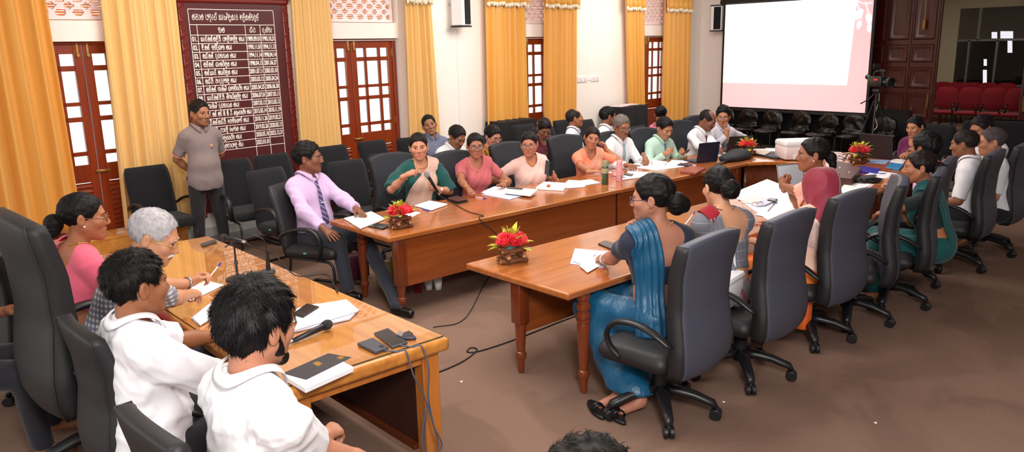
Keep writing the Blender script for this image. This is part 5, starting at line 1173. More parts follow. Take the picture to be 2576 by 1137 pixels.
# --- the left row facing the camera
def lil(c): bangle(c, 'L', 'steel', .034, .005, 'watch')
L_('man in a lilac shirt and striped purple tie at the table end', (776, 397), -80, hz=1.2, seat=.43, s=1.03, lean=-6, hyaw=-42, hpitch=0, skin=(132, 82, 58), hair=dict(vol=.016, top=.006, noise=.005, freq=70, front=.07, side=-.015), haircol=(24, 21, 22), wide=.98, belly=.02,
   top=dict(mat=LILAC, sleeve=1.93, collar=True, tie=TIE_PURPLE, clip=True, buttons=True, g=.016, fold=.006), bottom=dict(col=(54, 58, 68), shoe='m'), glasses=dict(col=(176, 140, 80), r=.0011, h=.015), moust=((54, 48, 50), 1.1), kneedir=-.04, feet=[(875, 725, .09), (1000, 765, .09)],
   arms={'R': dict(w=(815, 578, 0, 5.92), pose='spread', dir=(-.25, .8, -.55), back=(.35, .4, .8), pole=(1, -.5, -.5)), 'L': dict(w=(905, 532, .75), pose='flat', pole=(-.8, -.2, -.8))})
BEIGE = (208, 174, 158)
def green(c):
    drape(c, [(.10, .15, -.02), (.03, .17, .12), (-.03, .17, .26), (-.095, .11, .36), (-.115, 0, .44), (-.115, -.11, .38), (-.115, -.15, .2)], cloth(BEIGE, .35, 14, (1, 1, .3)), wid=(.16, .14, .075, .07, .09))
    necklace(c); earring(c, 'steel', r=.008); bangle(c, 'R'); bangle(c, 'L', 'gold', face='board_white', name='watch'); 
L_('woman speaking into a microphone, in a dark green puff sleeved blouse and beige saree', (1053, 368), -110, hz=1.2, seat=.46, s=.97, fem=True, lean=6, hyaw=-124, hpitch=4, hroll=3, skin=(198, 136, 108), hair=dict(vol=.010, front=.064), haircol=(32, 22, 22), wide=1.05, fat=.1,
   top=dict(col=(28, 82, 80), sleeve=1.0, puff=.022, hem=.04, g=.009, fold=.006), bottom=dict(kind='skirt', col=BEIGE), arms={'R': dict(w=(1022, 440, 0, 6.12), pose='loose', dir=(-.8, .25, .35), back=(.1, .6, .8), pole=(.8, -.2, -.9)), 'L': dict(w=(1100, 476, 0, 6.08), pose='grip', dir=(.55, .25, .45), back=(-.3, .9, .25), pole=(-.8, -.2, -.9))}, extra=green, lip=(196, 84, 100), neckcut=[((0, .10, .45), (.082, .12, .115)), ((0, -.06, .49), (.085, .10, .10))])
L_('woman in a rose pink saree with dark rimmed glasses and a long pendant', (1196, 366), -106, hz=1.145, seat=.44, s=.95, fem=True, lean=6, hyaw=-120, hpitch=4, skin=(166, 108, 82), hair=dict(vol=.009, front=.064), haircol=(28, 20, 22), wide=1.02, fat=.06,
   top=dict(mat=stripes('rose_blouse', (192, 98, 102), (206, 122, 122), (1, 0, 0), 90, .9), sleeve=.62, hem=.04), bottom=dict(kind='skirt', col=(190, 96, 100)), glasses=dict(col=(86, 34, 44), r=.0021), arms={'R': dict(w=(1183, 488, .745), pose='loose', pole=(.9, -.2, -.6)), 'L': dict(w=(1268, 462, .76), pose='spread', pole=(-.9, -.2, -.6))}, extra=also(saree((192, 98, 102), wid=(.14, .12, .075, .07, .09)), lambda c: necklace(c, drop=.16, pend=.013), lambda c: (bangle(c, 'R'), bangle(c, 'L'))))
L_('woman in a pale pink saree holding a phone in a flip case', (1331, 362), -110, hz=1.11, seat=.45, s=.97, fem=True, lean=6, hyaw=-140, hpitch=5, hroll=2, skin=(186, 122, 94), hair=dict(vol=.010, front=.064), haircol=(26, 20, 22), wide=1.08, fat=.14, belly=.02,
   top=dict(mat=stripes('pale_blouse', (232, 194, 184), (222, 178, 170), (1, 0, 0), 80, .88), sleeve=.7, hem=.02), bottom=dict(kind='skirt', col=(232, 194, 184)), glasses=dict(col=(58, 30, 34), r=.002), arms={'R': dict(w=(1262, 456, .75), pose='relax', pole=(.9, -.2, -.6)), 'L': dict(w=(1396, 447, 0, 5.9), pose='grip', dir=(.5, .15, .75), back=(-.1, .9, .2), pole=(-.5, -.2, -1))}, extra=also(saree((234, 196, 186), wid=(.15, .13, .08, .07, .09)), lambda c: necklace(c, drop=.07), lambda c: bangle(c, 'L', 'steel', .032, .003, 'watch', face='board_white')))
ORS = stripes('orange_saree', (214, 150, 128), (250, 150, 96), (1, .3, 1), 9, .8)
L_('woman in an orange blouse resting her tilted head on one hand', (1489, 347), -108, hz=1.075, seat=.44, s=.95, fem=True, lean=8, hyaw=-126, hpitch=4, hroll=-12, skin=(182, 120, 92), hair=dict(vol=.009, front=.062), haircol=(36, 24, 24), top=dict(col=(250, 144, 112), sleeve=.7, hem=.03), bottom=dict(kind='skirt', col=(226, 150, 120)),
   arms={'R': dict(w=(1492, 436, .745), pose='flat', dir=(-1, .3, 0), pole=(.9, -.2, -.5)), 'L': dict(w=(1524, 374, 0, 6.12), pose='loose', dir=(.35, -.1, 1), back=(-.8, .3, 0), pole=(-.5, .6, -1))}, extra=also(saree(0, m=ORS, wid=(.15, .13, .08, .08, .10)), lambda c: necklace(c, drop=.10, pend=.012), lambda c: (bangle(c, 'R'), bangle(c, 'L', 'gold', .031, .005, 'watch'))))
L_('grey haired man in a white shirt and pale blue tie turning his papers', (1564, 318), -100, hz=1.16, seat=.45, lean=8, hyaw=-106, hpitch=12, skin=(150, 98, 72), hair=dict(vol=.011, top=.004, front=.072), haircol=(108, 100, 94), top=dict(**WHITE, sleeve=1.93, collar=True, tie=cloth((146, 176, 182)), buttons=True), bottom=dict(), glasses=dict(col=(30, 28, 30), r=.0017), arms={'R': dict(w=(1574, 415, .75), pose='relax'), 'L': dict(w=(1622, 395, .80), pose='loose', dir=(.2, .8, -.6))}, moust=((60, 50, 48), .6))
L_('man in a mint green shirt and blue tie looking down at a phone', (1672, 322), -102, hz=1.10, seat=.43, s=.98, lean=10, hyaw=-102, hpitch=22, skin=(176, 122, 90), hair=dict(vol=.013, front=.07), haircol=(22, 18, 20), top=dict(col=(180, 212, 196), sleeve=1.93, collar=True, tie=TIE_BLUE, fold=.005), bottom=dict(), arms={'R': dict(w=(1672, 388, .80), pose='loose', back=(.4, .6, .6)), 'L': dict(w=(1718, 385, .78), pose='grip', dir=(.6, .5, .2), back=(-.2, .5, -.6))})
L_('balding man in a white shirt and maroon tie writing with his head bowed', (1780, 302), -92, hz=1.11, seat=.44, s=1.0, lean=14, hyaw=-74, hpitch=26, skin=(136, 86, 66), hair=dict(vol=.006, front=.088, bald=.075, side=.0), haircol=(42, 36, 36), top=dict(**WHITE, sleeve=1.93, collar=True, tie=cloth((92, 34, 48))), bottom=dict(), moust=((30, 26, 26), 1.0), arms={'R': dict(w=(1795, 384, .76), pose='pen'), 'L': dict(w=(1812, 376, .76), pose='relax')})
def badge(c):
    p = c['st'](np.array([c['CH']((x, .2, z)) for x, z in ((-.055, .27), (-.135, .28), (-.135, .22), (-.055, .21))]), .012) - c['o0']; b = raw('name_badge', p, [(0, 1, 2, 3)], cached('badge_blue', (70, 112, 140), .4), c['root']); k = b.modifiers.new('s', 'SOLIDIFY'); k.thickness = .004
L_('man with glasses and a checked tie holding a pen to his lips', (1819, 292), -118, hz=1.12, seat=.48, s=1.03, lean=14, side=-4, hyaw=-148, hpitch=8, skin=(188, 126, 94), hair=dict(vol=.015, top=.008, noise=.004, front=.07), haircol=(24, 21, 22), wide=1.04, top=dict(col=(226, 224, 236), sleeve=1.93, collar=True, tie=TIE_CHECK, fold=.005), bottom=dict(), glasses=dict(col=(70, 60, 56), r=.0011), arms={'R': dict(w=(1828, 340, 0, 5.98), pose='two', dir=(-.1, .0, 1), back=(.2, 1, 0), pole=(.5, .2, -1)), 'L': dict(w=(1890, 372, 0, 6.15), pole=(-1, .1, .25), pose='flat', dir=(-.2, .2, -1))}, extra=badge)
# --- the row behind, along the wall
L_('man in a slate blue shirt leaning his head back by the curtain', (1080, 314), -105, hz=1.16, seat=.42, lean=-4, hyaw=-122, hpitch=-4, hroll=14, skin=(156, 104, 78), hair=dict(vol=.008, front=.08), haircol=(36, 30, 30), top=dict(col=(108, 112, 136), sleeve=.9, collar=True, buttons=True), h=.014)
L_('man in a white shirt bowing his head, behind the woman in rose pink', (1150, 344), -92, hz=1.07, seat=.42, lean=18, hyaw=-86, hpitch=30, skin=(150, 98, 72), hair=dict(vol=.012, front=.085, noise=.004), haircol=(34, 28, 28), top=dict(**WHITE, sleeve=1.9, collar=True, tie=cloth((24, 30, 52))), h=.014, moust=((40, 34, 32), .7))
L_('woman with glasses in a black floral top seated in the second row', (1240, 342), -90, hz=1.08, seat=.42, s=.95, fem=True, lean=12, hyaw=-90, hpitch=18, skin=(196, 132, 106), hair=dict(vol=.014, front=.064, noise=.004, back=-.09), haircol=(24, 20, 22), top=dict(mat=mat('black_floral', (26, 22, 26), .8, noise=1.0, nscale=38, rgb2=(226, 150, 40)), sleeve=.8), glasses=dict(col=(60, 30, 34), r=.002), h=.014)
L_('woman in maroon looking down in the second row', (1369, 322), -100, hz=1.08, seat=.42, s=.95, fem=True, lean=14, hyaw=-116, hpitch=34, skin=(150, 98, 76), hair=dict(vol=.012, front=.062, back=-.085), haircol=(28, 22, 24), top=dict(col=(98, 36, 48), sleeve=.9), h=.014)
L_('man in a pale grey shirt turned away in profile, in the second row', (1446, 297), -60, hz=1.11, seat=.44, s=1.0, lean=2, hyaw=-34, hpitch=-4, skin=(166, 104, 74), hair=dict(vol=.008, front=.086, bald=.06), haircol=(52, 44, 44), top=dict(col=(214, 214, 224), sleeve=.9, collar=True, tie=cloth((40, 44, 62))), h=.014)
L_('man in white with dark hair seen in profile, before the farther black draped box', (1530, 292), -70, hz=1.11, seat=.44, s=1.0, lean=2, hyaw=-26, hpitch=2, skin=(146, 94, 70), hair=dict(vol=.014, noise=.004, side=-.02), haircol=(24, 20, 20), top=dict(**WHITE, sleeve=.9, collar=True), h=.014)
L_('woman in bright pink with a hair bun, mostly hidden behind the man in mint green', (1663, 288), -20, hz=1.1, seat=.44, s=.95, fem=True, lean=6, hyaw=20, hpitch=16, skin=(160, 104, 80), hair=dict(vol=.010, buns=bun(-.128, .02, .05)), haircol=(20, 18, 20), top=dict(col=(232, 128, 176), sleeve=.7), h=.014)
# --- the right row with their backs to the camera
TEAL = (14, 78, 112)
def blue(c):
    SILK = cached('teal_silk', TEAL, .38, bump=.5, bscale=10, bstretch=(2.2, 2.2, .35), sheen=.05, spec=.4, bdist=.02)
    drape(c, [(.10, .15, .02), (.0, .17, .16), (-.06, .16, .28), (-.10, .10, .37), (-.105, 0, .445), (-.115, -.12, .38), (-.13, -.16, .22), (-.15, -.17, .06), (-.16, -.19, -.08), (-.165, -.20, -.16)], SILK, wid=(.10, .09, .07, .06, .10, .13, .15, .15), nacr=25, npl=7, pleat=.009, free=8)
    necklace(c); bangle(c, 'L', 'printer_white'); earring(c)
    PL, o0 = c['PL'], c['o0']
L_('woman in a teal blue silk saree with a large low bun', (1640, 498), 90, seat=.46, s=1.04, fem=True, lean=7, twist=-26, hz=1.245, hyaw=116, hpitch=4, skin=(174, 118, 96), hair=dict(vol=.012, front=.064, buns=[((-.01, -.13, -.03), (.064, .05, .06)), ((.0, -.165, -.035), (.04, .03, .042))]), haircol=(18, 15, 17), wide=1.06, fat=.14, glasses=dict(col=(40, 44, 70), r=.002),
   top=dict(col=(40, 44, 62), sleeve=.55, hem=.12, g=.008), bottom=dict(kind='skirt', mat=cached('teal_silk', TEAL, .38, bump=.5, bscale=10, bstretch=(2.2, 2.2, .35), sheen=.05, spec=.4, bdist=.02), hem=.13, fold=.008), neckcut=[((0, .10, .46), (.075, .12, .105)), ((0, -.13, .38), (.135, .14, .16))],
   arms={'L': dict(w=(1514, 655, .74), pose='relax', dir=(.45, .8, -.1), pole=(-1, -.7, -.2)), 'R': dict(w=(.02, .26, .99), pose='loose', dir=(-.2, -.2, 1), back=(0, 1, .2), pole=(.6, 0, -1))}, extra=blue, feet=[(1612, 1000, .09), (1560, 985, .09)], kneedir=.02, toe=(-1, .25))
GREY = stripes('grey_check', (112, 112, 122), (164, 164, 172), (1, 0, 0), 16, .93, (0, 0, 1))
def greys(c):
    drape(c, [(.10, .15, .02), (.0, .17, .16), (-.06, .16, .28), (-.10, .10, .37), (-.115, 0, .44), (-.105, -.10, .40)], cloth((150, 26, 40)), wid=(.10, .08, .05, .05, .05))
    drape(c, [(-.108, -.09, .405), (-.10, -.14, .30), (-.08, -.16, .16), (-.06, -.17, .02)], cloth((116, 116, 126), .35, 14), name='saree_tail', wid=(.05, .055, .06, .07)); necklace(c, m='plastic_black', r=.07, drop=.02); earring(c, 'steel')
L_('woman in a grey checked blouse with a red edged drape, writing with a blue pen', (1806, 470), 98, seat=.46, s=1.0, fem=True, lean=13, twist=-34, hz=1.20, hyaw=64, hpitch=12, skin=(206, 150, 118), hair=dict(vol=.011, buns=[((.005, -.13, -.02), (.062, .05, .06))]), haircol=(20, 18, 20), wide=1.02,
   top=dict(mat=GREY, sleeve=.75, hem=.06, g=.009), bottom=dict(kind='skirt', mat=stripes('grey_red', (120, 120, 128), (150, 26, 40), (1, .2, .4), 7, .75)), neckcut=[((0, .10, .46), (.075, .12, .105)), ((.02, -.14, .40), (.13, .15, .17))], arms={'L': dict(w=(1752, 562, .77), pose='pen', pole=(-1, -.2, -.3)), 'R': dict(w=(.12, .42, .76), pole=(1, -.2, -.4))}, extra=greys)
PEACH = (248, 182, 150)
L_('woman in a peach blouse with her hands clasped above the table', (2044, 388), 118, seat=.44, s=1.0, fem=True, lean=12, hz=1.24, hyaw=124, hpitch=2, skin=(150, 96, 72), hair=dict(vol=.009, front=.068, back=-.07, buns=[((0, -.125, -.03), (.03, .04, .045)), ((0, -.14, -.075), (.026, .026, .05))]), haircol=(26, 19, 20), top=dict(col=PEACH, sleeve=.8, hem=.03), bottom=dict(kind='skirt', col=(244, 130, 60)),
   arms={'L': dict(w=(1962, 466, .92), pose='loose', dir=(.6, .25, .8), back=(-.6, .4, 0), pole=(-.3, .6, -1)), 'R': dict(w=(1980, 462, .92), pose='loose', dir=(-.5, .3, .8), back=(.7, .4, .1), pole=(.3, .6, -1))}, extra=also(saree((250, 190, 170)), lambda c: bangle(c, 'R', 'steel', .032, .003, 'watch', face='plastic_black'), lambda c: earring(c, 'printer_white')))
HIJ = mat('maroon_dots', (142, 26, 56), .6, bump=.3, bscale=9, bstretch=(1, 1, .4), sheen=.3)
_nt = HIJ.node_tree; _v = _nt.nodes.new('ShaderNodeTexVoronoi'); _v.inputs['Scale'].default_value = 58; _v.inputs['Randomness'].default_value = .15; _g = _nt.nodes.new('ShaderNodeMath'); _g.operation = 'LESS_THAN'; _g.inputs[1].default_value = .22; _x = _nt.nodes.new('ShaderNodeMix'); _x.data_type = 'RGBA'; _x.inputs[6].default_value = (*lin((138, 24, 52)), 1); _x.inputs[7].default_value = (*lin((160, 46, 72)), 1)
_nt.links.new([n for n in _nt.nodes if n.type == 'TEX_COORD'][0].outputs['Object'], _v.inputs['Vector']); _nt.links.new(_v.outputs['Distance'], _g.inputs[0]); _nt.links.new(_g.outputs[0], _x.inputs[0]); _nt.links.new(_x.outputs[2], _nt.nodes['Principled BSDF'].inputs['Base Color'])
def hijab(c):
    HT, CH, s, o0 = c['HT'], c['CH'], c['s'], c['o0']
    pr = [p_ell(HT((0, -.02, .026)), A3((.108, .128, .112)) * s, HT.R, .03), p_ell(HT((0, .01, -.06)), A3((.095, .10, .09)) * s, HT.R, .05), p_cap(HT((0, -.04, .02)), CH((.02, -.08, .38)), .105 * s, .14 * s, .06), p_ell(CH((.01, -.06, .35)), A3((.165, .12, .08)) * s, CH.R, .07),
          p_ell(HT((0, .115, -.015)), A3((.052, .05, .08)) * s, HT.R, .012, 's')]
    m = mk('headscarf', surf(pr, .006, noise=lambda P: folds(5, .015, 34)(P * [1, 1, .3])), HIJ, c['root'], o0)
    mk('shawl', surf([p_ell(CH((0, -.02, .33)), A3((.20, .14, .11)) * s, CH.R, .05), p_ell(CH((.02, -.03, .22)), A3((.18, .135, .14)) * s, CH.R, .05), p_ell(CH((0, .1, .42)), A3((.08, .1, .08)) * s, CH.R, .03, 's')], .01, noise=folds(9, .004)), mat('shawl_pink', (246, 216, 208), .85, noise=.35, nscale=45, rgb2=(150, 96, 96)), c['root'], o0)
L_('woman in a dotted maroon headscarf with a pale pink shawl, back to the camera', (2058, 468), 84, seat=.45, s=.97, fem=True, lean=3, side=11, twist=-10, hz=1.11, hyaw=78, hpitch=10, hroll=2, skin=(190, 130, 100), top=dict(col=(246, 200, 180), sleeve=1.7, g=.012), bottom=dict(kind='skirt', col=(244, 130, 60)), eyes=False, arms={'L': dict(w=(1915, 615, .76), pose='relax', dir=(-.1, 1, .3), pole=(-1, -.2, -.4)), 'R': dict(w=(.12, .42, .76))}, extra=also(lambda c: bangle(c, 'L', 'gold'), hijab))
DG = (22, 84, 86)
def dgreen(c):
    drape(c, [(.10, .15, .02), (.0, .17, .16), (-.06, .16, .28), (-.11, .10, .37), (-.12, 0, .44), (-.12, -.12, .38), (-.11, -.16, .22), (-.10, -.17, .04), (-.10, -.18, -.06)], cloth(DG, .35, 12), wid=(.10, .09, .085, .09, .11, .12, .12), nacr=21, npl=6, pleat=.008); necklace(c); bangle(c, 'L', 'steel', .033, .005); earring(c)
L_('woman in a dark green saree resting her chin on her fist, facing left', (2312, 420), 116, seat=.45, s=.97, fem=True, lean=18, hz=1.12, hyaw=118, hpitch=4, skin=(178, 116, 84), hair=dict(vol=.010, front=.066, buns=[((0, -.13, -.02), (.056, .048, .054))]), haircol=(38, 26, 26), top=dict(col=(36, 48, 50), sleeve=.7, hem=.09), bottom=dict(kind='skirt', col=DG), neckcut=[((0, .10, .46), (.075, .12, .105)), ((0, -.10, .43), (.11, .12, .12))],
   arms={'L': dict(w=(-.05, .40, .99), pose='fist', dir=(.3, -.55, .75), back=(-.3, .8, .6), pole=(-.5, 1, -.8)), 'R': dict(w=(.0, .30, .78))}, extra=dgreen)
L_('man with black hair in a lavender shirt, seen from behind', (2328, 372), 102, seat=.44, lean=8, hyaw=74, hpitch=4, skin=(150, 96, 72), hair=dict(vol=.016, noise=.004, back=-.08, side=-.03), haircol=(20, 17, 20), top=dict(col=(226, 176, 222), sleeve=.9, collar=True), h=.014)
L_('man in a white shirt with close cropped hair, turned to the man in glasses', (2426, 362), 96, seat=.46, s=1.0, lean=12, hz=1.15, hyaw=92, hpitch=8, skin=(142, 92, 66), hair=dict(vol=.005, noise=.001, back=-.06, side=-.02), haircol=(46, 36, 34), wide=1.05, top=dict(col=(236, 235, 240), sleeve=.95, collar=True, g=.016), h=.013)
L_('man with glasses and greying hair in a white shirt at the right end', (2494, 356), 118, seat=.44, lean=8, hz=1.14, hyaw=118, hpitch=6, skin=(190, 130, 98), hair=dict(vol=.008, noise=.002), haircol=(72, 64, 66), glasses=dict(col=(60, 44, 40), r=.0014), top=dict(col=(230, 234, 246), sleeve=.9, collar=True), h=.014)
L_('man mostly hidden behind the cropped haired man, holding a brown phone', (2470, 322), 168, seat=.44, lean=8, hyaw=150, hpitch=22, skin=(170, 112, 84), hair=dict(vol=.012), haircol=(38, 32, 34), top=dict(**WHITE, sleeve=1.5), arms={'L': dict(w=(2395, 408, .80), pose='grip', dir=(.3, .8, .2)), 'R': dict(w=(.0, .36, .80))}, h=.014)
L_('woman in plum at the far end typing on the large black laptop', (2302, 318), 176, seat=.45, s=.97, fem=True, lean=5, hz=1.065, hyaw=168, hpitch=12, skin=(196, 134, 100), hair=dict(vol=.008, front=.064, buns=bun(-.125, -.02, .045)), haircol=(24, 20, 26), top=dict(col=(110, 36, 84), sleeve=.7, hem=.03), bottom=dict(kind='skirt', col=(90, 90, 104)), arms={'R': dict(w=(2285, 383, .755), pose='relax'), 'L': dict(w=(2262, 398, .755), pose='relax')}, extra=also(saree((112, 112, 124)), NK), lip=(170, 60, 70))
# ================================================================== things on the tables, on the floor and around
def slab(name, label, cat, px, z=TZ, th=.004, m='paper', group=None, parent=None):
    """a flat thing on a surface: its four corners seen in the photo, laid on the real table top"""
    P = [at(x, y, z + th) for x, y in px]; c = np.mean(P, 0)
    a = sum(P[i][0] * P[(i + 1) % 4][1] - P[(i + 1) % 4][0] * P[i][1] for i in range(4)); P = P if a > 0 else P[::-1]
    o = MB().prism([(p[0] - c[0], p[1] - c[1]) for p in P], 0, th).build(name, m, None, bevel=min(th * .3, .004)); o.location = (c[0], c[1], z + .0006)
    return tag(o, label, cat, group)
def add_slab(root, name, px, z, th, m):
    o = slab(name, None, None, px, z, th, m); o.parent = root; o.location = Vector(o.location) - root.location; return o
def pen(label, p0, p1, z0=TZ + .006, z1=None, m='pen_blue', r=.0042):
    cached('pen_blue', (40, 60, 190), .35); cached('pen_white', (240, 240, 245), .35); cached('pen_pink', (226, 60, 110), .35)
    a, b = at(*p0, z0), at(*p1, z0 if z1 is None else z1); t = thing('pen', label, 'pen', tuple(a)); d = b - a
    MB().tube([(0, 0, 0), d * .78], r, 8).build('barrel', m, t); MB().tube([d * .78, d], r * 1.15, 8).build('cap', 'pen_blue' if m != 'pen_pink' else 'pen_white', t); MB().tube([-d * .06, (0, 0, 0)], [r * .3, r * .9], 8).build('tip', 'steel', t); return t
def phone(label, px, z=TZ, m='plastic_black', th=.009, screen='black_gloss'):
    o = slab('phone', label, 'phone', px, z, th, m); c = np.mean(px, 0); i = [tuple(c + (np.array(p) - c) * .9) for p in px]
    s = slab('screen', None, None, i, z + th, .0008, screen); s.parent = o; s.location = Vector(s.location) - o.location; return o
def spectacles(label, loc, rz, m='plastic_black', tilt=0):
    t = thing('spectacles', label, 'glasses', loc, R(rz)); mb = MB()
    for sx in (-1, 1):
        mb.tube([(sx * .034 + .026 * math.cos(a), 0, .02 + .018 * math.sin(a)) for a in np.linspace(0, 2 * math.pi, 21)], .0018, 6, cap=False); mb.tube([(sx * .06, 0, .026), (sx * .066, .02, .026), (sx * .064, .10, .014), (sx * .06, .135, .002)], .0018, 6)
    mb.tube([(-.008, 0, .024), (0, .002, .028), (.008, 0, .024)], .0018, 6); mb.build('frame', m, t, smooth=True)
    g = MB()
    for sx in (-1, 1): g.add([(sx * .034 + .025 * math.cos(a), 0, .02 + .017 * math.sin(a)) for a in np.linspace(0, 2 * math.pi, 21)[:-1]], [list(range(20))])
    g.build('lens', 'lens', t); return t
def notebook(label, px, z=TZ, th=.014, cover='paper_shade', name='open_notebook', cat='notebook'):
    """open book: cover and two page blocks either side of the fold; px = near-left, near-right, far-right, far-left"""
    o = slab(name, label, cat, px, z, .003, cover); c = np.mean(px, 0); A, B, D, E = [np.array(p) for p in [tuple(c + (np.array(p) - c) * .95) for p in px]]
    add_slab(o, 'pages', [A, (A + B) / 2, (D + E) / 2, E], z + .003, th, 'paper'); add_slab(o, 'pages', [(A + B) / 2, B, D, (D + E) / 2], z + .003, th * .7, 'paper'); return o
# ---- rose arrangements
def rose(mb, c, n, r):
    n = nrm(n); a = nrm(np.cross(n, [.31, .2, .9])); b = np.cross(n, a); rows = [[], [], [], []]
    for k in range(44):
        t = k / 43; th = t * 5.2 * math.pi; q = r * (.16 + .84 * t ** .8) * (1 + .10 * math.sin(2.5 * th)); h = r * (.95 - .45 * t)
        for i, (rr, hh) in enumerate(((.35, -.7), (.85, -.25), (1.0, .35), (1.16, 1.0))): rows[i].append(A3(c) + (math.cos(th) * a + math.sin(th) * b) * q * rr + n * h * hh)
    mb.sheet(rows)
def flowers(label, loc, rz, s=1.0, seed=1):
    rn = np.random.RandomState(seed); t = thing('flower_arrangement', label, 'flowers', loc, R(rz), 'artificial rose arrangements on little log stands')
    for k, (y, z, rot, L) in enumerate(((-.035, .016, 0, .17), (.035, .016, 0, .16), (-.05, .045, 90, .15), (.05, .045, 90, .16), (-.03, .073, 4, .15), (.03, .073, -5, .14))):
        d = A3((math.cos(R(rot)), math.sin(R(rot)), 0)); c = A3((0, 0, z)) + A3((-d[1], d[0], 0)) * y
        o = MB().tube([(c + d * L * u + A3((0, 0, .003 * math.sin(9 * u)))) * s for u in (-.5, -.2, .2, .5)], .0155 * s, 10).build('log', 'twig', t); 
        e = MB(); [e.tube([(c + d * L * sg * .498) * s, (c + d * L * sg * .506) * s], .0125 * s, 10) for sg in (-1, 1)]; e.build('cut_end', 'twig_end', o)
    for k in range(7):
        a = k * 2 * math.pi / 6 + .4; v = A3((math.cos(a) * .62, math.sin(a) * .62, .55)) if k < 6 else A3((.05, 0, 1)); v = nrm(v); c = (A3((0, 0, .092)) + v * A3((.082, .074, .066))) * s
        m = MB(); rose(m, c, v, .04 * s); m.build('rose', 'rose_red', t, smooth=True, solid=.0012)
    for k in range(24):
        a = rn.uniform(0, 6.28); el = rn.uniform(.0, 1.4); v = A3((math.cos(a) * math.cos(el), math.sin(a) * math.cos(el), math.sin(el))); c = (A3((0, 0, .088)) + v * .072) * s; w = nrm(np.cross(v, [0, 0, 1.]) + .01); up = np.cross(w, v); L = rn.uniform(.055, .085) * s
        MB().sheet([[c + v * L * u + w * x * .021 * s * math.sin(math.pi * min(u + .06, 1)) + up * (-.35 * L * u * u + .003 * abs(x)) for x in (-1, 0, 1)] for u in np.linspace(0, 1, 7)]).build('leaf', 'leaf_yellow', t, smooth=True, solid=.0008)
    sp = MB()
    for k in range(14):
        a = rn.uniform(0, 6.28); v = nrm((math.cos(a) * .5, math.sin(a) * .5, 1)); c = A3((0, 0, .12)) * s; sp.tube([c, c + v * .05 * s, c + (v * .10 + A3((v[0], v[1], 0)) * .03) * s], [.002 * s, .0018 * s, .0006 * s], 5)
    sp.build('spray', 'leaf_yellow', t); lv = MB()
    for k in range(10): lv.ball((A3((.10, .02, .06)) + rn.normal(size=3) * .011) * s, .004 * s, 6, 4)
    lv.build('lavender_sprig', 'lilac', t); MB().ball((0, 0, .078 * s), (.035 * s, .03 * s, .016 * s), 10, 6).build('foam', cached('foam_teal', (70, 130, 140), .8), t)
    return t
p = at(1008, 572, TZ); flowers('red roses on logs at the end of the left table, by the lilac shirted man', (p[0], p[1], TZ), -8, 1.08, 1)
p = at(1288, 658, TZ); flowers('red roses on a log stand at the near corner of the right table', (p[0], p[1], TZ), -20, 1.16, 2)
p = at(1880, 392, TZ); flowers('red roses beside the black cloth bag at the far bend', (p[0], p[1], TZ), 10, 1.15, 3)
p = at(2160, 410, TZ); flowers('red roses in front of the large black laptop', (p[0], p[1], TZ), -30, 1.2, 4)
# ---- left table
notebook('open ruled file under the hand of the man in lilac', [(905, 574), (862, 548), (935, 530), (972, 548)], cover='laptop_navy')
phone('black phone lying beside the first roses', [(926, 568), (962, 575), (984, 566), (950, 560)], m='plastic_black')
slab('paper', 'loose white sheet right of the first roses', 'paper', [(1030, 548), (1058, 534), (1046, 532), (1015, 540)])
notebook('open white notebook in front of the woman with the microphone', [(1085, 527), (1040, 516), (1080, 503), (1128, 512)], cover='laptop_navy')
pen('blue pen lying in front of the open white notebook', (1062, 525), (1078, 530))
slab('wallet', 'brown wallet lying on a black phone near the microphone cable', 'wallet', [(1150, 505), (1175, 500), (1150, 491), (1126, 497)], TZ + .011, .016, cached('brown_leather', (84, 48, 44), .4))
phone('black phone below the brown wallet', [(1152, 512), (1179, 505), (1150, 494), (1124, 501)])
pen('pink capped pen by the hand of the woman in rose pink', (1190, 494), (1222, 499), m='pen_white')
slab('folder', 'lilac plastic folder in front of the woman in rose pink', 'folder', [(1212, 488), (1282, 501), (1326, 488), (1254, 476)], TZ, .006, 'paper_shade')
for k, (dx, dy, an) in enumerate(((0, 0, 0), (4, -3, 1))): slab('paper', ('white papers fanned on the lilac folder, lower sheets', 'white papers fanned on the lilac folder, upper sheets')[k], 'paper', [(1210 + dx, 484 + dy), (1262 + dx, 491 + dy), (1300 + dx, 478 + dy), (1240 + dx, 471 + dy)], TZ + .007 + .005 * k, .004)
o = slab('file', 'thick white file with a grey strip before the woman in rose pink', 'file', [(1262, 480), (1335, 489), (1352, 476), (1282, 469)], TZ + .017, .022, 'paper'); add_slab(o, 'strip', [(1275, 474), (1312, 477), (1318, 473), (1282, 469)], TZ + .039, .002, 'plastic_grey')
o = slab('file', 'white paper stack with an orange clip before the woman in pale pink', 'file', [(1348, 470), (1418, 474), (1432, 460), (1368, 456)], TZ, .028, 'paper'); c = at(1380, 470, TZ + .03); MB().box(tuple(c - np.array(o.location)), (.03, .02, .05)).build('clip', cached('clip_orange', (200, 96, 48), .5), o)
slab('paper', 'pale blue sheet spread right of the clipped stack', 'paper', [(1418, 474), (1512, 459), (1486, 450), (1428, 458)], TZ, .003, cached('paper_blue', (206, 232, 240), .7)); slab('paper', 'white sheet below the pale blue sheet edge', 'paper', [(1405, 474), (1470, 470), (1480, 455), (1430, 452)], TZ + .003, .003)
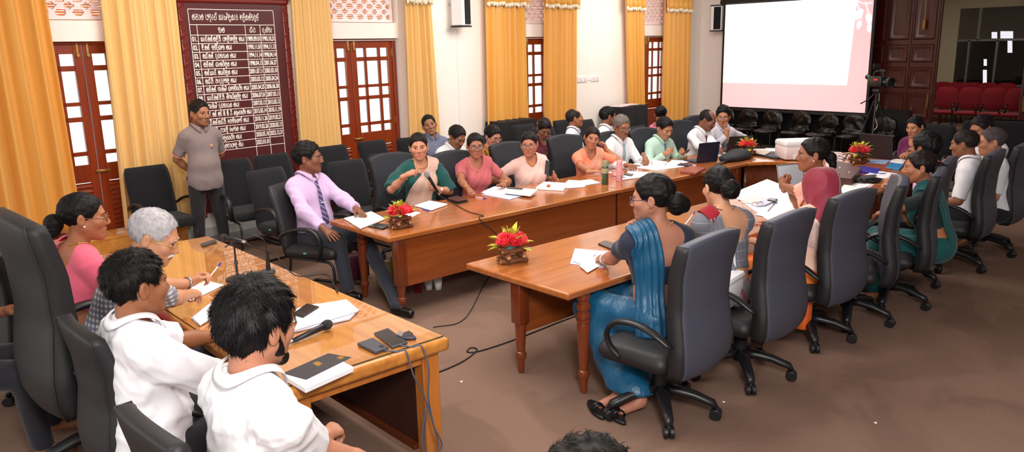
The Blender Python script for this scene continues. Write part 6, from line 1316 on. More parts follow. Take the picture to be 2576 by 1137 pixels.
def bottle(label, px, mbody, mcap, h, r, band=None, window=False):
    p = at(*px, TZ); t = thing('water_bottle', label, 'bottle', (p[0], p[1], TZ)); MB().lathe([(r * .9, 0), (r, .006), (r, h * .70), (r * .92, h * .76)], 20).build('body', mbody, t)
    MB().lathe([(r * .93, h * .76), (r * .95, h * .80), (r * .95, h * .95), (r * .8, h)], 20).build('cap', mcap, t)
    if band: MB().lathe([(r * 1.03, h * .48), (r * 1.04, h * .49), (r * 1.04, h * .68), (r * 1.03, h * .69)], 20).build('sleeve', band, t); MB().tube(spline([(r * .9, 0, h * .97), (r * 1.5, 0, h * .93), (r * 1.45, 0, h * .80), (r * .95, 0, h * .78)], 4), .005, 8).build('loop', mcap, t)
    if window: MB().box((-.2 * r, -r * .98, h * .22), (r * .5, .006, h * .22)).build('badge', 'steel', t, bevel=.002)
bottle('green steel water bottle with a beige grip', (1522, 463), cached('bottle_green', (78, 100, 72), .25, .4), cached('bottle_sage', (150, 152, 118), .5), .25, .036, band=cached('bottle_beige', (176, 162, 126), .7))
bottle('pink water bottle standing right of the green one', (1558, 455), cached('bottle_pink', (244, 172, 178), .4), 'bottle_pink', .225, .034, window=True)
slab('clear_ruler', 'clear plastic ruler lying left of the bottles', 'ruler', [(1493, 438), (1540, 434), (1538, 431), (1492, 435)], TZ, .003, 'paper_shade')
notebook('spiral notebook right of the pink bottle', [(1560, 452), (1612, 446), (1635, 432), (1580, 430)], th=.008); phone('phone lying on the spiral notebook', [(1570, 438), (1588, 441), (1594, 437), (1576, 434)], TZ + .013, 'plastic_grey')
pen('blue pen lying on the spiral notebook', (1536, 442), (1572, 446), TZ + .016)
for k, (lab, q) in enumerate((('large white sheet before the grey haired man', [(1596, 420), (1650, 428), (1722, 418), (1668, 410)]), ('white sheet under the fingers of the grey haired man', [(1592, 412), (1628, 420), (1668, 414), (1625, 404)]))): slab('paper', lab, 'paper', q, TZ + .004 * k, .003)
a, b = at(1640, 408, TZ + .03), at(1676, 412, TZ + .03); o = MB().tube([(0, 0, 0), b - a], .03, 20, cap=False).build('paper_roll', 'paper', None, solid=.002); o.location = a; tag(o, 'roll of white paper between the two shirted men', 'paper')
slab('paper', 'white sheet in front of the man in mint green', 'paper', [(1676, 412), (1704, 414), (1740, 404), (1690, 402)])
slab('pen_case', 'small dark pen case beside the navy laptop', 'case', [(1703, 414), (1735, 417), (1742, 412), (1712, 409)], TZ, .012, 'laptop_navy')
def laptop(label, hinge, wid, dep, rz, m, ang=105, screen=None, kb=True):
    """open laptop: base in front (+y), lid standing on the hinge line"""
    t = thing('laptop', label, 'laptop', (hinge[0], hinge[1], TZ), R(rz))
    b = MB().box((0, dep / 2, .009), (wid, dep, .018)).build('base', m, t, bevel=.005)
    if kb: MB().box((0, dep * .36, .0185), (wid * .88, dep * .44, .002)).build('keyboard', 'plastic_black', b); MB().box((0, dep * .79, .0185), (wid * .3, dep * .26, .0015)).build('touchpad', 'plastic_grey', b)
    l = MB().box((0, 0, dep / 2), (wid, .008, dep)).build('lid', m, t, bevel=.004); l.location = (0, 0, .014); l.rotation_euler = (R(ang - 90), 0, 0)
    MB().box((0, .0045, dep / 2), (wid * .94, .001, dep * .88)).build('display', screen or 'black_gloss', l)
    MB().box((wid * .0, -.0045, dep * .5), (wid * .10, .001, .010)).build('logo', 'plastic_grey', l)
    return t
c = at(1778, 408, TZ); laptop('navy laptop with its lid back towards the camera, by the bowed man', (c[0], c[1]), .33, .24, -15, 'laptop_navy', 100)
c = at(1856, 383, TZ); laptop('dark grey laptop right of the navy one, before the man with the pen', (c[0], c[1]), .34, .23, -32, 'laptop_dark', 112)
slab('paper', 'pale blue printed sheet between the two laptops', 'paper', [(1806, 392), (1838, 388), (1822, 382), (1800, 386)], TZ, .003, 'paper_blue')
o = slab('diary', 'reddish brown leather diary near the table edge', 'diary', [(1710, 430), (1752, 434), (1776, 421), (1738, 416)], TZ, .028, cached('tan_leather', (150, 76, 56), .4)); add_slab(o, 'pages', [(1714, 431.5), (1750, 435), (1751, 433), (1716, 429)], TZ + .004, .018, 'paper')
# black cloth bag
def blob(name, label, cat, prims, h, m, nz=None, group=None):
    V, Q = surf(prims, h, noise=nz); c = A3((V[:, 0].mean(), V[:, 1].mean(), V[:, 2].min())); o = raw(name, V - c, Q, m); o.location = c; return tag(o, label, cat, group)
c = at(1850, 402, TZ); bg = blob('cloth_bag', 'limp black cloth bag lying beside the navy laptop', 'bag', [p_ell(c + A3((0, 0, .04)), (.30, .13, .065), k=.05), p_ell(c + A3((.14, .06, .05)), (.13, .12, .07), k=.05), p_fn(lambda P: TZ + .002 - P[..., 2], (-3,) * 3, (3,) * 3, .01)], .012, cached('bag_cloth', (34, 34, 42), .7, bump=.4, bscale=12), folds(3, .012, 26))
a, b = at(1838, 404, TZ + .01), at(1800, 416, TZ + .005); MB().tube(spline([a - c, (a + b) / 2 - c + A3((0, 0, .02)), b - c - A3((0, 0, .001))], 6), .02, 8, flat=.25).build('strap', 'bag_cloth', bg).location = Vector(c) - Vector(bg.location)
slab('folder', 'black zip folder at the far bend of the table', 'folder', [(1895, 385), (1955, 397), (1992, 386), (1930, 379)], TZ, .022, cached('folder_navy', (36, 40, 52), .5)); slab('newspaper', 'folded newspaper and papers left of the black zip folder', 'paper', [(1878, 380), (1925, 388), (1940, 381), (1900, 374)], TZ + .023, .012, cached('newsprint', (214, 196, 184), .8))
slab('paper', 'white sheet below the printer', 'paper', [(1930, 379), (1975, 381), (1990, 373), (1925, 372)], TZ, .003)
# printer
c = at(2026, 403, TZ); t = thing('printer', 'white printer on the curved table below the screen', 'printer', (c[0], c[1], TZ), R(-38)); t.scale = (1.2, 1.1, 1.15)
MB().box((0, .14, .085), (.44, .30, .15), .02).build('body', 'printer_pale', t); MB().box((0, .14, .175), (.445, .305, .07), .02).build('scanner_lid', 'printer_white', t); MB().box((.02, -.012, .085), (.10, .012, .10)).build('control_panel', 'printer_white', t, bevel=.003)
p = MB(); [p.ball((.14 + .022 * i, -.012, .12 - .026 * j), (.009, .008, .007), 8, 5) for i in range(2) for j in range(3)]; p.build('button', 'plastic_black', t); MB().box((-.02, -.01, .04), (.22, .02, .05)).build('paper_tray', 'printer_white', t, bevel=.003)
cb = MB()
for k, pts in enumerate(([(2085, 398), (2100, 380), (2130, 388), (2118, 402)], [(2060, 402), (2105, 392), (2140, 402), (2165, 394)], [(2090, 388), (2120, 400), (2135, 384), (2150, 396)])): cb.tube(spline([at(*q, TZ + .006 + .012 * (i % 2)) for i, q in enumerate(pts)], 8), .004, 6)
tag(cb.build('power_cable', 'cable', None), 'tangle of black cables between printer and laptop', 'cable', kind='stuff')
c = at(2205, 398, TZ); laptop('large black laptop of the woman in plum, lid towards the camera', (c[0], c[1]), .42, .29, -98, 'laptop_dark', 100)
# brown bags, books and papers of the right row
def bagbox(label, px, z, th, m='brown_leather'):
    o = slab('document_bag', label, 'bag', px, z, th, m); c = np.mean(px, 0); add_slab(o, 'flap', [tuple(c + (np.array(q) - c) * (.96)) for q in px], z + th, .006, m); q = [tuple(c + (np.array(v) - c) * .10) for v in px]; add_slab(o, 'clasp', q, z + th + .006, .004, 'steel'); return o
bagbox('brown leather document bag with a metal clasp, its left half behind the headscarf', [(2078, 430), (2122, 440), (2150, 412), (2100, 404)], TZ, .06); bagbox('brown leather bag overlapping the other one, right of it', [(2108, 446), (2142, 450), (2168, 422), (2128, 412)], TZ + .0, .075)
slab('book', 'royal blue book right of the brown bags', 'book', [(2150, 426), (2205, 436), (2216, 424), (2162, 416)], TZ, .022, cached('royal_blue', (44, 44, 160), .4)); slab('notepad', 'blue and white spiral pad below the black laptop', 'notepad', [(2175, 408), (2228, 412), (2240, 402), (2182, 400)], TZ, .012, cached('pad_blue', (150, 176, 220), .5))
slab('diary', 'flat brown diary below the spiral pad', 'diary', [(2176, 420), (2242, 424), (2250, 412), (2180, 410)], TZ, .01, 'tan_leather'); slab('book', 'bright blue book by the lavender shirted man', 'book', [(2228, 420), (2262, 425), (2275, 412), (2240, 408)], TZ, .016, cached('sky_blue', (44, 140, 200), .4))
slab('notepad', 'white pad beside the bright blue book', 'notepad', [(2238, 405), (2270, 412), (2280, 402), (2250, 398)], TZ, .01, 'paper')
notebook('open red diary before the woman in dark green', [(2170, 440), (2230, 448), (2262, 436), (2205, 428)], cover=cached('red_cover', (150, 30, 40), .5)); pen('blue pen on the open red diary', (2190, 434), (2228, 436), TZ + .022)
slab('tablet', 'black tablet in front of the open red diary', 'tablet', [(2112, 462), (2210, 458), (2222, 448), (2130, 448)], TZ, .012, 'black_gloss'); slab('laptop', 'closed grey laptop beside the black tablet', 'laptop', [(2128, 452), (2200, 446), (2205, 438), (2138, 442)], TZ + .013, .014, 'plastic_grey')
spectacles('thin framed spectacles lying on the black tablet', tuple(at(2166, 456, TZ + .013)), 150)
notebook('white stapled papers with curled corner at the right table edge', [(2110, 484), (2150, 487), (2195, 462), (2125, 458)], th=.008); slab('folder', 'pink edged folder under the stapled papers', 'folder', [(2100, 482), (2160, 486), (2200, 464), (2140, 460)], TZ - .0, .0028, 'paper_pink')
slab('chart', 'very large white chart spread over the right table', 'chart', [(1838, 487), (1970, 580), (2035, 490), (1930, 450)], TZ, .002); slab('chart', 'second white chart sheet reaching the table edge', 'chart', [(1900, 540), (1990, 556), (2040, 520), (1960, 500)], TZ + .0026, .002)
slab('folder', 'pink paper folder on the white chart', 'folder', [(1855, 500), (1905, 516), (1955, 500), (1890, 490)], TZ + .005, .004, 'paper_pink'); slab('diary', 'lilac diary on the pink folder', 'diary', [(1898, 516), (1925, 514), (1958, 500), (1930, 496)], TZ + .0095, .012, 'paper_shade'); phone('black phone on the lilac diary', [(1930, 502), (1952, 506), (1956, 500), (1936, 497)], TZ + .022)
spectacles('dark framed spectacles lying on the white chart', tuple(at(1905, 518, TZ + .006)), -20); pen('silver pen on the white chart', (1932, 530), (1948, 512), TZ + .01, m='steel')
mat('display_lit', (178, 184, 190), .4, emit=.25)
c = at(1992, 472, TZ); lp = laptop('open silver laptop whose lit screen faces the woman in peach', (c[0], c[1]), .33, .23, 162, 'alu', 104, 'display_lit'); 
notebook('folded white papers standing left of the silver laptop screen', [(1958, 470), (1978, 474), (1990, 462), (1972, 458)])
slab('paper', 'white sheet being written on by the woman in grey', 'paper', [(1712, 578), (1745, 590), (1775, 572), (1740, 564)], TZ, .002)
pen('white pen with a blue end held upright by the woman in grey', (1722, 566), (1748, 532), TZ + .03, TZ + .10, 'pen_white')
slab('notepad', 'lilac pad under loose papers before the woman in teal blue', 'notepad', [(1434, 662), (1446, 624), (1535, 632), (1520, 672)], TZ, .006, 'paper_shade'); slab('paper', 'cut white papers under the hand of the woman in teal blue', 'paper', [(1458, 668), (1478, 685), (1530, 655), (1475, 640)], TZ + .007, .003); slab('paper', 'second cut white sheet beside the lilac pad', 'paper', [(1440, 655), (1462, 664), (1500, 638), (1455, 632)], TZ + .0105, .002)
phone('black phone lying left of the woman in teal blue', [(1504, 612), (1542, 628), (1562, 616), (1522, 604)])
# ---- the head table
notebook('open white book before the white haired man', [(500, 818), (480, 800), (590, 712), (640, 730)], GT, .012); slab('paper', 'white papers under the wrist of the white haired man', 'paper', [(440, 742), (480, 756), (562, 716), (520, 704)], GT, .005); slab('paper', 'stack of white sheets against the head of the bearded man', 'paper', [(560, 760), (620, 775), (700, 722), (640, 712)], GT, .006)
pen('blue and white pen in the hand of the white haired man', (520, 705), (556, 660), GT + .05, GT + .14, 'pen_white')
def mic(label, a, b, m='plastic_black', cable=None, head='mic_mesh', s=1.0):
    """hand microphone from head a to tail b"""
    cached('mic_mesh', (52, 52, 56), .5, .4, bump=.6, bscale=600); cached('mic_mesh_silver', (170, 170, 176), .4, .6, bump=.6, bscale=600)
    a, b = A3(a), A3(b); u = nrm(b - a); t = thing('microphone', label, 'microphone', tuple(b)); a_ = a - b
    MB().tube([a_ + u * k for k in (-.004, .004, .018, .034, .046, .054)], [.012, .02, .0265, .0265, .024, .02], 16).build('grille', head, t, smooth=True); MB().tube([a_ + u * .048, a_ + u * .07, A3((0, 0, 0))], [.021, .017, .012], 14).build('handle', m, t, smooth=True); MB().tube([A3((0, 0, 0)), u * .03], [.011, .008], 10).build('plug', 'steel', t)
    if cable is not None: cp = spline([A3(q) - b for q in [tuple(b + u * .03)] + cable], 8); cp[:, 2] = np.maximum(cp[:, 2], .005 - b[2]); MB().tube(cp, .004, 6).build('cable', 'cable', t, smooth=True)
    return t
p0, p1 = at(832, 812, GT + .03), at(735, 858, GT + .014); mic('black microphone lying on the glass beside the bearded man', p0, p1)
# desk stand with its microphone
b = at(598, 702, GT); st = thing('microphone_stand', 'round based black microphone stand on the glass', 'stand', (b[0], b[1], GT))
MB().lathe([(.075, 0), (.075, .008), (.06, .016), (.012, .02)], 24).build('base', 'plastic_black', st); MB().tube([(0, 0, .015), (0, 0, .12)], .0075, 10).build('pole', 'plastic_black', st); MB().tube([(0, 0, .115), (0, 0, .24)], .006, 10).build('upper_pole', 'plastic_black', st); MB().tube([(0, 0, .10), (0, 0, .125)], .012, 10).build('collar', 'plastic_grey', st); MB().box((0, 0, .245), (.034, .034, .04)).build('clip', 'plastic_black', st, bevel=.006)
e0, e1 = at(536, 592, GT + .245), at(612, 606, GT + .24); u = nrm(e0 - e1); cc = A3((b[0], b[1], GT + .265))
q = at(690, 640, GT + .13); r_ = at(745, 700, GT + .004); mic('black microphone clipped in the stand, pointing at the white haired man', cc + u * .12, cc - u * .09, cable=[tuple(cc - u * .16 - A3((0, 0, .02))), tuple(q), tuple(r_ + A3((0, 0, .02))), tuple(at(820, 690, GT + .006)), tuple(at(850, 735, GT + .006))])
c = at(668, 695, GT); o = MB().box((0, 0, .017), (.14, .09, .034), .012).build('adaptor_box', 'plastic_grey'); o.location = (c[0], c[1], GT + .0005); o.rotation_euler = (0, 0, R(40)); tag(o, 'grey adaptor box on the glass behind the microphone stand', 'box'); MB().tube([(.05, 0, .034), (.05, 0, .08), (.05, -.004, .16)], [.016, .013, .010], 10).build('jack', 'plastic_black', o); MB().tube(spline([(.05, 0, .16), (.05, .02, .24), (.02, .12, .27), (-.02, .25, .2)], 6), .004, 6).build('lead', 'cable', o); MB().tube([(.07, 0, .02), (.12, .0, .02)], .01, 10).build('plug', 'steel', o)
slab('remote_control', 'small grey remote control at the far end of the glass', 'remote', [(504, 612), (510, 617), (546, 606), (540, 601)], GT, .014, 'plastic_grey')
for k, (lab, q, th, m, dz) in enumerate((('blue grey file, lowest of the stack on the glass', [(738, 832), (745, 815), (905, 775), (880, 800)], .012, 'paper_shade', 0), ('white papers in the middle of the stack on the glass', [(742, 826), (760, 770), (872, 752), (902, 778)], .014, 'paper', .013), ('loose white sheets topmost of the stack on the glass', [(736, 808), (745, 775), (800, 762), (832, 782)], .008, 'paper', .028))): slab('file', lab, 'file', q, GT + dz, th, m)
phone('black phone on top of the paper stack', [(736, 788), (762, 796), (803, 770), (772, 762)], GT + .037)
spectacles('dark spectacles folded before the bearded man', tuple(at(742, 806, GT + .037)), 70)
o = slab('diary', 'white paged diary with a black cover at the near edge', 'diary', [(768, 976), (714, 944), (830, 892), (890, 922)], GT, .026, 'paper'); add_slab(o, 'cover', [(712, 938), (770, 954), (884, 898), (826, 888)], GT + .026, .003, cached('cover_black', (46, 44, 50), .5)); add_slab(o, 'cover_emblem', [(786, 914), (800, 921), (812, 914), (798, 908)], GT + .029, .0006, 'gold'); add_slab(o, 'cover_corner', [(846, 900), (858, 904), (868, 897), (856, 894)], GT + .029, .0006, 'gold')
a, b = at(716, 946, GT + .012), at(700, 950, GT + .012); MB().tube([A3(a) - A3(o.location), A3(b) - A3(o.location)], .002, 5).build('ribbon', 'gold', o)
pb = slab('power_bank', 'dark grey power bank with a small display', 'power bank', [(898, 862), (944, 884), (978, 872), (938, 848)], GT, .016, cached('slate_metal', (78, 82, 92), .35, .3)); add_slab(pb, 'display', [(952, 871), (960, 875), (968, 871), (960, 867)], GT + .016, .0006, 'black_gloss')
ph = phone('large phone with a black screen charging from the power bank', [(940, 836), (986, 872), (1026, 860), (976, 824)], GT + .0, 'slate_metal', .010)
kp = slab('keypad_phone', 'small silver keypad phone behind the charging phone', 'phone', [(996, 842), (1014, 850), (1048, 848), (1030, 830)], GT, .014, 'laptop_navy'); add_slab(kp, 'screen', [(1018, 846), (1040, 845), (1038, 836), (1020, 836)], GT + .014, .0006, 'black_gloss'); add_slab(kp, 'keypad', [(998, 840), (1010, 846), (1016, 836), (1004, 831)], GT + .014, .001, 'steel')
cb = MB(); E1, E2 = at(966, 880, GT + .008), at(1006, 868, GT + .006); xe, ye = 2.0, 2.965
for A_, offy in ((E1, 0), (E2, .02)): cb.tube(spline([A_, A_ + A3((.03, -.06, 0)), A3((A_[0] + .07, 2.975, GT + .004)), A3((A_[0] + .08, 2.94, .6)), A3((2.02 + offy, 2.935, .46)), A3((2.06, 2.93, .30)), A3((2.10 - offy, 2.925, .18)), A3((2.04 - offy, 2.92, .13)), A3((1.98 + offy, 2.925, .22)), A3((2.02, 2.93, .42))], 8), .0042, 8)
tag(cb.build('charging_cable', 'cable_grey', None, smooth=True), 'grey charging cable looping down from the power bank', 'cable')
# ---- things in people's hands
L0 = [o for o in bpy.data.objects if o.get('category') == 'person']
m0, m1 = atY(1058, 412, 6.06), atY(1102, 484, 6.0); m0 = m1 + nrm(m0 - m1) * .24
mic('silver headed microphone in the hand of the woman in dark green', m0, m1, head='mic_mesh_silver', cable=[tuple(atY(1125, 502, 5.9)), tuple(at(1175, 530, TZ + .006)), tuple(at(1215, 542, TZ + .006)), (at(1228, 556, TZ)[0], 5.035, TZ), (at(1232, 590, .5)[0] + .0, 5.02, .45), tuple(at(1228, 700, .008)), tuple(at(1170, 800, .006)), tuple(at(1090, 823, .006))])
spectacles('black spectacles dangling from the fingers of the speaking woman', tuple(atY(1056, 446, 6.06)), 40)
def held_phone(label, p, d, n, w=.072, h=.15, m='plastic_black', scr='black_gloss', name='phone', flip=False):
    d = nrm(d); n = nrm(A3(n) - (A3(n) @ d) * d); x = np.cross(d, n); t = thing(name, label, 'phone', tuple(p))
    M4 = Matrix(((x[0], d[0], n[0], 0), (x[1], d[1], n[1], 0), (x[2], d[2], n[2], 0), (0, 0, 0, 1)))
    for nm, b, mm in (('case', ((0, 0, 0), (w, h, .010)), m), ('screen', ((0, 0, .0055), (w * .92, h * .94, .001)), scr)): o = MB().box(*b).build(nm, mm, t, bevel=.002); o.matrix_local = M4
    if flip: o = MB().box((w * .98, 0, -.012), (w, h, .004)).build('cover_flap', 'plastic_grey', t, bevel=.002); o.matrix_local = M4 @ Matrix.Rotation(R(20), 4, 'Y')
    if not flip: o = MB().box((w * .2, h * .36, -.0055), (w * .35, h * .16, .002)).build('camera_block', 'plastic_grey', t, bevel=.001); o.matrix_local = M4
    return t
mat('phone_screen', (96, 150, 220), .3, emit=.6)
held_phone('black phone in a grey flip case in the hand of the woman in pale pink', atY(1384, 424, 5.84), (.3, .15, 1), (.3, .9, .3), flip=True)
held_phone('brown cased phone held by the man in mint green', atY(1722, 384, 5.82), (.75, -.2, .25), (-.2, .7, .6), m='brown_leather')
held_phone('phone with a lit blue screen in a brown case at the left edge', at(90, 640, .93), (.5, -.3, .8), (.2, -.8, .5), m='brown_leather', scr='phone_screen'); held_phone('small dark keypad phone held at the left edge', at(76, 596, .97), (.7, -.3, .6), (.2, -.7, .6), .05, .12, m='plastic_grey')
held_phone('brown phone held by the man hidden behind the cropped haired man', at(2392, 404, .84), (.7, -.5, .2), (0, .2, 1), m='brown_leather'); pen('dark pen held to his lips by the man with glasses', (1812, 328), (1828, 316), 1.03, 1.07, 'plastic_black')
# ---- on the floor
cb = MB().tube(spline([at(*q, .006) for q in ((1088, 941), (1130, 925), (1170, 905), (1200, 880), (1185, 874), (1175, 884), (1200, 884), (1260, 866), (1340, 836), (1410, 808), (1456, 792))], 8), .005, 6).build('floor_cable', 'cable', None, smooth=True); tag(cb, 'black cable with a small loop lying across the carpet', 'cable')
tag(MB().tube(spline([at(*q, .005) for q in ((2500, 524), (2540, 528), (2590, 534))], 6), .006, 6).build('floor_cable', cached('cable_orange', (200, 84, 40), .5), None, smooth=True), 'thin orange cable on the carpet at the right edge', 'cable')
c = at(908, 708, 0); o = thing('handbag', 'burgundy handbag with tan handles under the end of the left table', 'bag', (c[0], c[1] + .1, 0)); MB().box((0, 0, .13), (.26, .14, .25), .03).build('body', cached('burgundy', (70, 18, 36), .45), o); MB().tube(spline([(-.08, -.03, .24), (-.06, -.05, .33), (.06, -.05, .33), (.08, -.03, .24)], 6), .009, 8).build('handle', cached('tan_strap', (170, 116, 76), .5), o); MB().tube(spline([(-.08, .03, .24), (-.06, .05, .32), (.06, .05, .32), (.08, .03, .24)], 6), .009, 8).build('handle', 'tan_strap', o)
c = at(1072, 742, 0); o = thing('soda_bottle', 'dark red bottle standing under the left table', 'bottle', (c[0], c[1] + .12, 0)); MB().lathe([(.032, 0), (.034, .01), (.034, .14), (.014, .20)], 14).build('body', cached('bottle_red', (110, 14, 30), .3), o); MB().lathe([(.015, .20), (.015, .222)], 12).build('cap', 'plastic_black', o)
for k, (x, lab) in enumerate(((1104, 'white cup under the left table, next to the dark red bottle'), (1128, 'white cup under the left table, farther from the bottle'))):
    c = at(x, 736, 0); o = MB().lathe([(.03, 0), (.042, .11), (.038, .108), (.027, .006)], 14).build('cup', 'paper', None, smooth=True); o.location = (c[0], c[1] + .15, 0); tag(o, lab, 'cup')
c = at(1010, 730, 0); o = MB().lathe([(.10, 0), (.12, .05), (.13, .20), (.125, .2), (.11, .05)], 18).build('basket', cached('straw', (170, 140, 80), .8, bump=.8, bscale=60)); o.location = (c[0], c[1] + .2, 0); tag(o, 'woven straw basket on the carpet behind the table leg', 'basket')
# white handbag on the second chair, orange saree fold, shaped as a bag, hanging by the third
c = A3((4.18, 2.62, .475)); o = thing('handbag', 'white leather handbag on the seat of the second swivel chair', 'bag', tuple(c), R(100)); MB().box((0, 0, .11), (.12, .30, .22), .05).build('body', 'printer_white', o); MB().box((0, 0, .20), (.13, .27, .05), .02).build('flap', 'paper', o); MB().tube(spline([(0, -.11, .24), (0, -.06, .36), (0, .06, .36), (0, .11, .24)], 6), .008, 8).build('handle', 'printer_white', o)
c = at(2052, 826, .12); o = thing('saree_fold', 'orange saree fold hanging below the third swivel chair', 'bag', (c[0] - .02, c[1] + .16, .10)); OR = cached('orange_satin', (244, 112, 52), .35, bump=.4, bscale=10); MB().box((0, 0, .13), (.11, .24, .26), .03).build('body', OR, o); MB().tube(spline([(.05, -.11, .23), (.05, -.06, .1), (.055, .06, .1), (.05, .11, .23)], 6), .008, 8, flat=.5).build('strap', OR, o)
blob('saree_lap', 'orange satin saree lap on the seat of the sideways swivel chair', 'bag', [p_ell(A3((5.62, 2.66, .60)), (.20, .17, .14), k=.04), p_ell(A3((5.55, 2.78, .56)), (.16, .14, .10), k=.05)], .012, OR, folds(8, .006, 22))  # orange saree over a lap, modelled as a loose bundle
# slippers of the woman in teal blue
for k, (px, lab, rz) in enumerate((((1500, 1034), 'black strapped sandal of the woman in teal blue, nearest the table leg', 150), ((1545, 1048), 'black sandal sole under the bare foot of the woman in teal blue', 160))):
    c = at(*px, .0); t = thing('sandal', lab, 'sandal', (c[0], c[1], 0), R(rz)); MB().prism([(.04 * math.sin(a) * (1 - .15 * math.cos(a)), .125 * math.cos(a)) for a in np.linspace(0, 2 * math.pi, 24)[:-1]], .001, .022).build('sole', 'plastic_black', t, bevel=.006)
    for y in (.05, .02): MB().tube([(.042 * math.cos(a), y, .02 + .045 * math.sin(a)) for a in np.linspace(0, math.pi, 11)], .010, 8, flat=.5).build('strap', 'black_gloss', t, smooth=True)
for k, (px, lab) in enumerate((((1161, 962), 'tiny white scrap on the carpet beside the looped cable'), ((1822, 1013), 'tiny white scrap on the carpet by the first swivel chair'), ((2205, 1066), 'tiny white scrap on the open carpet at the lower right'))):
    c = at(*px, .001); o = MB().add([(0, 0, 0), (.018, .004, .006), (.012, .02, .002), (-.004, .014, .005)], [(0, 1, 2, 3)]).build('paper_scrap', 'paper', None, solid=.001); o.location = (c[0], c[1], .001); tag(o, lab, 'scrap')
# ---- black draped boxes by the wall
def draped(label, x0, x1, y0, y1, h, rz, top=None):
    cx, cy = (x0 + x1) / 2, (y0 + y1) / 2; hx, hy = (x1 - x0) / 2, (y1 - y0) / 2; per = _rrect(hx, hy, .05, 4); n = len(per); N_ = 8; P = []
    t = thing('draped_table', label, 'table', (cx, cy, 0), R(rz))
    for i in range(n):
        a, b = np.array(per[i]), np.array(per[(i + 1) % n]); m = max(1, int(np.linalg.norm(b - a) / .025)); P += [a + (b - a) * k / m for k in range(m)]
    rows = []
    for z, s, w in ((h, .93, 0), (h - .004, .98, 0), (h - .03, 1, 0), (h * .6, 1.01, .5), (0.003, 1.02, 1)): rows.append([(p[0] * s + w * .018 * math.sin(k * .55) * np.sign(p[0]), p[1] * s + w * .018 * math.cos(k * .5) * np.sign(p[1]), z) for k, p in enumerate(P)])
    m = MB().sheet(rows, True); m.F.append(list(range(len(P)))); m.build('cloth', 'black_cloth', t, smooth=False)
    if top: [add_to(t, x, y, h, w, d, rr) for x, y, w, d, rr in top]
    return t
def add_to(t, x, y, h, w, d, rr):
    o = MB().box((0, 0, .005), (w, d, .009)).build('paper', 'paper_pink'); o.location = Matrix.Rotation(t.rotation_euler.z, 4, 'Z') @ Vector((x, y, 0)) + t.location + Vector((0, 0, h + .002)); o.rotation_euler = (0, 0, rr); tag(o, 'pink paper bundle on the farther black draped box, %s' % ('left one' if x < 0 else 'right one'), 'paper')
draped('nearer black draped box standing before an amber curtain', 8.02, 8.86, 9.2, 9.62, .98, 5.5); draped('farther black draped box with pink papers on top', 11.1, 11.95, 9.35, 9.85, 1.0, 5.5, [(-.2, 0, .34, .26, .2), (.18, .05, .36, .24, -.1)])
# ---- video camera on its tripod
b = at(2208, 205, 1.47); k = (10.7 - 0) / b[0]; P = EYE + (b - EYE) * k; t = thing('video_camera', 'black video camera on a tripod in front of the wooden doors', 'camera', (P[0], P[1], P[2]), R(146))
MB().box((0, 0, 0), (.13, .30, .14), .02).build('body', 'plastic_black', t); MB().tube([(0, .15, 0), (0, .22, 0), (0, .27, 0)], [.045, .05, .055], 20).build('lens', 'black_gloss', t); MB().tube([(0, .25, 0), (0, .31, 0)], .062, 20, cap=False).build('lens_hood', 'plastic_black', t, solid=.004)
MB().tube(spline([(0, .12, .07), (0, .10, .13), (0, -.06, .13), (0, -.10, .07)], 5), .014, 8).build('handle', 'plastic_black', t); MB().box((.02, -.02, .20), (.10, .014, .08), .005).build('flip_screen', 'plastic_black', t); MB().tube([(0, .16, .14), (0, .02, .15)], .015, 10).build('shotgun_microphone', 'plastic_black', t); MB().box((.07, .06, .03), (.01, .06, .02)).build('record_light', cached('red_light', (220, 40, 40), .4, emit=.6), t); MB().tube([(0, -.15, .03), (0, -.24, .06)], [.03, .038], 12).build('viewfinder', 'plastic_black', t)
tp = thing('tripod', 'black camera tripod behind the large laptop', 'tripod', (P[0], P[1], 0)); hz = P[2] - .10
MB().tube([(0, 0, hz - .22), (0, 0, hz)], .02, 10).build('centre_column', 'plastic_black', tp); MB().box((0, 0, hz - .02), (.09, .09, .05), .01).build('head', 'plastic_black', tp); MB().tube([(0, 0, hz - .03), (-.12, .05, hz - .13), (-.24, .1, hz - .18)], .008, 8).build('pan_handle', 'plastic_black', tp)
for a in (200, 320, 80): d = A3((math.cos(R(a)), math.sin(R(a)), 0)); lg = MB().tube([d * .03 + A3((0, 0, hz - .16)), d * .24 + A3((0, 0, hz * .45)), d * .44 + A3((0, 0, .015))], [.014, .013, .010], 8).build('leg', 'plastic_black', tp); MB().ball(d * .44 + A3((0, 0, .015)), .015, 8, 6).build('foot', 'plastic_black', lg)
cbl = MB().tube(spline([(.05, 0, hz), (.09, .0, hz - .15), (.05, .02, hz - .35), (.10, 0, hz - .5), (.04, .03, hz - .58), (.09, .01, hz - .66), (.05, 0, hz - .62)], 7), .005, 6).build('cable', cached('cable_white', (220, 216, 210), .5), tp, smooth=True)
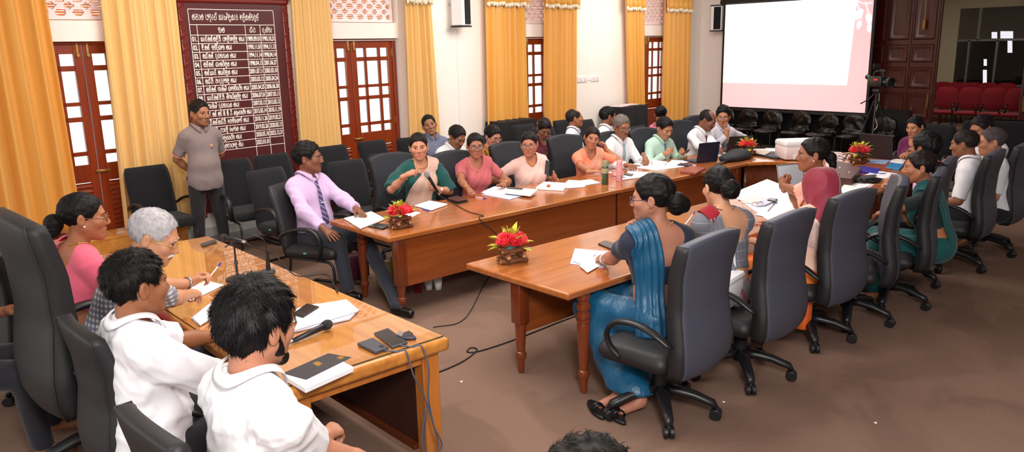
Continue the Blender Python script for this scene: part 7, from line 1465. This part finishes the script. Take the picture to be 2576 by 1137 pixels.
# ---- film-wrapped chairs below the screen
def wrapped(label, x, y, rz, stack=False):
    t = thing('wrapped_chair', label, 'chair', (x, y, 0), R(rz), 'chairs in plastic film below the screen')
    V, Q = surf([p_ell((0, .02, .45), (.25, .25, .055), k=.02), p_cap((-.19, -.22, .5), (.19, -.22, .5), .05, k=.03), p_ell((0, -.25, .70), (.235, .05, .22), k=.04)], .02, noise=folds(int(x * 7 + y * 3), .014, 26)); raw('film', V, Q, 'bin_film', t)
    for sx in (-1, 1):
        for yy in (-.2, .2): MB().tube([(sx * .2, yy, .42), (sx * .22, yy * 1.1, .012)], .012, 8).build('leg', 'plastic_black', t)
    t.scale = (1, 1, 1 if stack else .84)
    MB().box((.08, -.31, .85), (.10, .004, .045)).build('tag', cached('tag_green', (40, 130, 96), .6) if stack else 'plastic_grey', t); return t
ORD = ('leftmost', 'second', 'third', 'fourth', 'fifth', 'sixth', 'rightmost')
for k in range(7): wrapped('black chair wrapped in shiny film below the screen, %s of the row' % ORD[k], 14.2 + .05 * (k % 2), 9.3 - k * .56, 90 + (k * 37 % 21) - 10)
for k, (px, w) in enumerate(((2180, 'left of the tripod'), (2235, 'behind the tripod'), (2300, 'right of the tripod'))):
    q = at(px, 254, .92); wrapped('black film wrapped chair with a small tag before the wooden doors, %s' % w, q[0], q[1], -80 + 8 * k, True)
# ---- red chairs in the next room
def red_chair(label, x, y, rz, row):
    t = thing('red_chair', label, 'chair', (x, y, 0), R(rz), 'red fabric chairs in the next room')
    MB().box((0, .02, .44), (.48, .46, .08), .035).build('seat', 'red_fabric', t, smooth=True); V = []; G = []
    for sgn in (1, -1): G.append([[(.235 * np.sign(math.cos(a)) * abs(math.cos(a)) ** .6 * r, -.24 - .06 * (z0 := .3 * np.sign(math.sin(a)) * abs(math.sin(a)) ** .6 * r + .3) + sgn * .025 * (1 - r ** 4), .50 + z0 * .85) for a in np.linspace(0, 2 * math.pi, 33)] for r in (.001, .5, .85, 1)])
    m = MB()
    for g in G: m.sheet(g)
    m.build('backrest', 'red_fabric', t, smooth=True)
    for sx in (-1, 1): MB().tube(spline([(sx * .25, .12, .42), (sx * .29, .16, .55), (sx * .29, .10, .64), (sx * .29, -.12, .64)], 5), .018, 8, flat=.7).build('armrest', 'plastic_black', t); MB().tube(spline([(sx * .2, -.18, .42), (sx * .22, .2, .40), (sx * .22, .22, .05), (sx * .22, -.2, .015)], 5), .013, 8).build('leg', 'plastic_black', t)
    return t
for k, (px, w) in enumerate(((2372, 'nearest the wooden door'), (2432, 'second from the wooden door'), (2492, 'third from the wooden door'), (2552, 'farthest from the wooden door'))): q = atX(px, 285, 19.5); red_chair('red fabric armchair in the front row of the next room, %s' % w, 19.5, q[1], 100, 0)
for k, (px, w) in enumerate(((2365, 'behind the first front chair'), (2402, 'second from the wooden door'), (2440, 'in the middle'), (2482, 'fourth from the wooden door'), (2526, 'farthest from the wooden door'))): q = atX(px, 240, 21.6); red_chair('red chair in the back row under the dark window, %s' % w, 21.6, q[1], 100, 1)
tag(MB().box((20.6, 7.2, .72), (.05, 4.2, .06)).build('bench_rail', 'mahogany'), 'dark wooden rail between the two rows of red chairs', 'rail'); [MB().box((20.6, y, .35), (.05, .05, .7)).build('post', 'mahogany', bpy.data.objects['bench_rail']) for y in (5.2, 7.2, 9.2)]
# ---- black settee at the far right
p = at(2440, 320, .95); t = thing('settee', 'black upholstered settee behind the men at the right end', 'settee', (12.6, 3.1, 0), R(8)); MB().box((0, 0, .62), (.22, 1.9, .70), .08).build('backrest', 'fabric_black', t, smooth=True); MB().box((-.35, 0, .28), (.6, 1.9, .32), .08).build('seat', 'fabric_black', t, smooth=True); [MB().box((-.3, y, .4), (.7, .16, .5), .06).build('armrest', 'fabric_black', t, smooth=True) for y in (-.98, .98)]; [MB().tube([(x, y, .0), (x, y, .14)], .03, 10).build('foot', 'plastic_black', t) for x in (-.55, .05) for y in (-.85, .85)]
chair('visitor', 10.78, 3.92, 180, 'black fabric chair of the woman in plum', sc=1.05)
